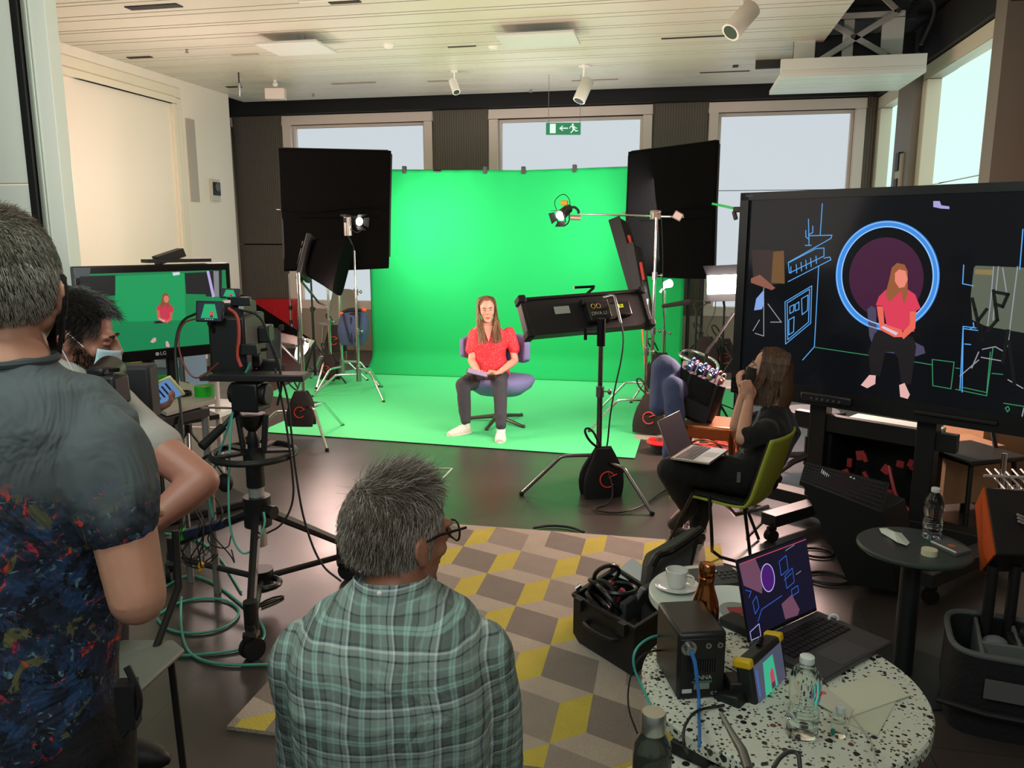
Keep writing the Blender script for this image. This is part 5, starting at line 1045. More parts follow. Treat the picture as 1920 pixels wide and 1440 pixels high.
for pts, lb, cl, r_ in (([fl(1262, 1190, ZT+.03), dp(1222, 1192, 1.85), dp(1190, 1215, 1.8), dp(1186, 1250, 1.8), dp(1205, 1290, 1.8), dp(1230, 1345, 1.7)], 'teal cable arching off the left edge of the terrazzo table', TEAL, .003), ([fl(1260, 1222, ZT+.02), dp(1228, 1218, 1.83), dp(1195, 1232, 1.8), dp(1178, 1280, 1.8), dp(1177, 1330, 1.75), dp(1195, 1375, 1.7)], 'thin black cable falling off the left edge of the terrazzo table', BLACK, .0022),
    ([fl(1358, 1322, ZT+.006), fl(1310, 1330, ZT+.006), dp(1292, 1345, 1.6), dp(1280, 1370, 1.52), dp(1283, 1400, 1.45), fl(1290, 1412, .685)], 'black lead running from the speaker down to the dark adapter', BLACK, .003),
    ([fl(1360, 1250, ZT+.004), fl(1375, 1258, ZT+.004), fl(1390, 1264, ZT+.004)], 'short thin black lead between speaker and field monitor', BLACK, .0018),
    ([fl(1535, 1290, ZT+.004), fl(1560, 1300, ZT+.004), fl(1600, 1345, ZT+.004), fl(1632, 1385, ZT+.004), dp(1642, 1420, 1.5), dp(1645, 1460, 1.5)], 'white thin cable crossing the papers to the table edge', mat('b8bcb4', .5), .0018)):
    tag(MB().tube(pts, r_, 6, smooth=3).build('cable', cl, None, loc=pts[0]), lb, 'cable')
# black plug-in adapter and cable on the second table
c = fl(1300, 1418, .66); root = thing('power_adapter', 'black power adapter block lying on the second terrazzo table', 'adapter', c)
MB(frame(c+V((0, 0, .016)), V((1, -.55, 0)), V((.55, 1, 0)))).box((0, 0, 0), (.085, .05, .03)).build('adapter_body', mat('101214', .5), root, bevel=.004)
pts = [dp(1352, 1338, 1.45), dp(1372, 1375, 1.36), dp(1392, 1408, 1.30), dp(1404, 1445, 1.25)]; tag(MB().tube(pts, [.004, .006, .008, .008], 10).build('stand_arm', mat('6c6e68', .4, .5), None, loc=pts[0]), 'thin grey tapering rod rising from the second table', 'rod')
pts = [dp(1450, 1440, 1.32), dp(1462, 1420, 1.34), dp(1480, 1408, 1.36), dp(1498, 1412, 1.36), dp(1500, 1440, 1.34)]; tag(MB().tube(pts, .004, smooth=2).build('cable', mat('3a3c3a', .4), None, loc=pts[0]), 'short arched dark cable at the bottom edge right of the grey rod', 'cable')
# laptop (grey) open towards the camera's left
hL, hR, fR2 = fl(1412, 1212, ZT), fl(1532, 1155, ZT), fl(1688, 1213, ZT)
X = (hR-hL); wlp = X.length; X.normalize(); Yd = V((X.y, -X.x, 0)); dlp = (fR2-hR).dot(Yd); wlp = max(wlp, .29); dlp = .205
root = thing('grey_laptop', 'open dark grey laptop showing neon set artwork on the terrazzo table', 'laptop', (hL+hR)/2); M = frame(hR+V((0, 0, .009))-X*wlp, X, -Yd)
MB(M).box((wlp/2, -dlp/2, 0), (wlp, dlp, .014)).build('base', mat('56585a', .4, .7), root, bevel=.003)
mb = MB(M); mb.box((wlp/2, -dlp*.33, .0072), (wlp*.82, dlp*.44, .001)); mb.build('key_well', mat('0e0f10', .5), root)
mb = MB(M)
for i in range(14):
    for j in range(5): mb.box((wlp*(.115+.0592*i), -dlp*(.155+.086*j), .0085), (wlp*.05, dlp*.07, .002))
mb.build('keys', mat('16181a', .45), root); MB(M).box((wlp/2, -dlp*.79, .0072), (wlp*.4, dlp*.34, .0006)).build('trackpad', mat('5e6062', .35, .6), root)
tilt = R(14); zs = V((0, 0, 1))*math.cos(tilt)-Yd*math.sin(tilt)*1.0; Ms = frame(M @ V((0, 0, .006)), X, zs); hs_ = .205
nrm = Ms.to_3x3().col[2]
if nrm.dot(C0-Ms.translation) < 0: print('lapflip')
MB(Ms).box((wlp/2, hs_/2, -.003), (wlp, hs_, .005)).build('lid', mat('232527', .35, .5), root, bevel=.002)
MB(Ms).box((wlp/2, hs_/2+.003, .0002), (wlp*.97, hs_*.93, .001)).build('screen', m_scr := glow('14142c', .75), root)
mb = MB(Ms)
def sp(x, y, z=.001): return V((x*wlp, y*hs_, z))
mb.prism([sp(.02, .94), sp(.24, .94), sp(.30, .70), sp(.26, .50), sp(.04, .68)], (0, 0, .0003)); mb.prism([sp(.50, .28), sp(.66, .34), sp(.74, .12), sp(.70, .06), sp(.52, .08)], (0, 0, .0003)); mb.build('screen_patches', glow('7a5068', .75), root, smooth=False)
mb = MB(Ms); mb.prism([sp(.365+.085*math.cos(t*.2617), .66+.16*math.sin(t*.2617), .0014) for t in range(24)], (0, 0, .0003)); mb.build('screen_disc', glow('4a1a70', .9), root, smooth=False)
def slines(mb, segs, w_, z=.0018):
    for s_ in segs:
        P = [sp(x, y, z) for x, y in s_]
        for p, q in zip(P, P[1:]):
            d_ = q-p; n_ = V((-d_.y, d_.x, 0)).normalized()*w_/2; mb.prism([p-n_, q-n_, q+n_, p+n_], (0, 0, .0003))
mb = MB(Ms); slines(mb, [[(.365+.09*math.cos(t*.2617), .66+.17*math.sin(t*.2617)) for t in range(25)]], .0022); slines(mb, [[(.03, .12), (.16, .17), (.16, .02), (.03, -.0+.02), (.03, .12)]], .0015); mb.build('screen_ring', glow('b8b8f0', 1), root, smooth=False)
mb = MB(Ms); slines(mb, [[(.55, .80), (.66, .84), (.66, .66), (.55, .62), (.55, .80)], [(.60, .60), (.72, .66), (.72, .48), (.60, .44), (.60, .60)], [(.58, .55), (.70, .60)], [(.66, .40), (.76, .42), (.76, .34), (.66, .32), (.66, .40)], [(.52, .38), (.22, .32)], [(.22, .32), (.15, .20)], [(.12, .45), (.18, .50), (.19, .36), (.13, .30), (.12, .45)], [(.05, .62), (.12, .58), (.08, .52)]], .0016); mb.build('screen_drawing', glow('3a68d0', .9), root, smooth=False)
mb = MB(Ms); slines(mb, [[(.02, .945), (.98, .945)]], .0022); mb.build('screen_bar', glow('c85060', .8), root, smooth=False)
mb = MB(Ms); slines(mb, [[(.66, .90), (.80, .93)], [(.76, .56), (.84, .58)]], .0018); mb.build('screen_caption', glow('8890a8', .8), root, smooth=False)
# field monitor with yellow corners
P4 = [dp(u, v, d) for u, v, d in ((1398, 1248, 1.72), (1466, 1190, 1.84), (1480, 1288, 1.86), (1428, 1346, 1.74))]
bz = P4[3].z-ZT; P4 = [p-V((0, 0, bz-.004)) if False else p for p in P4]
cc = sum(P4, V())/4; X = ((P4[1]-P4[0])+(P4[2]-P4[3])).normalized(); Yv = ((P4[0]-P4[3])+(P4[1]-P4[2])).normalized()
M = frame(cc, X, Yv); wm = ((P4[1]-P4[0]).length+(P4[2]-P4[3]).length)/2; hm_ = ((P4[0]-P4[3]).length+(P4[1]-P4[2]).length)/2
root = thing('field_monitor', 'small field monitor with yellow corner guards standing on the terrazzo table', 'monitor', V((cc.x, cc.y, ZT)))
MB(M).box((0, 0, -.018), (wm, hm_, .036)).build('case', mat('17191a', .5), root, bevel=.006)
for sx in (-1, 1):
    for sy in (-1, 1): MB(M).box((sx*(wm/2-.006), sy*(hm_/2-.006), -.018), (.022, .020, .042)).build('corner_guard', mat('d8b010', .45), root, bevel=.005)
MB(M).box((0, 0, .0008), (wm*.84, hm_*.78, .001)).build('screen', glow('5c6078', .6), root)
mb = MB(M)
def fs(x, y, z=.0016): return V(((x-.5)*wm*.82, (y-.5)*hm_*.76, z))
mb.prism([fs(.24, .16), fs(.70, .18), fs(.66, .92), fs(.30, .92)], (0, 0, .0003)); mb.build('screen_green', glow('3fb890', .85), root, smooth=False)
MB(M).prism([fs(.47, .34, .002), fs(.62, .34, .002), fs(.61, .6, .002), fs(.55, .66, .002), fs(.48, .58, .002)], (0, 0, .0003)).build('screen_figure', glow('c04860', .85), root, smooth=False)
MB(M).prism([fs(.48, .2, .002), fs(.61, .2, .002), fs(.61, .34, .002), fs(.48, .34, .002)], (0, 0, .0003)).build('screen_legs', glow('50304a', .85), root, smooth=False)
mb = MB(M); mb.prism([fs(.02, .02, .002), fs(.98, .02, .002), fs(.98, .09, .002), fs(.02, .09, .002)], (0, 0, .0003)); mb.prism([fs(.02, .3, .002), fs(.08, .3, .002), fs(.08, .9, .002), fs(.02, .9, .002)], (0, 0, .0003)); mb.build('screen_panel', glow('4a68b0', .8), root, smooth=False)
MB(M).box((-wm/2-.012, hm_*.0-.03, -.05), (.05, hm_*.45, .06)).build('battery', mat('121314', .5), root, bevel=.005)
MB(M).cyl((-.0, hm_/2+.002, -.018), (.02, hm_/2+.012, -.018), .006).build('knob', GUN, root)
c = fl(1385, 1300, ZT); MB().box(c+V((0, 0, .02)), (.06, .05, .04), rz(.3)).build('stand_foot', mat('141516', .5), root, bevel=.004)
# wallet / folded black case by the laptop hinge
c = fl(1385, 1180, ZT); root = tag(MB().box(c+V((.01, .0, .012)), (.11, .06, .024), rz(-.7)).build('black_case', mat('121314', .6), None, bevel=.006, loc=c), 'black flat case behind the speaker under the laptop lid', 'case')
# bottles, papers
p = fl(1503, 1378, ZT); water_bottle(p, max(.17, pz(1503, 1228, p).z-ZT), 'large clear plastic water bottle with white cap on the terrazzo table', .031, red=True, level=.75)
p = fl(1572, 1378, ZT); root = thing('small_bottle', 'tiny clear plastic sanitiser bottle on the papers of the terrazzo table', 'bottle', p)
MB().lathe(p, [(0, 0), (.014, 0), (.016, .004), (.016, .042), (.008, .050), (.007, .054), (0, .054)], 28).build('plastic_body', GLASSP, root)
MB().lathe(p+V((0, 0, .052)), [(0, 0), (.009, 0), (.009, .012), (0, .013)], 20).build('cap', mat('c8d2ce', .3), root); MB().box(p+V((-.013, -.010, .012)), (.006, .006, .012), rz(.8)).build('green_label', mat('1c8060', .5), root)
c = fl(1620, 1310, ZT)
for k, (pts, lb) in enumerate((([(1535, 1310), (1600, 1290), (1688, 1302), (1645, 1380), (1560, 1345)], 'lower sheet of folded cream paper on the terrazzo table'), ([(1540, 1298), (1645, 1264), (1705, 1305), (1592, 1345)], 'upper folded cream napkin sheet on the terrazzo table'), ([(1528, 1290), (1545, 1286), (1600, 1330), (1590, 1352), (1530, 1318)], 'small pale packet with an orange print beside the cream sheets'))):
    q = [fl(u, v, ZT+.001+.003*k) for u, v in pts]; q = [V((a.x, a.y, ZT+.0005+.003*k)) for a in q]; o = MB().prism(q, (0, 0, .0022)).build('paper_sheet', mat(('c9ccb4', 'd3d5bc', 'c8c4b4')[k], .8), None, loc=q[0]); tag(o, lb, 'paper')
p = fl(1543, 1306, ZT); o['label'] = 'small pale packet with an orange print beside the cream sheets'; MB().cyl(p+V((0, 0, .008)), p+V((0, 0, .009)), .007).build('orange_print', mat('c87a50', .7), o)
# white mug seen behind the laptop
p = fl(1558, 1175, .715); p = fl(1562, 1172, ZT); tag(MB().torus(p+V((0, -.0, .018)), .011, .004, rx(PI/2)).build('mug_handle_ring', CUP, None, loc=p), 'white ring handle peeking behind the laptop hinge', 'ring')
# steel capped bottle bottom
p = V((-.165, 1.09, .62)); p = dp(1220, 1560, 1.28); p = fl(1220, 1500, .66); c_ = V((c2.x, c2.y, 0)); root = thing('glass_bottle', 'dark glass bottle with brushed steel cap at the bottom edge', 'bottle', V((p.x, p.y, .66)))
p = V((p.x, p.y, .66)); ztop = pz(1222, 1334, p).z; hb = ztop-.66; kk = (p-C0).dot(FW)/1500
MB().lathe(p, [(0, 0), (32*kk, 0), (36*kk, .01), (36*kk, hb*.52), (33*kk, hb*.66), (22*kk, hb*.76), (20*kk, hb*.8), (0, hb*.8)], 40).build('glass_body', mat('5a6258', .05, trans=.75), root)
MB().lathe(p, [(0, .006), (32*kk, .008), (32*kk, hb*.42), (0, hb*.42)], 32).build('contents', mat('2e3420', .4), root)
MB().lathe(p+V((0, 0, hb*.78)), [(0, 0), (22*kk, 0), (23*kk, .004), (23*kk, hb*.2), (21*kk, hb*.22), (0, hb*.22)], 40).build('steel_cap', mat('b8bab4', .3, .9), root)
# open equipment case on the rug
q1, q2, q3, q4 = fl(1075, 1112, .24), fl(1155, 1062, .24), fl(1262, 1130, .24), fl(1190, 1176, .24)
root = thing('equipment_case', 'open black hard case full of coiled cables standing on the rug', 'case', V((((q1+q3)/2).x, ((q1+q3)/2).y, .014)))
b1, b2, b3, b4 = [V((q.x, q.y, .016)) for q in (q1, q2, q3, q4)]; ce = (b1+b2+b3+b4)/4; PEL = mat('111213', .55, bump=.1)
def shr(q, k, z): return V((ce.x+(q.x-ce.x)*k, ce.y+(q.y-ce.y)*k, z))
mb = MB(); ks = [(.88, .016), (1.0, .06), (1.0, .22), (1.04, .225), (1.04, .24), (.93, .24), (.93, .10), ]
P = [shr(q, k, z) for k, z in ks for q in (q1, q2, q3, q4)]; mb.add(P, [(i*4+k, i*4+(k+1) % 4, (i+1)*4+(k+1) % 4, (i+1)*4+k) for i in range(len(ks)-1) for k in range(4)]+[(0, 3, 2, 1), tuple(range(len(P)-4, len(P)))])
mb.build('case_shell', PEL, root, bevel=.012)
MB(frame(shr((q1+q4)/2, 1.03, .17), q4-q1, (0, 0, 1))).tube([V((-.09, -.02, -.01)), V((-.08, -.02, .03)), V((.08, -.02, .03)), V((.09, -.02, -.01))], .012, smooth=1).box((-.13, .045, .01), (.04, .05, .02)).box((.13, .045, .01), (.04, .05, .02)).build('handle', PEL, root)
lidn = V((0, 0, 1)); hA, hB_ = q2+V((0, 0, .0)), q3+V((0, 0, 0))
T1, T2 = dp(1290, 1010, 3.75), dp(1328, 1000, 3.6)
L1, L2, L3, L4 = dp(1205, 1150, 3.28), dp(1215, 1052, 3.55), dp(1320, 992, 3.7), dp(1288, 1115, 3.35)
root2 = thing('black_rucksack', 'black padded rucksack standing open between the case and the white side table', 'rucksack', V((L4.x, L4.y+.1, .014)))
mb = MB(); bk_ = V((L3-L2)).cross(L4-L3).normalized()
B1, B4 = V((L1.x, L1.y, .02)), V((L4.x, L4.y, .02))
mb.prism([B1, L1, L2, L3, L4, B4], (FW*.16).xyz); mb.build('padded_back', mat('0f1112', .7, bump=.3, bscale=30), root2, bevel=.03)
mb = MB(); mb.tube([dp(1222, 1060, 3.45), dp(1232, 1040, 3.45), dp(1250, 1036, 3.5), dp(1262, 1030, 3.5), dp(1285, 1015, 3.55), dp(1315, 992, 3.6)], .018, smooth=2); mb.build('shoulder_strap', BLACK, root2)
rnd = random.Random(8)
for k in range(7):
    c = ce+V((rnd.uniform(-.10, .02), rnd.uniform(-.08, .08), .2+.03*(k % 4))); Rr = rx(rnd.uniform(-1.3, 1.3)) @ ry(rnd.uniform(-.8, .8))
    MB().torus(c, .055+.01*(k % 3), .009, Rr, n=24, m=6).build('coiled_cable', mat(('1a1818', '241c1c', '101214')[k % 3], .35), root)
for k, (h, dx) in enumerate((('a03040', -.03), ('8a8c8e', .05), ('8a2838', -.08))): MB().cyl(ce+V((dx, -.05+.03*k, .22)), ce+V((dx+.03, -.06+.03*k, .28)), .012).build('plug', mat(h, .4), root)
MB(frame(ce+(q3-q1)*.14+V((0, 0, .2)), q2-q1, q4-q1)).box((0, 0, 0), (.25, .03, .09)).build('divider', mat('33383a', .8), root, bevel=.006)
for q in (q1.lerp(q2, .1), q1.lerp(q2, .9)): MB().cyl(q+V((-.01, 0, .005)), q+V((.01, .01, .02)), .012).build('latch', STEEL, root)
pts = [dp(1147, 1078, 3.6), dp(1186, 1047, 3.75), dp(1216, 1070, 3.62), dp(1202, 1098, 3.5)]; tag(MB().prism(pts, (0, 0, .003)).build('paper_sheet', mat('c4ccd0', .8), None, loc=pts[0]), 'white paper sheet lying over the corner of the open hard case', 'paper')
tag(MB().prism([fl(u, v, .02) for u, v in ((1215, 1180), (1250, 1150), (1262, 1165), (1228, 1200))], (0, 0, .003)).build('paper_sheet', mat('8a8a72', .8), None, loc=fl(1230, 1175)), 'tan card edge on the rug behind the terrazzo table', 'card')
# crumpled clear wrapper
p = fl(1290, 1005); rnd = random.Random(1); mb = MB()
for k in range(5): mb.sph(p+V((rnd.uniform(-.03, .03), rnd.uniform(-.05, .05), .03+.03*k)), (.035, .03, .03), None, 7, 5)
o = mb.build('plastic_wrapper', mat('e0d8d8', .1, trans=.8), None, smooth=False, loc=p); tag(o, 'crumpled clear plastic wrapper on the floor behind the rucksack', 'wrapper')
# ================================================================ LEFT: TELEVISION ON ITS STAND
A = dp(136, 500, 4.4); Bq = dp(431, 493, 5.2); Bq = C0+(Bq-C0)*((A.z-CH)/(Bq.z-CH)) if abs(Bq.z-CH) > .02 else Bq
X = V((Bq.x-A.x, Bq.y-A.y, 0)).normalized(); Wt = (V((Bq.x-A.x, Bq.y-A.y, 0))).length
NT_ = V((X.y, -X.x, 0)); A = V((A.x, A.y, A.z)); zb = dp(427, 664, (Bq-C0).dot(FW)).z; zt = (dp(136, 500, (A-C0).dot(FW)).z+dp(431, 493, (Bq-C0).dot(FW)).z)/2; Ht = zt-zb; A.z = zt
MTV = frame(A, X, (0, 0, 1), NT_)
def onT(u, v, off=0):
    r = ray(u, v); o = A+NT_*off; t = (o-C0).dot(NT_)/r.dot(NT_); q = MTV.inverted() @ (C0+r*t); return V((q.x, q.y, off))
root = thing('television', 'black television on a twin-pole stand showing the green screen set at left', 'television', V((A.x, A.y, 0))+X*Wt/2)
MB(MTV).box((Wt/2, -Ht/2, -.03), (Wt, Ht, .06)).build('casing', mat('0d0d0f', .25), root, bevel=.008)
MB(MTV).box((Wt/2, -Ht*.475, .0008), (Wt*.93, Ht*.80, .001)).build('screen', glow('0b9052', .78), root)
PT = lambda nm, col, pts, off, e=.8: MB(MTV).prism([onT(u, v, off) for u, v in pts], (0, 0, .0005)).build(nm, glow(col, e), root, smooth=False)
PT('picture_backdrop', '12a862', [(217, 518), (346, 512), (348, 600), (215, 604)], .002); PT('picture_flag', '1c2022', [(150, 518), (216, 516), (216, 554), (150, 558)], .0026); PT('picture_wall', '50585a', [(140, 502), (170, 502), (168, 518), (140, 522)], .0026)
PT('picture_flag', '1b2022', [(346, 512), (386, 510), (386, 552), (349, 551)], .0026); PT('picture_dark_edge', '1a1c22', [(386, 508), (416, 506), (416, 556), (386, 556)], .0024); PT('picture_column', '8a8e90', [(400, 508), (410, 508), (411, 556), (402, 556)], .003)
PT('picture_light_beam', 'c8b8f0', [(387, 508), (392, 508), (403, 556), (398, 558)], .0034); PT('picture_lamp', 'e8ecf8', [(323, 511), (337, 510), (337, 515), (325, 517)], .0034)
PT('picture_floor', '108a54', [(200, 612), (352, 603), (420, 640), (420, 648), (205, 668)], .002)
def mkT(nm, q, col): MB(MTV).prism(q, (0, 0, .0004)).build(nm, glow(col, .75), root, smooth=False)
seated_figure(mkT, onT, .40, 308, 600)
MB(MTV).box((Wt/2, -Ht+.035, .001), (Wt*.98, .06, .004)).build('lower_bezel', mat('101012', .2), root)
text('maker_mark', 'LG', .03, MTV @ Matrix.Translation((onT(306, 666).x, -Ht+.035, .004)), mat('b8b8b8', .4), root); MB(MTV).cyl((onT(300, 666).x-.016, -Ht+.035, .003), (onT(300, 666).x-.016, -Ht+.035, .005), .011).build('maker_emblem', mat('a8a8a8', .4), root)
MB(MTV).box((Wt*.66, .02, -.06), (Wt*.42, .02, .12)).box((Wt*.62, .045, -.08), (Wt*.18, .05, .1), rz(.3)).build('top_shelf', BLACK, root)
stc = V((A.x, A.y, 0))+X*Wt*.55-NT_*.1; r2 = thing('television_stand', 'black twin-pole stand under the television', 'stand', stc)
for u in (288, 333):
    q = onT(u, 670); p = V((A.x, A.y, 0))+X*q.x-NT_*.1; MB().cyl(p, p+V((0, 0, zb+.2)), .036, n=20).build('column', mat('141416', .35), r2)
MB(frame(stc+V((0, 0, .03)), X, NT_)).box((0, 0, 0), (.8, .5, .05)).build('base', BLACK, r2, bevel=.01); MB(frame(stc+V((0, 0, zb+.15)), X, (0, 0, 1))).box((0, 0, 0), (.4, .1, .04)).build('crossbar', BLACK, r2)
MB(frame(stc+V((0, 0, .60)), X, NT_)).box((0, .0, 0), (.5, .3, .03)).build('shelf', BLACK, r2)
# green bag, crates behind the television stand
q = dp(243, 698, 5.8); root = thing('green_bag', 'bright green bag on a trolley seen under the television', 'bag', V((q.x, q.y, q.z-.22))); MB().sph(q, (.16, .12, .20)).build('bag_body', mat('25c818', .7), root); MB().sph(q+V((.1, -.05, 0)), (.05, .05, .18)).build('side_pocket', mat('c8a050', .7), root)
root2 = thing('equipment_trolley', 'white and blue equipment trolley standing behind the television poles', 'trolley', V((q.x+.3, q.y, 0)))
MB().box((q.x+.3, q.y+.05, q.z-.25), (1.0, .5, .03)).build('shelf', WHITE, root2)
for k in (-.15, .75): MB().cyl((q.x+k, q.y-.1, 0), (q.x+k, q.y-.1, 1.2), .02).build('post', mat('d8c8c4', .4), root2)
MB().box((q.x+.42, q.y, q.z+.0), (.22, .3, .4)).build('drawer_unit', mat('7088a8', .5), root2, bevel=.01); MB().box((q.x+.42, q.y-.16, q.z+.1), (.18, .01, .05)).box((q.x+.42, q.y-.16, q.z-.02), (.18, .01, .05)).build('drawer_fronts', mat('a8b8d0', .5), root2)
MB().box((q.x+.2, q.y-.2, q.z-.02), (.5, .05, .05), ry(-.1)).build('green_lath', mat('28d020', .6), root2)
MB().sph((q.x-.08, q.y-.05, q.z+.1), (.1, .08, .05)).build('orange_cloth', mat('c84a28', .7), root2)
# table with tape roll and phone
zt3 = .95; T4 = [fl(u, v, zt3) for u, v in ((312, 772), (405, 748), (400, 731), (330, 712), (255, 745))]; root = thing('high_table', 'narrow pale high table beside the television with a roll of green tape', 'table', V((T4[0].x, T4[0].y+.15, 0)))
MB().prism([V((q.x, q.y, zt3-.022)) for q in T4], (0, 0, .022)).build('tabletop', mat('a89e90', .5), root, bevel=.003)
MB().prism([V((q.x, q.y, zt3-.06)) for q in [fl(u, v, zt3) for u, v in ((300, 778), (392, 756), (385, 745), (290, 760))]], (0, 0, .035)).build('frame_rail', BLACK, root)
for u, v in ((352, 860), (300, 890)):
    p = fl(u, v+60); p = V((T4[0].x+(.06 if u > 320 else -.15), T4[0].y+(.2 if u > 320 else .3), 0)); MB().cyl(p, V((p.x, p.y, zt3-.02)), .018).build('leg', mat('9c9490', .35, .6), root)
q = T4[1].lerp(T4[2], .4)+V((-.05, 0, 0)); p = fl(384, 742, zt3); root = thing('green_tape', 'roll of bright green tape on the high table', 'tape', p)
MB().lathe(p, [(.032, 0), (.046, 0), (.046, .05), (.032, .05), (.032, 0)], 36).build('tape_roll', mat('14b020', .6), root); MB().lathe(p, [(.030, .002), (.033, .002), (.033, .048), (.030, .048), (.030, .002)], 32).build('core', mat('b89878', .7), root)
p = fl(340, 742, zt3); tag(MB().torus(p+V((0, 0, .008)), .045, .006).torus(p+V((.003, 0, .017)), .042, .005).build('cable_coil', BLACK, None, loc=p), 'small black cable coil on the high table beside the green tape', 'cable')
# steel clamp stand between table and tripod
p = fl(362, 925); root = tripod_stand((p.x, p.y), 1.25, R(60), 'clamp_stand', 'grey metal stand with a side clamp arm left of the camera tripod', m=STEEL, spread=.28, hub=.45, cat='stand')
MB().cyl((p.x, p.y, .6), (p.x+.42, p.y-.05, .62), .008).cyl((p.x+.02, p.y, .68), (p.x+.1, p.y-.02, .68), .01).build('side_arm', CHROME, root)
p = fl(330, 800); tag(MB().box(p+V((0, 0, .001)), (.75, .025, .002), rz(.12)).build('floor_tape', mat('d8d0cc', .6), None, loc=p), 'thin white tape line on the floor behind the high table', 'tape')
# ================================================================ CAMERA ON PEDESTAL TRIPOD
W1, W2, W3 = V((-1.60, 3.57, 0)), V((-1.67, 2.80, 0)), V((-2.42, 3.38, 0)); cc = V((-1.86, 3.23, 0)); dT = (cc-C0).dot(FW)
root = thing('camera_tripod', 'large black wheeled camera pedestal with steering ring and grey column', 'tripod', cc)
z_ = lambda v: pz(478, v, cc).z
ring = z_(848); top = z_(790)
MB().cyl((cc.x, cc.y, .30), (cc.x, cc.y, ring-.05), .036, .034, 28).build('column', mat('a8a8a4', .35, .3), root)
MB().cyl((cc.x, cc.y, z_(985)), (cc.x, cc.y, z_(930)), .062, n=28).cyl((cc.x, cc.y, z_(955)), (cc.x+.1, cc.y-.03, z_(955)), .03).build('upper_collar', mat('131415', .4), root)
MB().cyl((cc.x, cc.y, z_(1105)), (cc.x, cc.y, z_(1068)), .055, n=28).torus((cc.x+.05, cc.y-.05, z_(1085)), .06, .015).build('lower_collar', mat('131415', .4), root)
MB().cyl((cc.x, cc.y, .1), (cc.x, cc.y, z_(1100)), .04).build('foot_tube', BLACK, root)
MB().cyl((cc.x, cc.y, ring-.06), (cc.x, cc.y, ring+.03), .05).cyl((cc.x, cc.y, ring-.16), (cc.x, cc.y, ring-.06), .042).build('head_post', mat('151617', .4), root)
mb = MB(); mb.torus((cc.x, cc.y, ring-.005), .185, .013, n=56, m=10); mb.torus((cc.x, cc.y, ring+.004), .182, .008, n=56); mb.build('steering_ring', BLACK, root)
for k in range(5):
    a = k*2*PI/5+.3; MB().prism([V((cc.x, cc.y, ring))+V((math.cos(a+s_)*r_, math.sin(a+s_)*r_, 0)) for s_, r_ in ((-.5, .05), (-.10, .18), (.10, .18), (.5, .05))], (0, 0, .012)).build('ring_spoke', BLACK, root)
for k, W_ in enumerate((W1, W2, W3)):
    d_ = (W_-cc); e_ = W_+V((0, 0, .20)); MB().tube([V((cc.x, cc.y, z_(965)))+d_.normalized()*.05, e_], [.024, .019]).build('upper_leg', mat('131415', .4), root)
    MB().tube([V((cc.x, cc.y, z_(1085)))+d_.normalized()*.04, W_+V((0, 0, .13))], .015).build('brace', mat('17181a', .4), root)
    MB().cyl(W_+V((0, 0, .08)), W_+V((0, 0, .24)), .03).build('wheel_post', BLACK, root); caster(W_+d_.normalized()*.03, root, 1.35, k*1.1); 
    MB().box(W_+V((.02, -.04, .12)), (.06, .03, .02)).build('brake_pedal', STEEL, root)
# bowl and legs between ring and head
for a in (-.07, .07): MB().cyl((cc.x+a*.7, cc.y, ring), (cc.x+a*1.0, cc.y, z_(775)), .014).build('bowl_strut', BLACK, root)
MB().lathe(V((cc.x, cc.y, ring+.01)), [(0, 0), (.025, 0), (.03, .05), (.02, .09), (.045, .12), (.06, .17), (0, .17)], 24).build('bowl', mat('0e0f10', .4), root)
hz = z_(770); MB().box((cc.x, cc.y, hz+.07), (.13, .12, .13)).cyl((cc.x-.09, cc.y, hz+.08), (cc.x+.09, cc.y, hz+.08), .05).build('fluid_head', mat('121314', .4), root, bevel=.008)
pa, pb, pe = dp(466, 748, dT-.12), dp(418, 800, dT-.20), dp(378, 838, dT-.28)
MB().cyl(pa, pb, .011).build('pan_bar', mat('1c1d1e', .4), root); MB().cyl(pb, pe, .019, .021, 18).build('pan_grip', RUB, root); MB().cyl(pa+RT*-.01, pa+RT*.015, .02).build('pan_joint', mat('b8b4b0', .4), root)
MB().box((cc.x+.05, cc.y-.0, hz+.16), (.42, .11, .03), rz(.18)).build('sliding_plate', mat('1c1c1e', .4), root, bevel=.004)
# camera rig
zc0 = hz+.18; cr = V((cc.x, cc.y, zc0)); root = thing('camera_rig', 'black cinema camera rig with two small green lit monitors on the pedestal', 'camera', cr)
dC = dT; K = lambda u, v, d=0: dp(u, v, dC+d)
MB().box(K(447, 640), (.17, .30, .26), rz(YAW)).build('camera_body', mat('0e0f10', .5), root, bevel=.012)
MB().box(K(440, 585, .02), (.15, .2, .10), rz(YAW)).box(K(492, 625, .1), (.09, .12, .08), rz(YAW+.1)).build('top_module', mat('141516', .5), root, bevel=.008)
MB().cyl(K(470, 640, .15), K(480, 632, .42), .055, .06, 28).build('lens', mat('0c0c0d', .3), root)
MB().box(K(462, 655, -.17), (.10, .02, .05), rz(YAW)).box(K(452, 565, -.1), (.09, .03, .04), rz(YAW)).build('battery', mat('1b1c1e', .4), root, bevel=.004)
MB().box(K(452, 577, -.12), (.022, .003, .014), rz(YAW)).build('sticker', mat('a8acaa', .5), root)
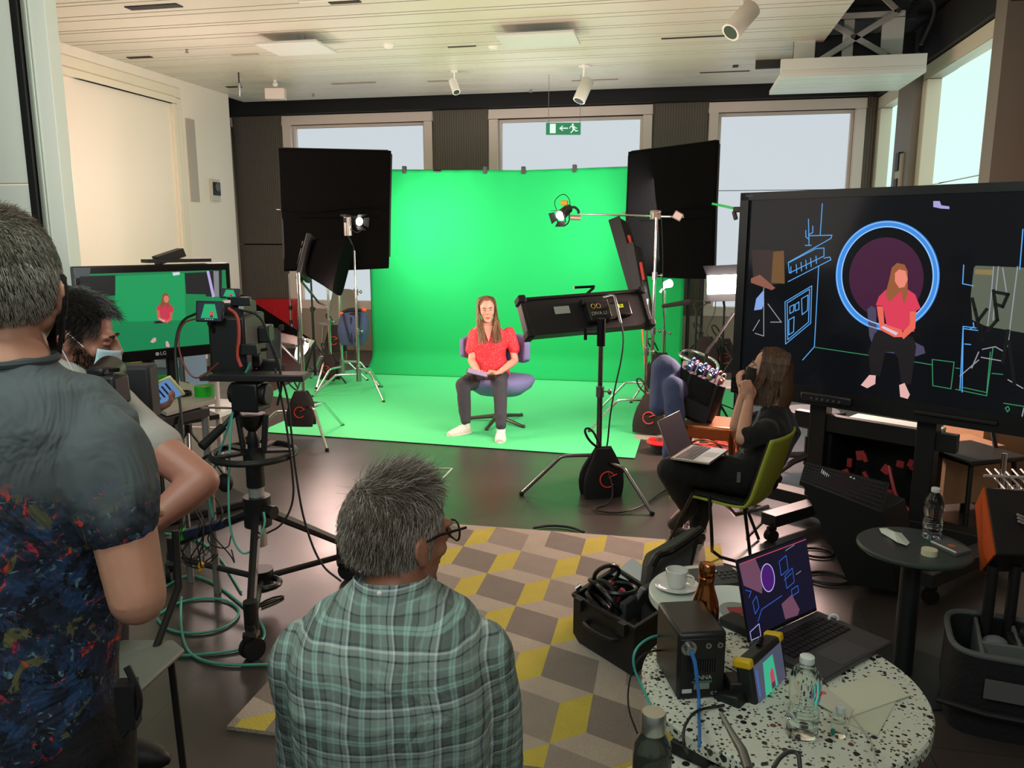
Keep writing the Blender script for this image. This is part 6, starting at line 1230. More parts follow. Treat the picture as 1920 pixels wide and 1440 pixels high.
def minimon(u0, v0, u1, v1, d, nm, par, fig=True):
    P = [K(u0, v0, d), K(u1, v0+1, d), K(u1, v1, d), K(u0, v1-2, d)]; c = sum(P, V())/4; X_ = (P[1]-P[0]).normalized(); M_ = frame(c, X_, P[0]-P[3]); w_, h2 = (P[1]-P[0]).length, (P[0]-P[3]).length
    if M_.to_3x3().col[2].dot(C0-c) < 0: print('mm')
    o = MB(M_).box((0, 0, -.012), (w_*1.16, h2*1.16, .022)).build(nm, mat('0b0c0e', .35), par, bevel=.004)
    MB(M_).box((0, 0, -.0003), (w_, h2, .001)).build('screen', glow('141c30', .9), o)
    g = lambda x, y, z: V(((x-.5)*w_, (y-.5)*h2, z))
    MB(M_).prism([g(.15, .12, .0004), g(.88, .12, .0004), g(.74, .9, .0004), g(.30, .9, .0004)], (0, 0, .0003)).build('picture_green', glow('12b470', .85), o, smooth=False)
    MB(M_).prism([g(.54, .28, .001), g(.68, .28, .001), g(.68, .45, .001), g(.61, .56, .001), g(.54, .45, .001)], (0, 0, .0003)).build('picture_figure', glow('d84a50', .85), o, smooth=False)
    MB(M_).prism([g(.55, .16, .001), g(.67, .16, .001), g(.67, .28, .001), g(.55, .28, .001)], (0, 0, .0003)).build('picture_legs', glow('402838', .85), o, smooth=False)
    for k in range(4): MB(M_).cyl(g(.36+.1*k, .05, .0004), g(.36+.1*k, .05, .001), h2*.03, n=10).build('screen_icon', glow('b0d8ff', .9), o)
    return o
minimon(370, 566, 414, 602, -.22, 'small_monitor', root); minimon(414, 541, 446, 559, -.1, 'viewfinder_monitor', root)
MB().cyl(K(392, 606, -.2), K(412, 640, -.1), .010).cyl(K(412, 640, -.1), K(430, 660, -.05), .010).build('monitor_arm', BLACK, root)
MB().cyl(K(435, 665, -.05), K(500, 655, .1), .008).cyl(K(420, 690, -.05), K(540, 700, .1), .008).build('support_rod', GUN, root)
MB().box(K(505, 690, .05), (.10, .06, .08), rz(YAW)).box(K(480, 675, -.02), (.05, .05, .06), rz(YAW)).build('follow_focus', BLACK, root, bevel=.006)
MB().box(K(425, 705, 0), (.22, .12, .025), rz(YAW+.1)).build('base_plate', mat('26282a', .4), root, bevel=.004)
MB().cyl(K(430, 655, -.13), K(436, 663, -.13), .004).build('tally_light', glow('b8ffc0', 1), root)
for pts, lb, c_, r_ in (([(428, 578), (446, 590), (449, 630), (444, 668), (452, 688)], 'red cable on the right side of the camera rig', 'b83a28', .007), ([(368, 588), (340, 600), (328, 640), (330, 700), (342, 790), (345, 900), (352, 990)], 'black cable looping left from the small camera monitor to the floor', '141414', .006),
    ([(366, 598), (342, 604), (332, 640), (345, 690), (370, 716), (410, 680)], 'dark red cable sagging below the small camera monitor', '7a2c22', .004), ([(446, 580), (490, 590), (505, 640), (520, 670), (530, 720), (520, 760)], 'black cable arching over the right of the camera rig', '17181a', .006),
    ([(505, 640), (540, 740), (545, 800), (556, 900), (570, 980), (600, 1060), (640, 1090)], 'long black cable trailing from the camera to the right tripod wheel', '191414', .005), ([(515, 690), (535, 780), (548, 880), (552, 940), (530, 985), (500, 1000)], 'black cable dropping from the camera past the steering ring', '191616', .005),
    ([(470, 680), (450, 720), (432, 790), (400, 880), (390, 930), (400, 970)], 'thin teal cable draped across the tripod head', '2f8f7f', .005), ([(452, 700), (436, 760), (430, 850), (428, 940), (432, 1000), (448, 1035), (466, 1040), (486, 1010), (498, 980), (494, 960)], 'pale teal cable hanging in front of the grey column', '5fb8a4', .005)):
    P = [dp(u, v, dC-.20) for u, v in pts]; tag(MB().tube(P, r_, 6, smooth=3).build('camera_cable', mat(c_, .5), None, loc=P[0]), lb, 'cable')
# headphones hung on the ring
c = dp(402, 905, dC-.1); root = thing('headphones', 'black headphones hanging under the steering ring', 'headphones', c)
MB().torus(c+V((0, 0, .06)), .07, .008, rz(YAW) @ rx(PI/2), a0=0, a1=PI).build('headband', BLACK, root)
for s_ in (-.05, .05): MB().sph(c+RT*s_+V((0, 0, 0)), (.038, .03, .045)).build('ear_cup', mat('0d0d0e', .6), root)
# gear hung at the left legs
c = dp(385, 990, dC-.05); root = thing('blue_radio_pack', 'dark blue electronic pack resting on the left tripod leg', 'radio pack', c); MB(frame(c, RT+V((0, 0, .28)), V((0, 0, 1)))).box((0, 0, 0), (.20, .035, .05)).build('case', mat('1c2440', .4), root, bevel=.004); MB(frame(c-RT*.11-V((0, 0, .03)), RT, V((0, 0, 1)))).box((0, 0, 0), (.02, .04, .055)).build('green_end', GREEN, root)
c = dp(376, 1062, dC); tag(MB().box(c, (.02, .02, .04), ry(.4)).build('yellow_clip', mat('d8a818', .5), None, loc=c), 'small yellow clip hanging among the tripod cables', 'clip')
rnd = random.Random(12)
for k in range(8):
    u, v = 340+rnd.random()*70, 930+rnd.random()*60; P = [dp(u, v, dC-.05), dp(u+rnd.uniform(-20, 30), v+35, dC-.1), dp(u+rnd.uniform(-30, 30), v+80, dC-.05), dp(u+rnd.uniform(-10, 40), v+100, dC), dp(u+30, v+70, dC+.05)]
    tag(MB().tube(P, .0035, 6, smooth=3).build('tangled_cable', mat(('151515', '2a2220', '20282c')[k % 3], .5), None, loc=P[0]), 'thin dark cable tangled between the left tripod legs', 'cable', 'tangled thin cables between the left tripod legs')
# teal cables on the floor
for pts, lb in (([(300, 1150), (330, 1130), (380, 1120), (430, 1125), (455, 1150), (420, 1180), (360, 1190), (310, 1180), (295, 1160)], 'teal cable loop lying on the floor left of the front tripod wheel'), ([(340, 1120), (338, 1160), (345, 1210), (365, 1235), (420, 1248), (520, 1245)], 'teal cable curving along the floor toward the man in plaid'), ([(310, 1100), (350, 1075), (400, 1090), (450, 1130), (490, 1165), (500, 1200), (450, 1220), (350, 1230), (330, 1228)], 'second teal cable crossing under the camera pedestal'), ([(310, 1000), (370, 1010), (410, 1040), (440, 1090), (452, 1110)], 'pale teal cable running through the left tripod legs')):
    P = [fl(u, v, .008) for u, v in pts]; tag(MB().tube(P, .006, 6, smooth=3).build('teal_cable', mat('4fae98', .5), None, loc=P[0]), lb, 'cable')
P = [fl(u, v, .006) for u, v in ((475, 1140), (505, 1122), (535, 1116), (520, 1126), (490, 1138))]; tag(MB().tube(P, .005, smooth=1).build('floor_bracket', GUN, None, loc=P[0]), 'thin dark bracket on the floor right of the pedestal', 'bracket')
p = fl(512, 1020)
# white floor marking box
P = [fl(u, v, .002) for u, v in ((790, 878), (848, 878), (824, 903), (780, 903))]; mb = MB()
for a, b_ in zip(P, P[1:]+P[:1]):
    d_ = b_-a; n_ = V((-d_.y, d_.x, 0)).normalized()*.008; mb.prism([a-n_, b_-n_, b_+n_, a+n_], (0, 0, .001))
mb.build('floor_marking', mat('a8b8a8', .6), None, loc=P[0]); tag([o for o in bpy.data.objects if o.name == 'floor_marking'][0], 'faint white outlined plate marking on the floor behind the man in plaid', 'floor marking')
# chair seat bottom left
S4_ = [fl(u, v, .46) for u, v in ((215, 1196), (325, 1197), (346, 1214), (262, 1290), (200, 1330))]; root = thing('grey_chair', 'grey flat chair seat beside the standing man with a thin black leg', 'chair', V((S4_[1].x-.1, S4_[1].y-.15, 0)))
MB().prism([V((q.x, q.y, .44)) for q in S4_], (0, 0, .016)).build('seat', mat('6f736a', .6), root, bevel=.006)
for (x, y, dx, dy) in ((S4_[2].x-.03, S4_[2].y-.03, .03, -.02), (S4_[4].x+.05, S4_[4].y+.03, -.02, -.05), (S4_[0].x, S4_[0].y-.03, -.05, .04)): MB().cyl((x, y, .44), (x+dx, y+dy, 0), .011).build('leg', BLACK, root)
MB().tube([V((S4_[2].x-.1, S4_[2].y+.0, .45)), V((S4_[2].x-.06, S4_[2].y+.08, .62)), V((S4_[2].x-.07, S4_[2].y+.1, .8))], .012).build('back_post', mat('2a2624', .5), root)
# ================================================================ PEOPLE
def skinmat(h, r=.5):
    m, nt, b, tc = nodes('skin_'+h, r); b.inputs['Subsurface Weight'].default_value = .08; b.inputs['Subsurface Radius'].default_value = (.02, .008, .004)
    n = N(nt, 'TexNoise'); n.inputs['Scale'].default_value = 14; n.inputs['Detail'].default_value = 4; L(nt, tc.outputs['Object'], n.inputs[0])
    c = hx(h); mx = N(nt, 'Mix', data_type='RGBA'); mx.inputs[6].default_value = (c[0]*.88, c[1]*.78, c[2]*.76, 1); mx.inputs[7].default_value = (min(1, c[0]*1.1), c[1]*1.08, c[2]*1.08, 1)
    L(nt, n.outputs[0], mx.inputs[0]); L(nt, mx.outputs[2], b.inputs['Base Color'])
    n2 = N(nt, 'TexNoise'); n2.inputs['Scale'].default_value = 260; L(nt, tc.outputs['Object'], n2.inputs[0]); bp = N(nt, 'Bump'); bp.inputs['Strength'].default_value = .12; bp.inputs['Distance'].default_value = .002; L(nt, n2.outputs[0], bp.inputs['Height']); L(nt, bp.outputs[0], b.inputs['Normal']); return m
def headframe(c, fwd, up=(0, 0, 1)):
    f = V(fwd).normalized(); u = V(up); x = f.cross(u).normalized(); u = x.cross(f); m = Matrix((x, f, u)).transposed().to_4x4(); m.translation = V(c); return m
def head_parts(mb, M, s=1.0, fem=False):
    T = lambda x, y, z: M @ V((x*s, y*s, z*s)); Q = M.to_3x3(); k = .94 if fem else 1.0
    mb.sph(T(0, -.014, .028), (.076*s, .096*s, .092*s), Q, 28, 18); mb.sph(T(0, .018, -.005), (.066*s, .074*s, .085*s), Q, 24, 16)
    mb.sph(T(0, .032, -.060), (.050*s*k, .052*s, .048*s), Q, 20, 14); mb.sph(T(0, .070, -.098), (.020*s, .016*s, .016*s), Q)
    for sx in (-1, 1):
        mb.cap(T(sx*.056*k, -.005, -.045), .016*s, T(sx*.018, .062, -.094), .015*s)          # jaw line
        mb.sph(T(sx*.042, .058, -.022), (.020*s, .018*s, .020*s), Q)                       # cheek
        mb.sph(T(sx*.030, .080, .022), (.026*s, .012*s, .008*s), Q)                        # brow
        mb.sph(T(sx*.079, -.006, -.006), (.010*s, .019*s, .032*s), Q @ rz(sx*.35), 14, 10)    # ear
        mb.torus(T(sx*.083, -.010, -.002), .019*s, .005*s, Q @ rz(sx*.35) @ ry(PI/2) , n=18, m=6); mb.sph(T(sx*.079, .000, -.030), (.007*s, .009*s, .010*s), Q)
    mb.cap(T(0, .090, .022), .008*s, T(0, .112, -.016), .0125*s); mb.sph(T(.011, .098, -.022), .009*s).sph(T(-.011, .098, -.022), .009*s)
    mb.sph(T(0, .083, -.052), (.022*s, .013*s, .012*s), Q); mb.sph(T(0, .082, -.066), (.019*s, .012*s, .008*s), Q)
def face_details(M, s, parent, iris='4a3a2c', brow='3a2a20', lip='b85a54', lid=None):
    T = lambda x, y, z: M @ V((x*s, y*s, z*s)); Q = M.to_3x3()
    for sx in (-1, 1):
        e = MB().sph(T(sx*.031, .076, .004), (.0125*s, .0115*s, .0095*s), Q, 16, 10).build('eye', mat('e8e2de', .2), parent)
        MB().sph(T(sx*.031, .0855, .004), (.0055*s, .003*s, .0055*s), Q, 12, 8).build('iris', mat(iris, .2), e)
        MB().tube([T(sx*.016, .087, .006), T(sx*.031, .0895, .0125), T(sx*.045, .081, .006)], .0018*s, 6, smooth=1).build('eyelid', mat(brow, .6), e)
        MB().tube([T(sx*.012, .090, .024), T(sx*.030, .092, .032), T(sx*.050, .078, .026)], [.003*s, .0042*s, .002*s], 8).build('eyebrow', mat(brow, .8), parent)
    MB().tube([T(-.020, .089, -.058), T(-.007, .0965, -.0545), T(0, .0965, -.0565), T(.007, .0965, -.0545), T(.020, .089, -.058)], [.001*s, .0036*s, .003*s, .0036*s, .001*s], 8).tube([T(-.018, .088, -.061), T(0, .0965, -.0665), T(.018, .088, -.061)], [.001*s, .0048*s, .001*s], 8, smooth=0).build('lips', mat(lip, .4), parent)
def hand(mb, w, d, n, s=1.0, curl=.5, side=1, spread=.0):
    """palm and five fingers; w wrist, d pointing direction, n palm normal, side +-1 puts the thumb on +x/-x"""
    d = V(d).normalized(); n = V(n); n = (n-d*n.dot(d)).normalized(); x = d.cross(n)*side; w = V(w)
    mb.sph(w+d*.045*s, (.040*s, .047*s, .016*s), Matrix((x, d, n)).transposed(), 18, 12); mb.cap(w-d*.01*s, .024*s, w+d*.02*s, .025*s)
    for k, (off, ln) in enumerate(((.028, .072), (.0095, .080), (-.009, .075), (-.027, .060))):
        p = w+d*.078*s+x*off*s; a = curl*.35+.03*k; dv = d; mb.cap(w+d*.04*s+x*off*.8*s, .010*s, p, .0095*s)
        for j, f in enumerate((.45, .32, .25)):
            dv = (d*math.cos(a)+n*math.sin(a)+x*spread*off*8).normalized(); q = p+dv*ln*f*s; mb.cap(p, (.0092-.0008*j)*s, q, (.0086-.0009*j)*s, 10); p = q; a += curl*1.05
    t0 = w+d*.018*s+x*.024*s; t1 = t0+(x*.75+d*.55+n*.45).normalized()*.038*s; t2 = t1+(x*.25+d*.85+n*.5*curl+n*.2).normalized()*.032*s; t3 = t2+(d*.9+n*.6*curl-x*.1).normalized()*.026*s
    mb.cap(t0, .015*s, t1, .0118*s, 10).cap(t1, .0112*s, t2, .0098*s, 10).cap(t2, .0098*s, t3, .0082*s, 10)
def strands(M, s, parent, mats, n, region, length, comb, thick=.0006, name='hair', seed=1, rad=(.078, .098, .094), cen=(0, -.014, .028), pick=None, curl=0.0, lift=.001, flare=.28):
    """hair as thin tapered strands growing from the skull ellipsoid; region/length/comb work in head coordinates"""
    rnd = random.Random(seed); vs_, fs, mi = [], [], []; k = 0; tries = 0
    while k < n and tries < n*20:
        tries += 1; z = rnd.uniform(-1, 1); a = rnd.uniform(0, 2*PI); r = math.sqrt(1-z*z); u = V((r*math.cos(a), r*math.sin(a), z))
        p = V((cen[0]+u.x*rad[0], cen[1]+u.y*rad[1], cen[2]+u.z*rad[2]))
        w_ = region(p, rnd)
        if not w_: continue
        nn = V((u.x/rad[0], u.y/rad[1], u.z/rad[2])).normalized(); ln = length(p, rnd); cb = V(comb(p, nn, rnd)); tip = [p+nn*lift]; dv = (nn*flare+cb*.8).normalized(); seg = 4
        for j in range(seg):
            q = tip[-1]+dv*ln/seg; e = V(((q.x-cen[0])/(rad[0]+.003), (q.y-cen[1])/(rad[1]+.003), (q.z-cen[2])/(rad[2]+.003)))
            if e.length < 1: e.normalize(); q = V((cen[0]+e.x*(rad[0]+.004), cen[1]+e.y*(rad[1]+.004), cen[2]+e.z*(rad[2]+.004)))
            tip.append(q); dv = (dv*.55+cb*.55+V((rnd.gauss(0, curl), rnd.gauss(0, curl), rnd.gauss(0, curl)))).normalized()
        b0 = len(vs_); sd = nn.cross(cb if cb.length > 1e-4 else V((0, 0, 1))); sd = sd.normalized() if sd.length > 1e-6 else V((1, 0, 0)); up_ = nn
        for j, q in enumerate(tip):
            t = thick*(1-.8*j/seg)
            for c_, s_ in ((0, 1), (-.87, -.5), (.87, -.5)): vs_.append(M @ ((q+sd*c_*t+up_*s_*t)*s))
        m_ = pick(p, rnd) if pick else rnd.randrange(len(mats))
        for j in range(seg):
            for c_ in range(3): fs.append((b0+j*3+c_, b0+j*3+(c_+1) % 3, b0+j*3+3+(c_+1) % 3, b0+j*3+3+c_)); mi.append(m_)
        k += 1
    org = world_loc(parent); me = bpy.data.meshes.new(name); me.from_pydata([v-org for v in vs_], [], fs)
    for m in mats: me.materials.append(m)
    me.polygons.foreach_set('material_index', mi); o = bpy.data.objects.new(name, me); scene.collection.objects.link(o); o.parent = parent; return o
def folds(k=.004, f=40, dirv=(0, 0, 1)):
    dv = V(dirv)
    def fn(p, n):
        q = p*f*.35; a = noise.noise(V((q.x, q.y, q.z*.45))); b_ = noise.noise(V((q.x*2.3+5, q.y*2.3, q.z*1.1)))
        return p+V(n)*(k*(a*1.4+b_*.6))
    return fn
# ---------------------------------------------------------------- seated man in plaid, from behind
hc = dp(750, 1003, 1.50); fwd = (FW*.68+RT*.73); fwd.z = -.08; MH = headframe(hc, fwd); sh = 1.0
root = thing('person', 'seated person in green plaid shirt and glasses seen from behind', 'person', V((hc.x, hc.y, 0)))
SK = skinmat('b07a62'); UPV = V((0, 0, 1)); FH = V((FW.x, FW.y, 0)).normalized()
sp0 = dp(730, 1135, 1.44); base = V((sp0.x, sp0.y, 0))
def bodyC(mb, g):   # g grows the clothing beyond the body
    zt_ = sp0.z; S = []
    for dz, hw, hd, lean in ((.030, .060, .055, .00), (.008, .085, .066, -.004), (-.018, .135, .082, -.010), (-.045, .158, .096, -.02), (-.085, .174, .11, -.03), (-.16, .176, .12, -.035), (-.26, .172, .122, -.025), (-.38, .170, .122, -.0), (-.52, .19, .13, .03), (-.66, .20, .14, .05)):
        S.append((base+V((0, 0, zt_+dz))+FH*(lean+.03), RT*(hw+g), FH*(hd+g)))
    mb.loft(S, 40, 2.5)
shoulder = {s_: base+RT*(.160*s_)+FH*.02+V((0, 0, sp0.z-.115)) for s_ in (-1, 1)}
elb = {s_: shoulder[s_]+RT*(.035*s_)+FH*.07+V((0, 0, -.27)) for s_ in (-1, 1)}; wr_ = {s_: elb[s_]+FH*.24-RT*(.07*s_)+V((0, 0, -.04)) for s_ in (-1, 1)}
mb = MB(); head_parts(mb, MH, sh); mb.limb([(hc+V((0, 0, -.05))-FH*.01, .060), (hc+V((0, 0, -.13))-FH*.02, .060), (sp0+V((0, 0, .01))+FH*.035, .056)]); bodyC(mb, -.012)
for s_ in (-1, 1): mb.limb([(shoulder[s_], .048), (elb[s_], .040), (wr_[s_], .028)]); hand(mb, wr_[s_], FH-RT*.3*s_, -UPV, 1.05, .5, -s_)
mb.cap(base+RT*.1+V((0, 0, sp0.z-.62)), .09, base+RT*.12+FH*.42+V((0, 0, sp0.z-.62)), .075).cap(base-RT*.1+V((0, 0, sp0.z-.62)), .09, base-RT*.12+FH*.42+V((0, 0, sp0.z-.62)), .075)
for s_ in (-1, 1): mb.cap(base+RT*.12*s_+FH*.42+V((0, 0, sp0.z-.62)), .06, base+RT*.12*s_+FH*.46+V((0, 0, .09)), .045).sph(base+RT*.12*s_+FH*.52+V((0, 0, .04)), (.045, .12, .04), rz(YAW))
o = blob(mb, 'body', SK, root, .005, 5)
m, nt, b, tc = nodes('plaid_cloth', .85)
sepx = N(nt, 'SeparateXYZ'); rotn = N(nt, 'VectorRotate', rotation_type='Z_AXIS'); rotn.inputs['Angle'].default_value = -YAW; L(nt, tc.outputs['Object'], rotn.inputs['Vector'])
dn = N(nt, 'TexNoise'); dn.inputs['Scale'].default_value = 5; L(nt, rotn.outputs[0], dn.inputs[0]); ds = N(nt, 'VectorMath', operation='SCALE'); ds.inputs['Scale'].default_value = .05; sb = N(nt, 'VectorMath', operation='SUBTRACT'); sb.inputs[1].default_value = (.5, .5, .5); L(nt, dn.outputs['Color'], sb.inputs[0]); L(nt, sb.outputs[0], ds.inputs[0]); ad = N(nt, 'VectorMath', operation='ADD'); L(nt, rotn.outputs[0], ad.inputs[0]); L(nt, ds.outputs[0], ad.inputs[1]); L(nt, ad.outputs[0], sepx.inputs[0])
def plaid_ramp(sock, per, ph, stops):
    a = N(nt, 'Math', operation='MULTIPLY_ADD'); L(nt, sock, a.inputs[0]); a.inputs[1].default_value = 1/per; a.inputs[2].default_value = ph; f = N(nt, 'Math', operation='FRACT'); L(nt, a.outputs[0], f.inputs[0])
    r = N(nt, 'ValToRGB'); r.color_ramp.interpolation = 'LINEAR'; L(nt, f.outputs[0], r.inputs[0]); els = r.color_ramp.elements
    els[0].position = stops[0][0]; els[0].color = (*hx(stops[0][1]), 1); els[1].position = stops[-1][0]; els[1].color = (*hx(stops[-1][1]), 1)
    for p_, c_ in stops[1:-1]: e_ = els.new(p_); e_.color = (*hx(c_), 1)
    return r.outputs[0]
ST = [(0, '93a39b'), (.07, '93a39b'), (.08, '2a3a46'), (.105, '2a3a46'), (.115, '9aaaa3'), (.20, '9aaaa3'), (.21, 'dfe8e4'), (.245, 'dfe8e4'), (.255, '72837a'), (.27, '364650'), (.30, '364650'), (.31, '6b756f'), (.48, '666f6a'), (.50, '9fc6bb'), (.54, '9fc6bb'), (.55, '7c8d85'), (.57, 'aacfc4'), (.61, 'aacfc4'), (.62, '6b7670'), (.72, '6b756f'), (.73, '2c3c48'), (.745, '2c3c48'), (.76, '84948b'), (.88, '8c9c94'), (.90, 'a0c2b8'), (.93, 'a0c2b8'), (.95, '93a39b'), (1, '93a39b')]
r1 = plaid_ramp(sepx.outputs[0], .078, .1, ST); r2_ = plaid_ramp(sepx.outputs[2], .086, .3, ST); mx = N(nt, 'Mix', data_type='RGBA'); mx.inputs[0].default_value = .5; L(nt, r1, mx.inputs[6]); L(nt, r2_, mx.inputs[7]); L(nt, mx.outputs[2], b.inputs['Base Color'])
wn = N(nt, 'TexNoise'); wn.inputs['Scale'].default_value = 7; wn.inputs['Detail'].default_value = 3; wn.inputs['Distortion'].default_value = 1.5; L(nt, rotn.outputs[0], wn.inputs[0]); bp = N(nt, 'Bump'); bp.inputs['Strength'].default_value = .7; bp.inputs['Distance'].default_value = .03; L(nt, wn.outputs[0], bp.inputs['Height']); L(nt, bp.outputs[0], b.inputs['Normal'])
PLAID = m
mb = MB(); bodyC(mb, .010)
for s_ in (-1, 1): mb.limb([(shoulder[s_]+V((0, 0, .0)), .072), (shoulder[s_].lerp(elb[s_], .5), .064), (elb[s_], .055)]); mb.cap(elb[s_], .052, elb[s_].lerp(wr_[s_], .3), .046)
o = blob(mb, 'shirt', PLAID, root, .006, 5, folds(.008, 26))
# collar
mb = MB(); cn = sp0+FH*.030+V((0, 0, .012)); n_ = 40; P = []
for j, (rr_, zz) in enumerate(((.078, -.022), (.073, .006), (.068, .030), (.066, .032), (.064, .028), (.066, -.01))):
    for k in range(n_): t = 2*PI*k/n_; P.append(cn+RT*rr_*1.02*math.cos(t)+FH*(rr_*.98*math.sin(t))+V((0, 0, zz+.010*math.sin(t)*-1)))
mb.add(P, [(i*n_+k, i*n_+(k+1) % n_, (i+1)*n_+(k+1) % n_, (i+1)*n_+k) for i in range(5) for k in range(n_)]); mb.build('collar', PLAID, root)
MB().sph(dp(712, 1113, 1.36), (.0055, .0055, .0055)).build('collar_button', WHITE, root)
mb = MB(); mb.tube([base+V((0, 0, sp0.z-.115-.006*math.cos(t*.5)))+RT*(.165*math.sin(t*.26))-FH*(.112*math.cos(t*.26)**.6 if abs(t) < 6 else 0)+FH*.0 for t in range(-5, 6)], .0015); mb.build('yoke_seam', mat('3a4a44', .8), root)
HG = [mat('6a5b4e', .55), mat('8e8274', .55), mat('45392f', .55), mat('bdb6ab', .55)]
def regC(p, rnd):
    x, y, z = p; 
    if y > .052 and z < .085: return 0
    if z < -.062+.0*y: return 0
    if z < -.02 and y > .0: return 0
    if z < .03 and y > .022: return 0
    return 1
def lenC(p, rnd): return (.020+.024*max(0, min(1, (p.z-.05)/.07)))*rnd.uniform(.75, 1.25)*(.5 if p.z < -.03 else 1)
def combC(p, n, rnd):
    k = max(0, min(1, (p.z-.06)/.06)); return V((.25, .75, .0))*k+V((n.x*.1, -.25, -1.2))*(1-k)+V((rnd.gauss(0, .14), rnd.gauss(0, .14), rnd.gauss(0, .10)+.9*k*rnd.random()**2))
def pickC(p, rnd):
    g = .25 if p.z > .05 else (.45 if p.z > -.01 else .6); r = rnd.random(); return 3 if r < g*.55 else (1 if r < g+.15 else (0 if r < .8 else 2))
mb = MB(); T = lambda x, y, z: MH @ V((x*sh, y*sh, z*sh)); mb.sph(T(0, -.018, .030), (.080*sh, .096*sh, .095*sh), MH.to_3x3(), 40, 28)
oc = mb.build('hair_cap', mat('6a5d52', .8, bump=.6, bscale=220), root); bm = bmesh.new(); bm.from_mesh(oc.data); inv = MH.inverted(); org = world_loc(root)
bmesh.ops.delete(bm, geom=[v for v in bm.verts if not regC((inv @ (v.co+org))/sh, None)], context='VERTS'); bm.to_mesh(oc.data); bm.free()
strands(MH, sh, root, HG, 9500, regC, lenC, combC, .00075, 'hair', 3, rad=(.081, .097, .096), cen=(0, -.018, .030), pick=pickC, curl=.12)
# glasses
FRG = mat('17120f', .3); mb = MB()
for sx in (-1, 1): mb.tube([T(sx*.084, -.012, .008), T(sx*.083, .03, .018), T(sx*.074, .098, .018)], .0026, 8)
for sx in (-1, 1): mb.tube([T(sx*.036+.028*math.cos(t*PI/8), .104-.012*abs(math.cos(t*PI/8))*(1 if sx*math.cos(t*PI/8) > 0 else 0), .002+.019*math.sin(t*PI/8)) for t in range(16)], .0022, 6, closed=True)
mb.tube([T(-.01, .108, .008), T(.01, .108, .008)], .002); mb.build('glasses', FRG, root)
mb = MB()
for sx in (-1, 1): mb.prism([T(sx*.036+.026*math.cos(t*PI/8), .103-.010*abs(math.cos(t*PI/8))*(1 if sx*math.cos(t*PI/8) > 0 else 0), .002+.0175*math.sin(t*PI/8)) for t in range(16)], MH.to_3x3() @ V((0, .001, 0)))
mb.build('glasses_lens', mat('eef6f2', .02, trans=1), root)
MB().box(base+V((0, 0, .44))+FH*.12, (.46, .46, .04), rz(YAW)).build('seat', DGREY, root) if False else None
cs_ = base+FH*.1; r3 = thing('dark_stool', 'dark stool under the seated person in plaid', 'stool', V((cs_.x, cs_.y, 0))); zs_ = sp0.z-.72
MB().lathe(V((cs_.x, cs_.y, zs_-.05)), [(0, 0), (.2, 0), (.21, .02), (.2, .05), (0, .05)], 32).build('seat', DGREY, r3)
for k in range(4): a = k*PI/2+.8; MB().cyl(V((cs_.x+.14*math.cos(a), cs_.y+.14*math.sin(a), zs_-.04)), V((cs_.x+.2*math.cos(a), cs_.y+.2*math.sin(a), .014)), .014).build('leg', BLACK, r3)
# ---------------------------------------------------------------- standing man at the left edge
hc = dp(4, 544, 1.33); fwd = (FW*1.0-RT*.33); fwd.z = -.03; MH2 = headframe(hc, fwd); sh = 1.07
root = thing('person', 'standing person at the left edge in a paint-splatter t-shirt and black mask, from behind', 'person', V((hc.x, hc.y, 0)))
SK2 = skinmat('cf9a80'); sp0 = dp(5, 700, 1.32); base = V((sp0.x, sp0.y, 0))
SECA = ((.035, .062, .06), (.010, .085, .068), (-.015, .14, .085), (-.040, .160, .10), (-.075, .195, .115), (-.16, .215, .125), (-.28, .200, .128), (-.42, .182, .125), (-.54, .182, .13), (-.64, .190, .135))
def bodyA(mb, g, secs=SECA): mb.loft([(base+V((0, 0, sp0.z+dz))-RT*.13*max(0, -dz-.10)**.8, RT*(hw+g), FH*(hd+g)) for dz, hw, hd in secs], 40, 2.4)
shA = {1: dp(203, 850, 1.30), -1: base-RT*.20+V((0, 0, sp0.z-.09))}; elA = {1: dp(258, 1120, 1.28), -1: base-RT*.26+V((0, 0, sp0.z-.36))}; wrA = {1: elA[1]+FH*.20-RT*.11+V((0, 0, .06)), -1: elA[-1]+FH*.2+RT*.1}
mb = MB(); head_parts(mb, MH2, sh); mb.limb([(hc+V((0, 0, -.06))-FH*.02, .062), (hc+V((0, 0, -.14))-FH*.02+RT*.01, .068), (sp0, .078)]); bodyA(mb, -.014)
for s_ in (-1, 1): mb.limb([(shA[s_], .052), (shA[s_].lerp(elA[s_], .55), .050), (elA[s_], .044), (elA[s_].lerp(wrA[s_], .3), .044), (wrA[s_], .028)]); hand(mb, wrA[s_], FH-RT*.5*s_+UPV*.2, -UPV, 1.05, .7, -s_)
hz_ = sp0.z-.66
for s_ in (-1, 1): mb.limb([(base-RT*.06+RT*.08*s_+V((0, 0, hz_)), .07), (base-RT*.06+RT*.10*s_+V((0, 0, .50)), .05), (base-RT*.06+RT*.10*s_+V((0, 0, .09)), .04)]); mb.sph(base-RT*.06+RT*.10*s_+FH*.07+V((0, 0, .045)), (.045, .13, .045), rz(YAW))
blob(mb, 'body', SK2, root, .005, 5)
m, nt, b, tc = nodes('splatter_cloth', .85)
def noisef(scale, det=4, dist=0, off=0):
    mp = N(nt, 'Mapping'); mp.inputs['Location'].default_value = (off, off*.7, off*1.3); L(nt, tc.outputs['Object'], mp.inputs[0]); n = N(nt, 'TexNoise'); n.inputs['Scale'].default_value = scale; n.inputs['Detail'].default_value = det; n.inputs['Distortion'].default_value = dist; n.inputs['Roughness'].default_value = .65; L(nt, mp.outputs[0], n.inputs[0]); return n.outputs[0]
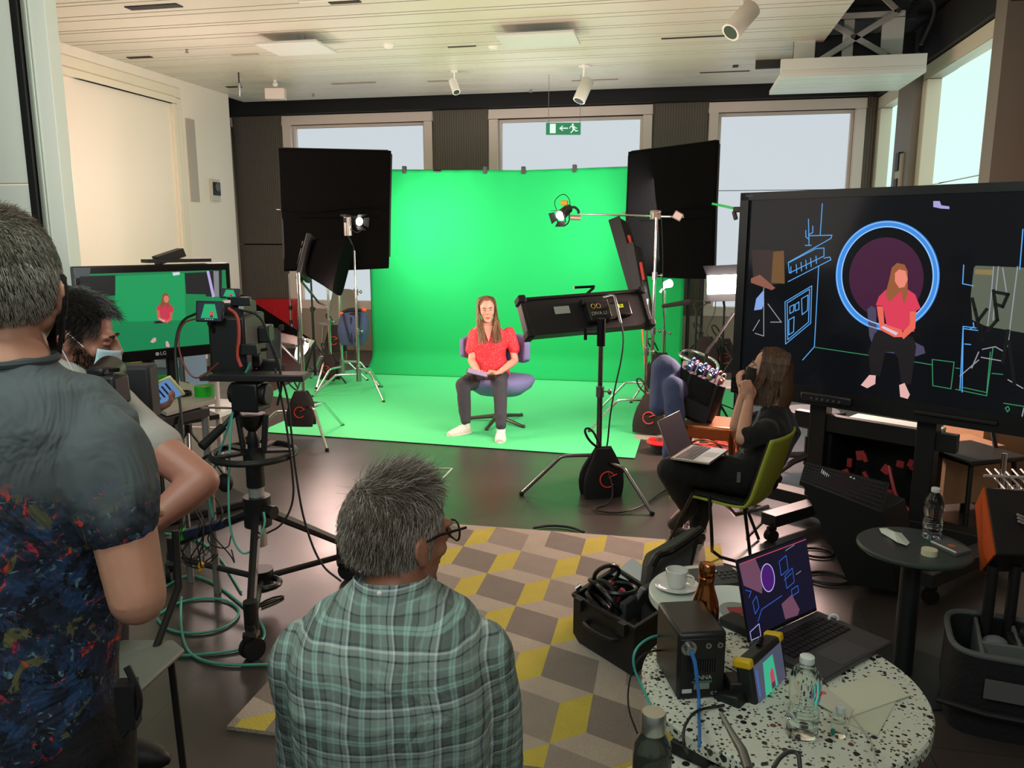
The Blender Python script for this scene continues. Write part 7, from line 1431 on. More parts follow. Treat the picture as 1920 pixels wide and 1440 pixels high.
def over(base_, col, fac_noise, lo, hi=None):
    mr = N(nt, 'MapRange'); mr.inputs[1].default_value = lo; mr.inputs[2].default_value = hi or lo+.03; L(nt, fac_noise, mr.inputs[0]); mx = N(nt, 'Mix', data_type='RGBA'); L(nt, mr.outputs[0], mx.inputs[0])
    if isinstance(base_, tuple): mx.inputs[6].default_value = (*base_, 1)
    else: L(nt, base_, mx.inputs[6])
    mx.inputs[7].default_value = (*hx(col), 1); return mx.outputs[2]
c_ = over(hx('232c40'), '2c4a72', noisef(16, 6, 1), .50, .6); c_ = over(c_, '141822', noisef(20, 6, 1, 3), .55); c_ = over(c_, '6f98a8', noisef(38, 6, 2, 9), .60, .66); c_ = over(c_, '6a6a44', noisef(15, 5, 1, 17), .60); c_ = over(c_, 'a83048', noisef(26, 6, 1, 31), .625); c_ = over(c_, 'f0442c', noisef(17, 6, 1.2, 23), .60, .63)
sepz = N(nt, 'SeparateXYZ'); L(nt, tc.outputs['Object'], sepz.inputs[0]); wob = N(nt, 'Math', operation='MULTIPLY_ADD'); L(nt, noisef(7, 5, 1, 2), wob.inputs[0]); wob.inputs[1].default_value = -.36; L(nt, sepz.outputs[2], wob.inputs[2])
zt_s = dp(5, 955, 1.3).z-.18; mr = N(nt, 'MapRange'); mr.inputs[1].default_value = zt_s-.04; mr.inputs[2].default_value = zt_s+.06; L(nt, wob.outputs[0], mr.inputs[0]); mx = N(nt, 'Mix', data_type='RGBA'); L(nt, mr.outputs[0], mx.inputs[0]); L(nt, c_, mx.inputs[6]); mx.inputs[7].default_value = (*hx('545c5e'), 1); L(nt, mx.outputs[2], b.inputs['Base Color'])
wn = noisef(7, 3, 1.2, 5); bp = N(nt, 'Bump'); bp.inputs['Strength'].default_value = .6; bp.inputs['Distance'].default_value = .03; L(nt, wn, bp.inputs['Height']); L(nt, bp.outputs[0], b.inputs['Normal']); SPL = m
mb = MB(); bodyA(mb, .012)
for s_ in (-1, 1): mb.limb([(shA[s_]+UPV*.0-RT*.01*s_, .074), (shA[s_].lerp(elA[s_], .30), .072), (shA[s_].lerp(elA[s_], .42), .068)])
mb.cap(base+RT*.11+V((0, 0, sp0.z-.045)), .045, shA[1]+UPV*.01, .062)
o = blob(mb, 'tshirt', SPL, root, .006, 5, folds(.009, 24))
P = []; 
MB().torus(sp0+V((0, 0, .022))+FH*.004, .078, .007, n=40, m=8).build('neck_rib', mat('3f4648', .85), root)
mb = MB(); mb.loft([(base-RT*.05+V((0, 0, z)), RT*w_, FH*d_) for z, w_, d_ in ((sp0.z-.58, .175, .12), (sp0.z-.66, .20, .135), (sp0.z-.82, .19, .13))], 36, 2.4)
for s_ in (-1, 1): mb.limb([(base-RT*.05+RT*.10*s_+V((0, 0, sp0.z-.80)), .10), (base-RT*.05+RT*.10*s_+V((0, 0, .5)), .082), (base-RT*.05+RT*.10*s_+V((0, 0, .1)), .07)])
blob(mb, 'trousers', mat('0d0d0f', .8, bump=.3, bscale=60), root, .008, 5)
MB().tube([dp(238, 1250, 1.35), dp(262, 1300, 1.35), dp(260, 1340, 1.35), dp(228, 1380, 1.35)], .006, smooth=2).box(dp(240, 1320, 1.35), (.03, .03, .08), rz(.3)).build('belt_holder', BLACK, root)
HG2 = [mat('a29b8c', .55), mat('6f685a', .55), mat('ccc6b8', .55), mat('4f4939', .55)]
def regA(p, rnd):
    x, y, z = p
    if y > .045 and z < .08: return 0
    if z < -.080: return 0
    if z < -.01 and y > -.005: return 0
    if z < .03 and y > .018: return 0
    return 1
def lenA(p, rnd): return (.012+.010*max(0, min(1, (p.z-.02)/.08)))*rnd.uniform(.8, 1.2)*(.6 if p.z < -.03 else 1)
def combA(p, n, rnd): k = max(0, min(1, (p.z-.07)/.05)); return V((.05, .5, 0))*k+V((n.x*.2, .15, -1))*(1-k)+V((rnd.gauss(0, .08), rnd.gauss(0, .08), rnd.gauss(0, .08)))
def pickA(p, rnd): r = rnd.random(); return (3 if r < .45 else (1 if r < .85 else 0)) if p.z > .045 else ((1 if r < .3 else (0 if r < .7 else 2)))
T = lambda x, y, z: MH2 @ V((x*sh, y*sh, z*sh)); inv = MH2.inverted(); org = world_loc(root)
oc = MB().sph(T(0, -.016, .030), (.0795*sh, .0965*sh, .0945*sh), MH2.to_3x3(), 44, 30).build('hair_cap', mat('4c473e', .85, bump=.5, bscale=260), root); bm = bmesh.new(); bm.from_mesh(oc.data)
bmesh.ops.delete(bm, geom=[v for v in bm.verts if not regA((inv @ (v.co+org))/sh, None)], context='VERTS'); bm.to_mesh(oc.data); bm.free()
strands(MH2, sh, root, HG2, 10000, regA, lenA, combA, .00065, 'hair', 5, rad=(.080, .097, .095), cen=(0, -.016, .030), pick=pickA, curl=.05)
MK = mat('101010', .8, bump=.2, bscale=150)
mb = MB(); mb.grid(lambda s, t: T(.062*math.sin((s-.5)*2.6)*(1-.12*t), .045+.065*math.cos((s-.5)*2.2)*(1-.1*abs(t-.4)), -.02-.08*t), 20, 10); o = mb.build('face_mask', MK, root); q = o.modifiers.new('s', 'SOLIDIFY'); q.thickness = .003
MB().tube([T(.088, -.018, .022), T(.093, -.026, .002), T(.089, -.024, -.026), T(.080, -.006, -.055), T(.074, .01, -.085)], .0042).tube([T(.080, .03, -.03), T(.087, .012, .018), T(.089, -.018, .022)], .0022).build('mask_strap', MK, root)
mb = MB(); mb.prism([T(.076, .012, -.035), T(.086, -.020, -.03), T(.083, -.020, -.06), T(.070, .0, -.105), T(.058, .035, -.115), T(.072, .03, -.06)], MH2.to_3x3() @ V((.003, 0, 0))); mb.build('mask_edge', MK, root)
# ---------------------------------------------------------------- seated man with surgical mask, left
hc = dp(145, 630, 2.28); fwd = (RT*.93+FW*.26); fwd.z = -.30; MH3 = headframe(hc, fwd, UPV-RT*.02); sh = 1.03
root = thing('person', 'dark-haired person with blue surgical mask looking down at a phone, by the television', 'person', V((hc.x, hc.y, 0)))
SK3 = skinmat('a87462'); sp0 = dp(122, 692, 2.30); base = V((sp0.x, sp0.y, 0))
def bodyB(mb, g): mb.loft([(base+V((0, 0, sp0.z+dz))+FH*.0-RT*(-dz*.10), FH*(hw+g), RT*(hd+g)) for dz, hw, hd in ((.05, .06, .06), (.015, .10, .075), (-.03, .165, .10), (-.08, .19, .115), (-.2, .19, .12), (-.4, .175, .115), (-.55, .18, .13))], 32, 2.4)
s1 = dp(200, 770, 2.15); e1 = dp(378, 903, 2.06); w1 = dp(290, 975, 1.98); s2 = base+FH*.16+V((0, 0, sp0.z-.07)); e2 = dp(215, 850, 2.45); w2 = dp(262, 772, 2.45)
mb = MB(); head_parts(mb, MH3, sh); mb.limb([(hc+V((0, 0, -.05))-RT*.03, .055), (sp0+V((0, 0, .02)), .062)]); bodyB(mb, -.012)
mb.limb([(base-FH*.15+V((0, 0, sp0.z-.08)), .055), (s1, .058), (e1, .046), (e1.lerp(w1, .35), .046), (w1, .032)]); hand(mb, w1, (w1-e1), UPV, 1.0, .6, 1)
mb.limb([(s2, .05), (e2, .042), (w2, .028)]); hand(mb, w2, RT*.9+UPV*.25, UPV-FW*.3, .95, .55, 1)
for s_ in (-1, 1): q = base+FH*.10*s_+V((0, 0, sp0.z-.56)); mb.limb([(q, .07), (V((q.x-.02, q.y, .5)), .05), (V((q.x-.04, q.y, .09)), .04)]); mb.sph(V((q.x+.02, q.y, .04)), (.12, .04, .04))
blob(mb, 'body', SK3, root, .006, 5); mb = MB(); bodyB(mb, .010); mb.limb([(base-FH*.16+V((0, 0, sp0.z-.08)), .075), (s1, .078), (s1.lerp(e1, .52), .070)]); mb.limb([(s2, .07), (s2.lerp(e2, .6), .062)])
blob(mb, 'tshirt', mat('a09a92', .9, bump=.2, bscale=90), root, .008, 4, folds(.010, 22))
mb = MB(); 
for s_ in (-1, 1): q = base+FH*.10*s_+V((0, 0, sp0.z-.56)); mb.limb([(q+V((0, 0, .06)), .11), (q, .10), (V((q.x-.02, q.y, .5)), .075), (V((q.x-.04, q.y, .1)), .06)])
blob(mb, 'trousers', mat('23252a', .85), root, .010, 4)
T = lambda x, y, z: MH3 @ V((x*sh, y*sh, z*sh)); inv = MH3.inverted(); org = world_loc(root)
def regB(p, rnd):
    x, y, z = p
    if y > .060 and z < .075: return 0
    if z < -.065: return 0
    if z < .0 and y > -.01: return 0
    if z < .035 and y > .03: return 0
    return 1
HB = [mat('17120f', .5), mat('241b15', .5)]
oc = MB().sph(T(0, -.016, .032), (.083*sh, .102*sh, .098*sh), MH3.to_3x3(), 36, 26).build('hair_cap', mat('15110e', .9), root); bm = bmesh.new(); bm.from_mesh(oc.data); bmesh.ops.delete(bm, geom=[v for v in bm.verts if not regB((inv @ (v.co+org))/sh, None)], context='VERTS'); bm.to_mesh(oc.data); bm.free()
strands(MH3, sh, root, HB, 3800, regB, lambda p, r: .036*r.uniform(.7, 1.3), lambda p, n, r: V((n.x*.2, .35 if p.z > .07 else -.4, -.2 if p.z > .07 else -.9))+V((r.gauss(0, .1), r.gauss(0, .1), r.gauss(0, .08))), .0011, 'hair', 7, rad=(.083, .102, .098), cen=(0, -.016, .032), curl=.16, flare=.2)
def regBe(p, r): return 1 if (p.z < -.012 and p.z > -.10 and p.y > -.012 and p.y < .085) else 0
strands(MH3, sh, root, HB, 2200, regBe, lambda p, r: .012, lambda p, n, r: V((0, .3, -1)), .0010, 'beard', 8, rad=(.060, .073, .088), cen=(0, .018, -.028), curl=.2, lift=.002)
for sx in (-1, 1):
    e = MB().sph(T(sx*.031, .077, .003), (.0125, .0115, .0085), MH3.to_3x3(), 14, 8).build('eyelid', skinmat('9a6656'), root); MB().tube([T(sx*.018, .088, -.001), T(sx*.031, .0905, -.004), T(sx*.044, .082, -.001)], .0013).build('eyelash', HB[0], e); MB().tube([T(sx*.012, .091, .020), T(sx*.030, .094, .028), T(sx*.050, .080, .022)], [.003, .0045, .002]).build('eyebrow', HB[0], root)
for s_ in (-1, 1): q = base+FH*.10*s_; MB().sph(V((q.x+.03, q.y, .045)), (.15, .055, .05)).build('shoe', BLACK, root)
BM = mat('a9c4cc', .8, bump=.15, bscale=60); mb = MB(); mb.grid(lambda s, t: T(.082*math.sin((s-.5)*2.5)*(1-.10*abs(t-.5)), .035+.088*math.cos((s-.5)*2.3)*(1-.18*abs(t-.35)), -.008-.095*t), 22, 12); o = mb.build('surgical_mask', BM, root); q = o.modifiers.new('s', 'SOLIDIFY'); q.thickness = .002
MB().tube([T(.076, .035, -.012), T(.086, .0, .012), T(.086, -.016, .018), T(.084, -.02, -.02), T(.074, .03, -.09)], .0015).build('ear_loop', mat('d8dcdc', .7), root)
# phone in hand
c = dp(292, 742, 2.42); M = frame(c, RT*.85+UPV*.38, UPV*.9-FW*.5-RT*.25); root = thing('smartphone', 'smartphone in a pale yellow case held by the person in a surgical mask', 'phone', c); MB(M).box((0, 0, -.005), (.15, .078, .010)).build('phone_case', mat('c8c490', .5), root, bevel=.004); MB(M).box((0, 0, .0006), (.135, .066, .001)).build('screen', glow('6a94c8', .75), root)
mb = MB(M)
for k in range(8): mb.box((-.055+.015*k, .004*((k*5) % 3)-.004, .0014), (.006, .05-.008*(k % 3), .0006))
mb.build('screen_text', glow('1c2c50', .6), root)
# stills camera at his chest
c = dp(186, 730, 2.02); M = frame(c, RT*.96-FW*.25, UPV); root = thing('stills_camera', 'black stills camera with a bluish lit screen in front of the masked person', 'camera', c)
MB(M).box((0, 0, 0), (.14, .075, .06)).box((.01, .045, 0), (.05, .025, .045)).build('camera_body', mat('101011', .5), root, bevel=.008); MB(M).cyl((-.02, .02, -.03), (-.065, .03, -.12), .036, .040, 24).build('lens', mat('0c0c0c', .4), root)
MB(M).box((-.03, -.02, .0365), (.06, .035, .002)).build('screen', glow('9cc0f0', .9), root); MB(M).cyl((.055, .045, 0), (.055, .055, 0), .014).build('dial', GUN, root)
c = dp(258, 735, 2.3); tag(MB().box(c, (.10, .08, .16), rz(.3)).build('black_pouch', mat('17181a', .7), None, bevel=.01, loc=c), 'black pouch hanging between the stills camera and the phone', 'pouch')
# ---------------------------------------------------------------- woman in coral on the green screen
cb = fl(932, 793); dW = (cb-C0).dot(FW); LAV = mat('7d78a6', .85, bump=.25, bscale=120)
root = thing('lounge_chair', 'lavender swivel lounge chair under the seated woman on the green floor', 'chair', cb)
fwd_w = (-FH*.94-RT*.34).normalized(); sdw = V((fwd_w.y, -fwd_w.x, 0))  # chair faces the camera, slightly left
if sdw.dot(RT) > 0: sdw = -sdw     # sdw: her right-hand side (picture left)
seatz = .40; sc = cb+V((0, 0, seatz))-fwd_w*.02+RT*.025
MB().loft([(sc+V((0, 0, -.14)), sdw*.05, fwd_w*.05), (sc+V((0, 0, -.12)), sdw*.20, fwd_w*.18), (sc+V((0, 0, -.06)), sdw*.285, fwd_w*.26), (sc+V((0, 0, .0)), sdw*.315, fwd_w*.285), (sc+V((0, 0, .035)), sdw*.30, fwd_w*.27), (sc+V((0, 0, .05)), sdw*.20, fwd_w*.18)], 36, 2.5).build('seat', LAV, root, angle=80)
mb = MB(); bk = []
def backf(s, t):
    a = (s-.5)*2.75; r_ = .33; zz = seatz+.16+.25*t; w_ = 1+.0*t; edge = 1-(.38*max(0, abs(2*s-1)-.6)/.4)
    return cb-RT*.03+(sdw*math.sin(a)*r_-fwd_w*(math.cos(a)*r_*.85-.05))+V((0, 0, seatz+.29+(t-.5)*.26*edge))
mb.grid(backf, 36, 10); o = mb.build('backrest', LAV, root); q = o.modifiers.new('s', 'SOLIDIFY'); q.thickness = .055; q.offset = 0; q = o.modifiers.new('v', 'BEVEL'); q.width = .02; q.segments = 3
MB().cyl(cb+V((0, 0, .05)), cb+V((0, 0, seatz-.13)), .026).build('column', mat('2a2826', .4), root)
for u, v in ((1003, 803), (902, 811), (882, 784), (962, 780)):
    e = fl(u, v, .03); e = cb+(e-cb).normalized()*.34; e.z = .022; MB().tube([cb+V((0, 0, .07)), e], [.022, .014]).sph(e, (.018, .018, .02)).build('base_leg', mat('3a342c', .4), root)
root = thing('person', 'seated person with long light brown hair in coral blouse holding a tablet', 'person', cb)
K = lambda u, v, d=0: dp(u, v, dW+d)
hc = K(913, 580, -.18); fw_h = (-FW*.93-RT*.06); fw_h.z = -.12; fw_h = (-FH*.97+RT*.10); fw_h.z = -.10; MH4 = headframe(hc, fw_h, UPV-RT*.05); sh = .98
SK4 = skinmat('e8a890', .45)
pel = K(918, 706, .0); chest = K(920, 645, -.08); nk = K(915, 609, -.14)
shW = {-1: K(889, 624, -.08), 1: K(957, 622, -.08)}; elW = {-1: K(884, 676, -.14), 1: K(966, 676, -.12)}; wrW = {-1: K(897, 699, -.36), 1: K(938, 697, -.34)}
fR, fL_ = fl(860, 816), fl(932, 826); anW = {-1: V((fR.x+.05, fR.y+.06, .09)), 1: V((fL_.x+.02, fL_.y+.07, .09))}
knW = {-1: K(868, 722, -.40), 1: K(937, 722, -.42)}; hpW = {-1: K(902, 708, -.06), 1: K(935, 708, -.06)}
def torW(mb, g, full=True):
    S = []
    for t, hw, hd in ((0, .165, .12), (.2, .15, .115), (.45, .130, .105), (.7, .155, .115), (.88, .165, .10), (.97, .12, .08), (1.06, .06, .055)):
        c_ = pel.lerp(nk, t); S.append((c_, RT*(hw+g), FH*(hd+g)))
    mb.loft(S, 32, 2.3)
mb = MB(); head_parts(mb, MH4, sh, True); mb.limb([(hc+V((0, 0, -.05)), .045), (nk+V((0, 0, -.01)), .052)]); torW(mb, -.012)
for s_ in (-1, 1):
    mb.limb([(shW[s_]-RT*s_*.012, .038), (elW[s_], .034), (elW[s_].lerp(wrW[s_], .4), .034), (wrW[s_], .024)]); dh = (K(918, 706, -.44)-wrW[s_]); hand(mb, wrW[s_], dh, UPV+FH*.2, .92, .5, -s_ if s_ < 0 else 1)
    mb.limb([(hpW[s_], .06), (knW[s_], .04), (knW[s_].lerp(anW[s_], .3), .04), (anW[s_], .032)])
blob(mb, 'body', SK4, root, .0045, 4)
face_details(MH4, sh, root, '5a6a70', '6a4a38', 'c86a66')
m, nt, b, tc = nodes('coral_print', .8); v = N(nt, 'TexVoronoi'); v.inputs['Scale'].default_value = 75; L(nt, tc.outputs['Object'], v.inputs[0]); lt = N(nt, 'Math', operation='LESS_THAN'); lt.inputs[1].default_value = .22; L(nt, v.outputs['Distance'], lt.inputs[0]); mx = N(nt, 'Mix', data_type='RGBA'); L(nt, lt.outputs[0], mx.inputs[0]); mx.inputs[6].default_value = (*hx('ee3a44'), 1); mx.inputs[7].default_value = (*hx('f8a098'), 1); L(nt, mx.outputs[2], b.inputs['Base Color']); COR = m
mb = MB(); S = [(pel.lerp(nk, t)+FH*0, RT*hw, FH*hd) for t, hw, hd in ((.02, .195, .15), (.2, .168, .14), (.42, .150, .125), (.62, .178, .135), (.78, .180, .125), (.90, .150, .10), (.975, .10, .075))]; mb.loft(S, 32, 2.3)
for s_ in (-1, 1): mb.limb([(shW[s_]-V((0, 0, .012))-RT*s_*.015, .060), (shW[s_].lerp(elW[s_], .35), .062), (shW[s_].lerp(elW[s_], .58)+RT*s_*.012, .060)])
o = blob(mb, 'blouse', COR, root, .006, 4, folds(.010, 30))
vn = [nk+V((0, 0, -.012))-FH*.108, nk+V((0, 0, -.03))-FH*.12]
T = lambda x, y, z: MH4 @ V((x*sh, y*sh, z*sh))
cf = chest-FH*.139; MB().prism([nk-FH*.088-RT*.045+V((0, 0, .0)), nk-FH*.088+RT*.045+V((0, 0, .0)), pel.lerp(nk, .72)-FH*.148+RT*.006], -FH*.004).build('neckline_skin', SK4, root)
mb = MB()
for s_ in (-1, 1): mb.limb([(hpW[s_]+V((0, 0, .0)), .10), (hpW[s_].lerp(knW[s_], .5), .085), (knW[s_], .066), (knW[s_].lerp(anW[s_], .3), .062), (anW[s_]+V((0, 0, .03)), .046)])
mb.sph(pel+V((0, 0, -.02)), (.17, .15, .10), rz(YAW)).sph(pel-FH*.14+V((0, 0, .0)), (.10, .14, .07), rz(YAW)); blob(mb, 'jeans', mat('3f3c42', .9, bump=.3, bscale=150, var=.15), root, .006, 4, folds(.004, 50))
for s_, f, dv in ((-1, fR, (-RT*.75-FH*.65)), (1, fL_, (-FH*1.0-RT*.05))):
    dv = V(dv).normalized(); sd = V((dv.y, -dv.x, 0)); a = V((anW[s_].x, anW[s_].y, 0)); mb = MB(); mb.loft([(a-dv*.045+V((0, 0, .035)), sd*.020, V((0, 0, .035))), (a-dv*.02+V((0, 0, .042)), sd*.036, V((0, 0, .042))), (a+dv*.06+V((0, 0, .040)), sd*.042, V((0, 0, .040))), (a+dv*.13+V((0, 0, .030)), sd*.046, V((0, 0, .030))), (a+dv*.19+V((0, 0, .022)), sd*.030, V((0, 0, .020)))], 22, 2.6)
    o = mb.build('shoe', mat('efd8cf', .6), root, angle=70); MB().loft([(a+dv*.07+V((0, 0, .001)), dv*.13, sd*.048), (a+dv*.07+V((0, 0, .016)), dv*.13, sd*.048)], 28, 2.4).build('sole', mat('f0e8e0', .6), o)
    for k in range(4): q = a+dv*(.055+.022*k)+V((0, 0, .078-.012*k)); MB().tube([q-sd*.022, q+V((0, 0, .004)), q+sd*.022], .0035).build('lace', mat('ffffff', .6), o)
    MB().cyl(a+V((0, 0, .06)), anW[s_]+V((0, 0, .05)), .038, .036).build('sock', mat('f0e4de', .8), root)
HW = [mat('7a5840', .5), mat('a57e5c', .5), mat('c9a27c', .5), mat('5c3f2e', .5)]
def regW(p, r):
    x, y, z = p
    if y > .055 and z < .088: return 0
    if y > .03 and z < .05 and abs(x) < .066: return 0
    return 1 if z > -.03 else 0
inv = MH4.inverted(); org = world_loc(root)
oc = MB().sph(T(0, -.014, .030), (.083*sh, .101*sh, .096*sh), MH4.to_3x3(), 36, 26).build('hair_cap', mat('7a583f', .7), root); bm = bmesh.new(); bm.from_mesh(oc.data); bmesh.ops.delete(bm, geom=[v for v in bm.verts if not (regW((inv @ (v.co+org))/sh, None) )], context='VERTS'); bm.to_mesh(oc.data); bm.free()
def curtain(MHx, sh_, par, mats, n, bottom, front, xw, name='hair', seed=2, back=False, parting=0.0, wide=.0, fy=0.0):
    rnd = random.Random(seed); vs_, fs, mi = [], [], []
    for k in range(n):
        sx = rnd.choice((-1, 1)); y0 = rnd.uniform(-.09, front) if not back else rnd.uniform(-.10, .04); zt_ = .118-.25*(max(0, abs(y0)-.03))
        st = V((parting+sx*rnd.uniform(.0, .03), y0, zt_+rnd.uniform(-.004, .004))); sid = V((sx*(.080+rnd.uniform(0, .012)), y0*.9+rnd.uniform(-.01, .01), .03)); sid.y = max(-.10, min(front+.015, sid.y))
        ln = bottom*(1-.45*rnd.random()**2.2); wv = .010*math.sin(k*.37)+.006*math.sin(k*1.3); p2 = V((sx*(xw+rnd.uniform(-.022, .012)), sid.y*.75+.02*(1 if y0 > 0 else -.4), -.07)); p3 = V((sx*(xw-.012+wide+rnd.uniform(-.035, .015)), p2.y+.02+fy*.8+rnd.uniform(-.02, .025), -ln*.65)); p3.x += sx*wv; p4 = p3+V((sx*rnd.uniform(-.03, .012)-wv, rnd.uniform(-.01, .02)+fy*.3, -ln*.35))
        mid = V(((st.x+sid.x)/2+sx*.022, (st.y+sid.y)/2, .098)); pts = [st, mid, sid, p2, p3, p4]
        for _ in range(1):
            q = [pts[0]]
            for a, b_ in zip(pts, pts[1:]): q += [a.lerp(b_, .25), a.lerp(b_, .75)]
            q.append(pts[-1]); pts = q
        b0 = len(vs_); th_ = rnd.uniform(.0009, .0018)
        for j, q in enumerate(pts):
            t = th_*(1-.6*j/len(pts))
            for c_, s_ in ((0, 1), (-.87, -.5), (.87, -.5)): vs_.append(MHx @ (V((q.x+s_*t, q.y+c_*t, q.z))*sh_))
        m_ = rnd.randrange(len(mats))
        for j in range(len(pts)-1):
            for c_ in range(3): fs.append((b0+j*3+c_, b0+j*3+(c_+1) % 3, b0+j*3+3+(c_+1) % 3, b0+j*3+3+c_)); mi.append(m_)
    me = bpy.data.meshes.new(name); og = world_loc(par); me.from_pydata([v-og for v in vs_], [], fs)
    for m in mats: me.materials.append(m)
    me.polygons.foreach_set('material_index', mi); o = bpy.data.objects.new(name, me); scene.collection.objects.link(o); o.parent = par; return o
curtain(MH4, sh, root, HW, 2800, .29, .030, .088, wide=.008, fy=.085)
c = K(895, 699, -.47); Mt = frame(c, RT*.95-UPV*.22-FH*.0, FH*.95+UPV*.12); root2 = thing('tablet', 'pale tablet held in the lap of the seated person in coral', 'tablet', c); MB(Mt).box((0, 0, 0), (.19, .14, .008)).build('tablet_body', mat('5a4a4a', .4), root2, bevel=.003); MB(Mt).box((0, 0, .0048), (.175, .125, .001)).build('screen', glow('d8c0e0', .8), root2)
MB().torus(wrW[1]+V((0, 0, .0)), .027, .004, ry(.9), n=20).build('bracelet', mat('c8a060', .3, .8), root)
# ---------------------------------------------------------------- woman in black on the green chair
dE = 4.35; K = lambda u, v, d=0: dp(u, v, dE+d)
pe = K(1398, 905, 0); gb = V((pe.x, pe.y, 0)); sh2 = K(1318, 930, .08); LF = (-RT*.84+FH*.54).normalized(); SD = V((LF.y, -LF.x, 0)); 
if SD.dot(FH) < 0: SD = -SD
root = thing('green_chair', 'olive green shell chair with thin black legs under the person in black', 'chair', gb); GR = mat('a5ad3a', .5); zs = K(1330, 915, 0).z
sE = K(1372, 928, .05)
def shellE(s, t):
    w_ = (s-.5)*2; L_ = [sE+LF*f+UPV*z for f, z in ((.27, -.03), (.22, -.002), (.10, .0), (-.06, -.012), (-.15, .0), (-.205, .05), (-.235, .14), (-.265, .26), (-.30, .39))]
    i = min(len(L_)-2, int(t*(len(L_)-1))); f = t*(len(L_)-1)-i
    a0, a1, a2, a3 = L_[max(0, i-1)], L_[i], L_[i+1], L_[min(len(L_)-1, i+2)]
    c_ = a1*.5*2+0*a0; c_ = .5*((2*a1)+(-a0+a2)*f+(2*a0-5*a1+4*a2-a3)*f*f+(-a0+3*a1-3*a2+a3)*f**3)
    hw = .235*(1-.12*max(0, t-.75)*4*.5); cur = .05*w_*w_
    return c_+SD*w_*hw+(LF*cur if t > .5 else UPV*cur*.6)
mb = MB(); mb.grid(shellE, 18, 40); o = mb.build('seat_shell', [GR, mat('2a2c22', .8)], root); q = o.modifiers.new('s', 'SOLIDIFY'); q.thickness = .012; q.offset = 0
mb = MB(); mb.grid(lambda s, t: shellE(.04+.92*s, .02+.95*t)+(UPV*.012 if t < .45 else UPV*.004+LF*.014), 18, 40); o = mb.build('upholstery', mat('23241f', .9), root); q = o.modifiers.new('s', 'SOLIDIFY'); q.thickness = .012
BL = mat('1d1c1d', .35, .5); ctr = K(1365, 935); 
for a, b_, d0 in (((1300, 922), (1252, 1022), -.18), ((1395, 945), (1408, 1055), -.20), ((1300, 918), (1275, 960), .22), ((1395, 940), (1440, 990), .22)):
    p0 = K(a[0], a[1], d0); q = ray(b_[0], b_[1]); e = fl(*b_) if d0 < 0 else V((p0.x+(LF.x*.08 if a[0] < 1350 else -LF.x*.1), p0.y, 0)); MB().cyl(p0, V((e.x, e.y, .006)), .009).build('leg', BL, root)
MB().tube([K(1330, 930, -.15), K(1335, 1010, -.2), fl(1335, 1040, .02), fl(1400, 1058, .02), fl(1440, 1070, .02)], .009, smooth=1).build('sled_frame', BL, root)
MB().tube([K(1355, 940, -.1), K(1378, 965, 0), K(1440, 950, .15)], .012).build('under_frame', CHROME, root)
root = thing('person', 'seated person in black with brown hair, hands raised to a black mask', 'person', gb)
SK5 = skinmat('c89880', .5); hc = K(1442, 692, .02); fw_h = (-RT*.94+FH*.30); fw_h.z = .10; MH5 = headframe(hc, fw_h, UPV+LF*.05); sh = .98
nk = K(1455, 762, .03); ch = K(1452, 810, .03)
hipE = K(1405, 888, 0)
def torE(mb, g): mb.loft([(hipE+V((0, 0, -.02)), LF*(.13+g), SD*(.165+g)), (hipE.lerp(ch, .35)-LF*.01, LF*(.125+g), SD*(.155+g)), (hipE.lerp(ch, .7), LF*(.125+g), SD*(.165+g)), (ch, LF*(.12+g), SD*(.18+g)), (ch.lerp(nk, .5), LF*(.09+g), SD*(.165+g)), (ch.lerp(nk, .85), LF*(.065+g), SD*(.10+g)), (nk+V((0, 0, .02)), LF*(.05+g*.5), SD*(.05+g*.5))], 28, 2.3)
shE = {-1: ch-SD*.17+V((0, 0, .04)), 1: ch+SD*.15+V((0, 0, .04))}; elE = {-1: K(1392, 822, -.20), 1: K(1380, 800, .12)}; wrE = {-1: K(1404, 752, -.10), 1: K(1394, 738, .10)}
kn1, kn2 = K(1258, 882, -.10), K(1290, 893, .12); an1 = K(1292, 950, .02); an2 = fl(1310, 990, .10); an2 = V((an2.x, an2.y, .12))
mb = MB(); head_parts(mb, MH5, sh, True); mb.limb([(hc+V((0, 0, -.05))-LF*.02, .046), (nk, .05)]); torE(mb, -.012)
for s_ in (-1, 1): mb.limb([(shE[s_], .045), (elE[s_], .037), (elE[s_].lerp(wrE[s_], .35), .036), (wrE[s_], .026)])
hand(mb, wrE[-1], UPV*.9+LF*.15, LF*.3+FH*.9, .95, 1.1, -1); hand(mb, wrE[1], UPV*.9+LF*.35, -LF*.2+FH*.2-RT*-.8, .95, .65, 1)
mb.limb([(hipE+SD*-.08, .06), (kn1, .045), (an1, .034)]).limb([(hipE+SD*.09, .06), (kn2, .045), (sh2, .042), (an2, .034)])
for a, dv in ((an1, LF*.6-UPV*.7), (V((an2.x, an2.y, .05)), LF)): dv = V(dv).normalized(); mb.cap(a, .035, a+dv*.12, .026)
blob(mb, 'body', SK5, root, .005, 4)
face_details(MH5, sh, root, '4a3a2c', '5a4030', 'a85a50')
BK = mat('0c0c0d', .9, bump=.3, bscale=90, sheen=.15); mb = MB(); torE(mb, .010)
for s_ in (-1, 1): mb.limb([(shE[s_], .068), (shE[s_].lerp(elE[s_], .45), .066), (shE[s_].lerp(elE[s_], .80), .060)])
blob(mb, 'tshirt', BK, root, .007, 4, folds(.008, 28))
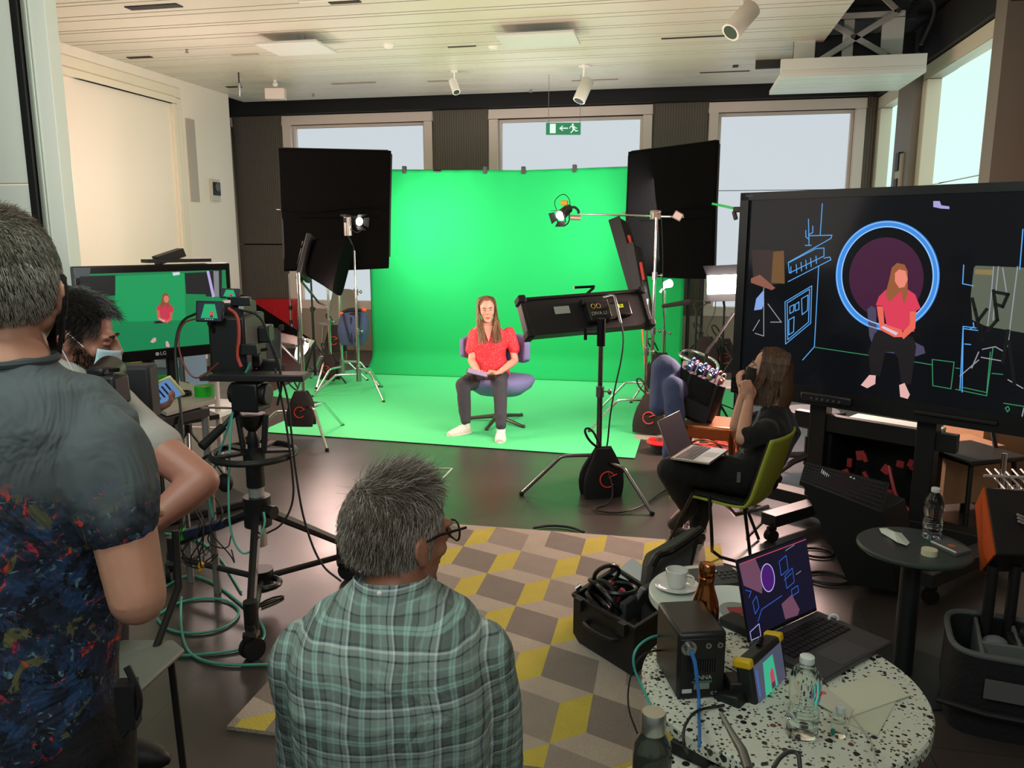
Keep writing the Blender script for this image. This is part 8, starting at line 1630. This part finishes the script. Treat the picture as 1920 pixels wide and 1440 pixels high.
mb = MB(); mb.limb([(hipE+SD*-.08, .105), (hipE.lerp(kn1, .5), .092), (kn1, .078), (kn1.lerp(an1, .4), .07), (an1, .055)]).limb([(hipE+SD*.09, .10), (kn2, .078), (sh2, .062), (an2, .05)]); mb.sph(hipE+V((0, 0, -.02)), (.16, .16, .10)); blob(mb, 'trousers', mat('0b0b0c', .9, bump=.3, bscale=80), root, .008, 4, folds(.005, 40))
for a, dv in ((an1+V((0, 0, -.02)), LF*.6-UPV*.7), (V((an2.x, an2.y, .045)), LF)): dv = V(dv).normalized(); MB().cap(a, .042, a+dv*.13, .034).build('shoe', mat('1c1818', .6), root)
MB().cyl(V((an2.x, an2.y, .08)), V((an2.x, an2.y, .115)), .044, .042).build('sock', mat('c8a8a4', .8), root)
T = lambda x, y, z: MH5 @ V((x*sh, y*sh, z*sh)); HE = [mat('5e4028', .5), mat('7a5636', .5), mat('46301f', .5)]
inv = MH5.inverted(); org = world_loc(root)
oc = MB().sph(T(0, -.018, .030), (.086*sh, .106*sh, .098*sh), MH5.to_3x3(), 36, 26).build('hair_cap', mat('4e3622', .7), root); bm = bmesh.new(); bm.from_mesh(oc.data); bmesh.ops.delete(bm, geom=[v for v in bm.verts if not (regW((inv @ (v.co+org))/sh, None))], context='VERTS'); bm.to_mesh(oc.data); bm.free()
curtain(MH5, sh, root, HE, 2200, .20, .045, .086, seed=4); curtain(MH5, sh, root, HE, 1100, .21, -.03, .060, seed=6, name='back_hair', back=True)
mb = MB()
for k in range(50): a = -1.15+2.3*k/49; mb.tube([T(.075*math.sin(a), -.03-.085*math.cos(a), .05), T(.088*math.sin(a), -.035-.092*math.cos(a), -.05), T(.092*math.sin(a), -.045-.10*math.cos(a), -.13), T(.08*math.sin(a), -.04-.09*math.cos(a), -.20-.02*math.sin(k*2.1))], [.010, .010, .009, .003], 6, smooth=1)
mb.build('hair_locks', HE[0], root)
MK = mat('0d0d0d', .85); mb = MB(); mb.grid(lambda s, t: T(.078*math.sin((s-.5)*2.5)*(1-.12*abs(t-.5)), .030+.095*math.cos((s-.5)*2.3)*(1-.22*abs(t-.45)), .002-.105*t), 22, 12); o = mb.build('face_mask', MK, root); q = o.modifiers.new('s', 'SOLIDIFY'); q.thickness = .003
for sx in (-1, 1): MB().tube([T(sx*.070, .035, -.015), T(sx*.086, -.002, .012), T(sx*.086, -.012, -.02), T(sx*.066, .03, -.085)], .002).build('mask_strap', MK, root)
text('shirt_mark', 'X', .035, frame(K(1391, 846, -.24), RT, UPV), mat('a8a8a0', .5), root)
MB().box(K(1385, 895, -.17), (.018, .006, .055), rz(YAW)).build('white_tag', mat('6a6a68', .6), root)
MB().tube([K(1425, 770, -.12), K(1418, 790, -.16), K(1410, 800, -.2)], .006).build('lanyard', mat('6a7a80', .6), root)
# laptop on her lap
b1, b2, b3, b4 = K(1272, 852, -.20), K(1322, 836, .0), K(1357, 862, -.02), K(1290, 882, -.24); cl = (b1+b2+b3+b4)/4
X = (b4-b1).normalized(); X = (b3-b4).normalized(); Y = ((b1+b2)/2-(b3+b4)/2); M = frame(cl, X, (b1-b4)); wl_ = (b3-b4).length; hl_ = (b1-b4).length
Xd = -SD; cl = K(1312, 862, -.10); cl.z = max(cl.z, kn1.z+.085); M = frame(cl, SD, LF-UPV*.02)     # local y towards the knees
if M.to_3x3().col[2].z < 0: M = frame(cl, -SD, LF-UPV*.02)
root = thing('silver_laptop', 'thin silver laptop on the lap of the person in black', 'laptop', cl); MB(M).box((0, 0, 0), (.31, .21, .012)).build('base', mat('b8b4ac', .35, .6), root, bevel=.003)
mb = MB(M)
for i in range(13):
    for j in range(5): mb.box((-.13+.0217*i, .075-.02*j, .0068), (.017, .015, .002))
mb.build('keys', mat('4a4844', .5), root); MB(M).box((0, -.06, .0064), (.10, .06, .0008)).build('trackpad', mat('a8a49c', .4, .5), root)
Ml = M @ Matrix.Translation((0, .105, .006)) @ Matrix.Rotation(R(-22), 4, 'X'); MB(Ml).box((0, .0, .10), (.31, .006, .20)).build('lid', mat('9a9690', .3, .7), root, bevel=.002); MB(Ml).box((0, -.0035, .10), (.295, .001, .18)).build('screen', glow('3a2a30', .6), root)
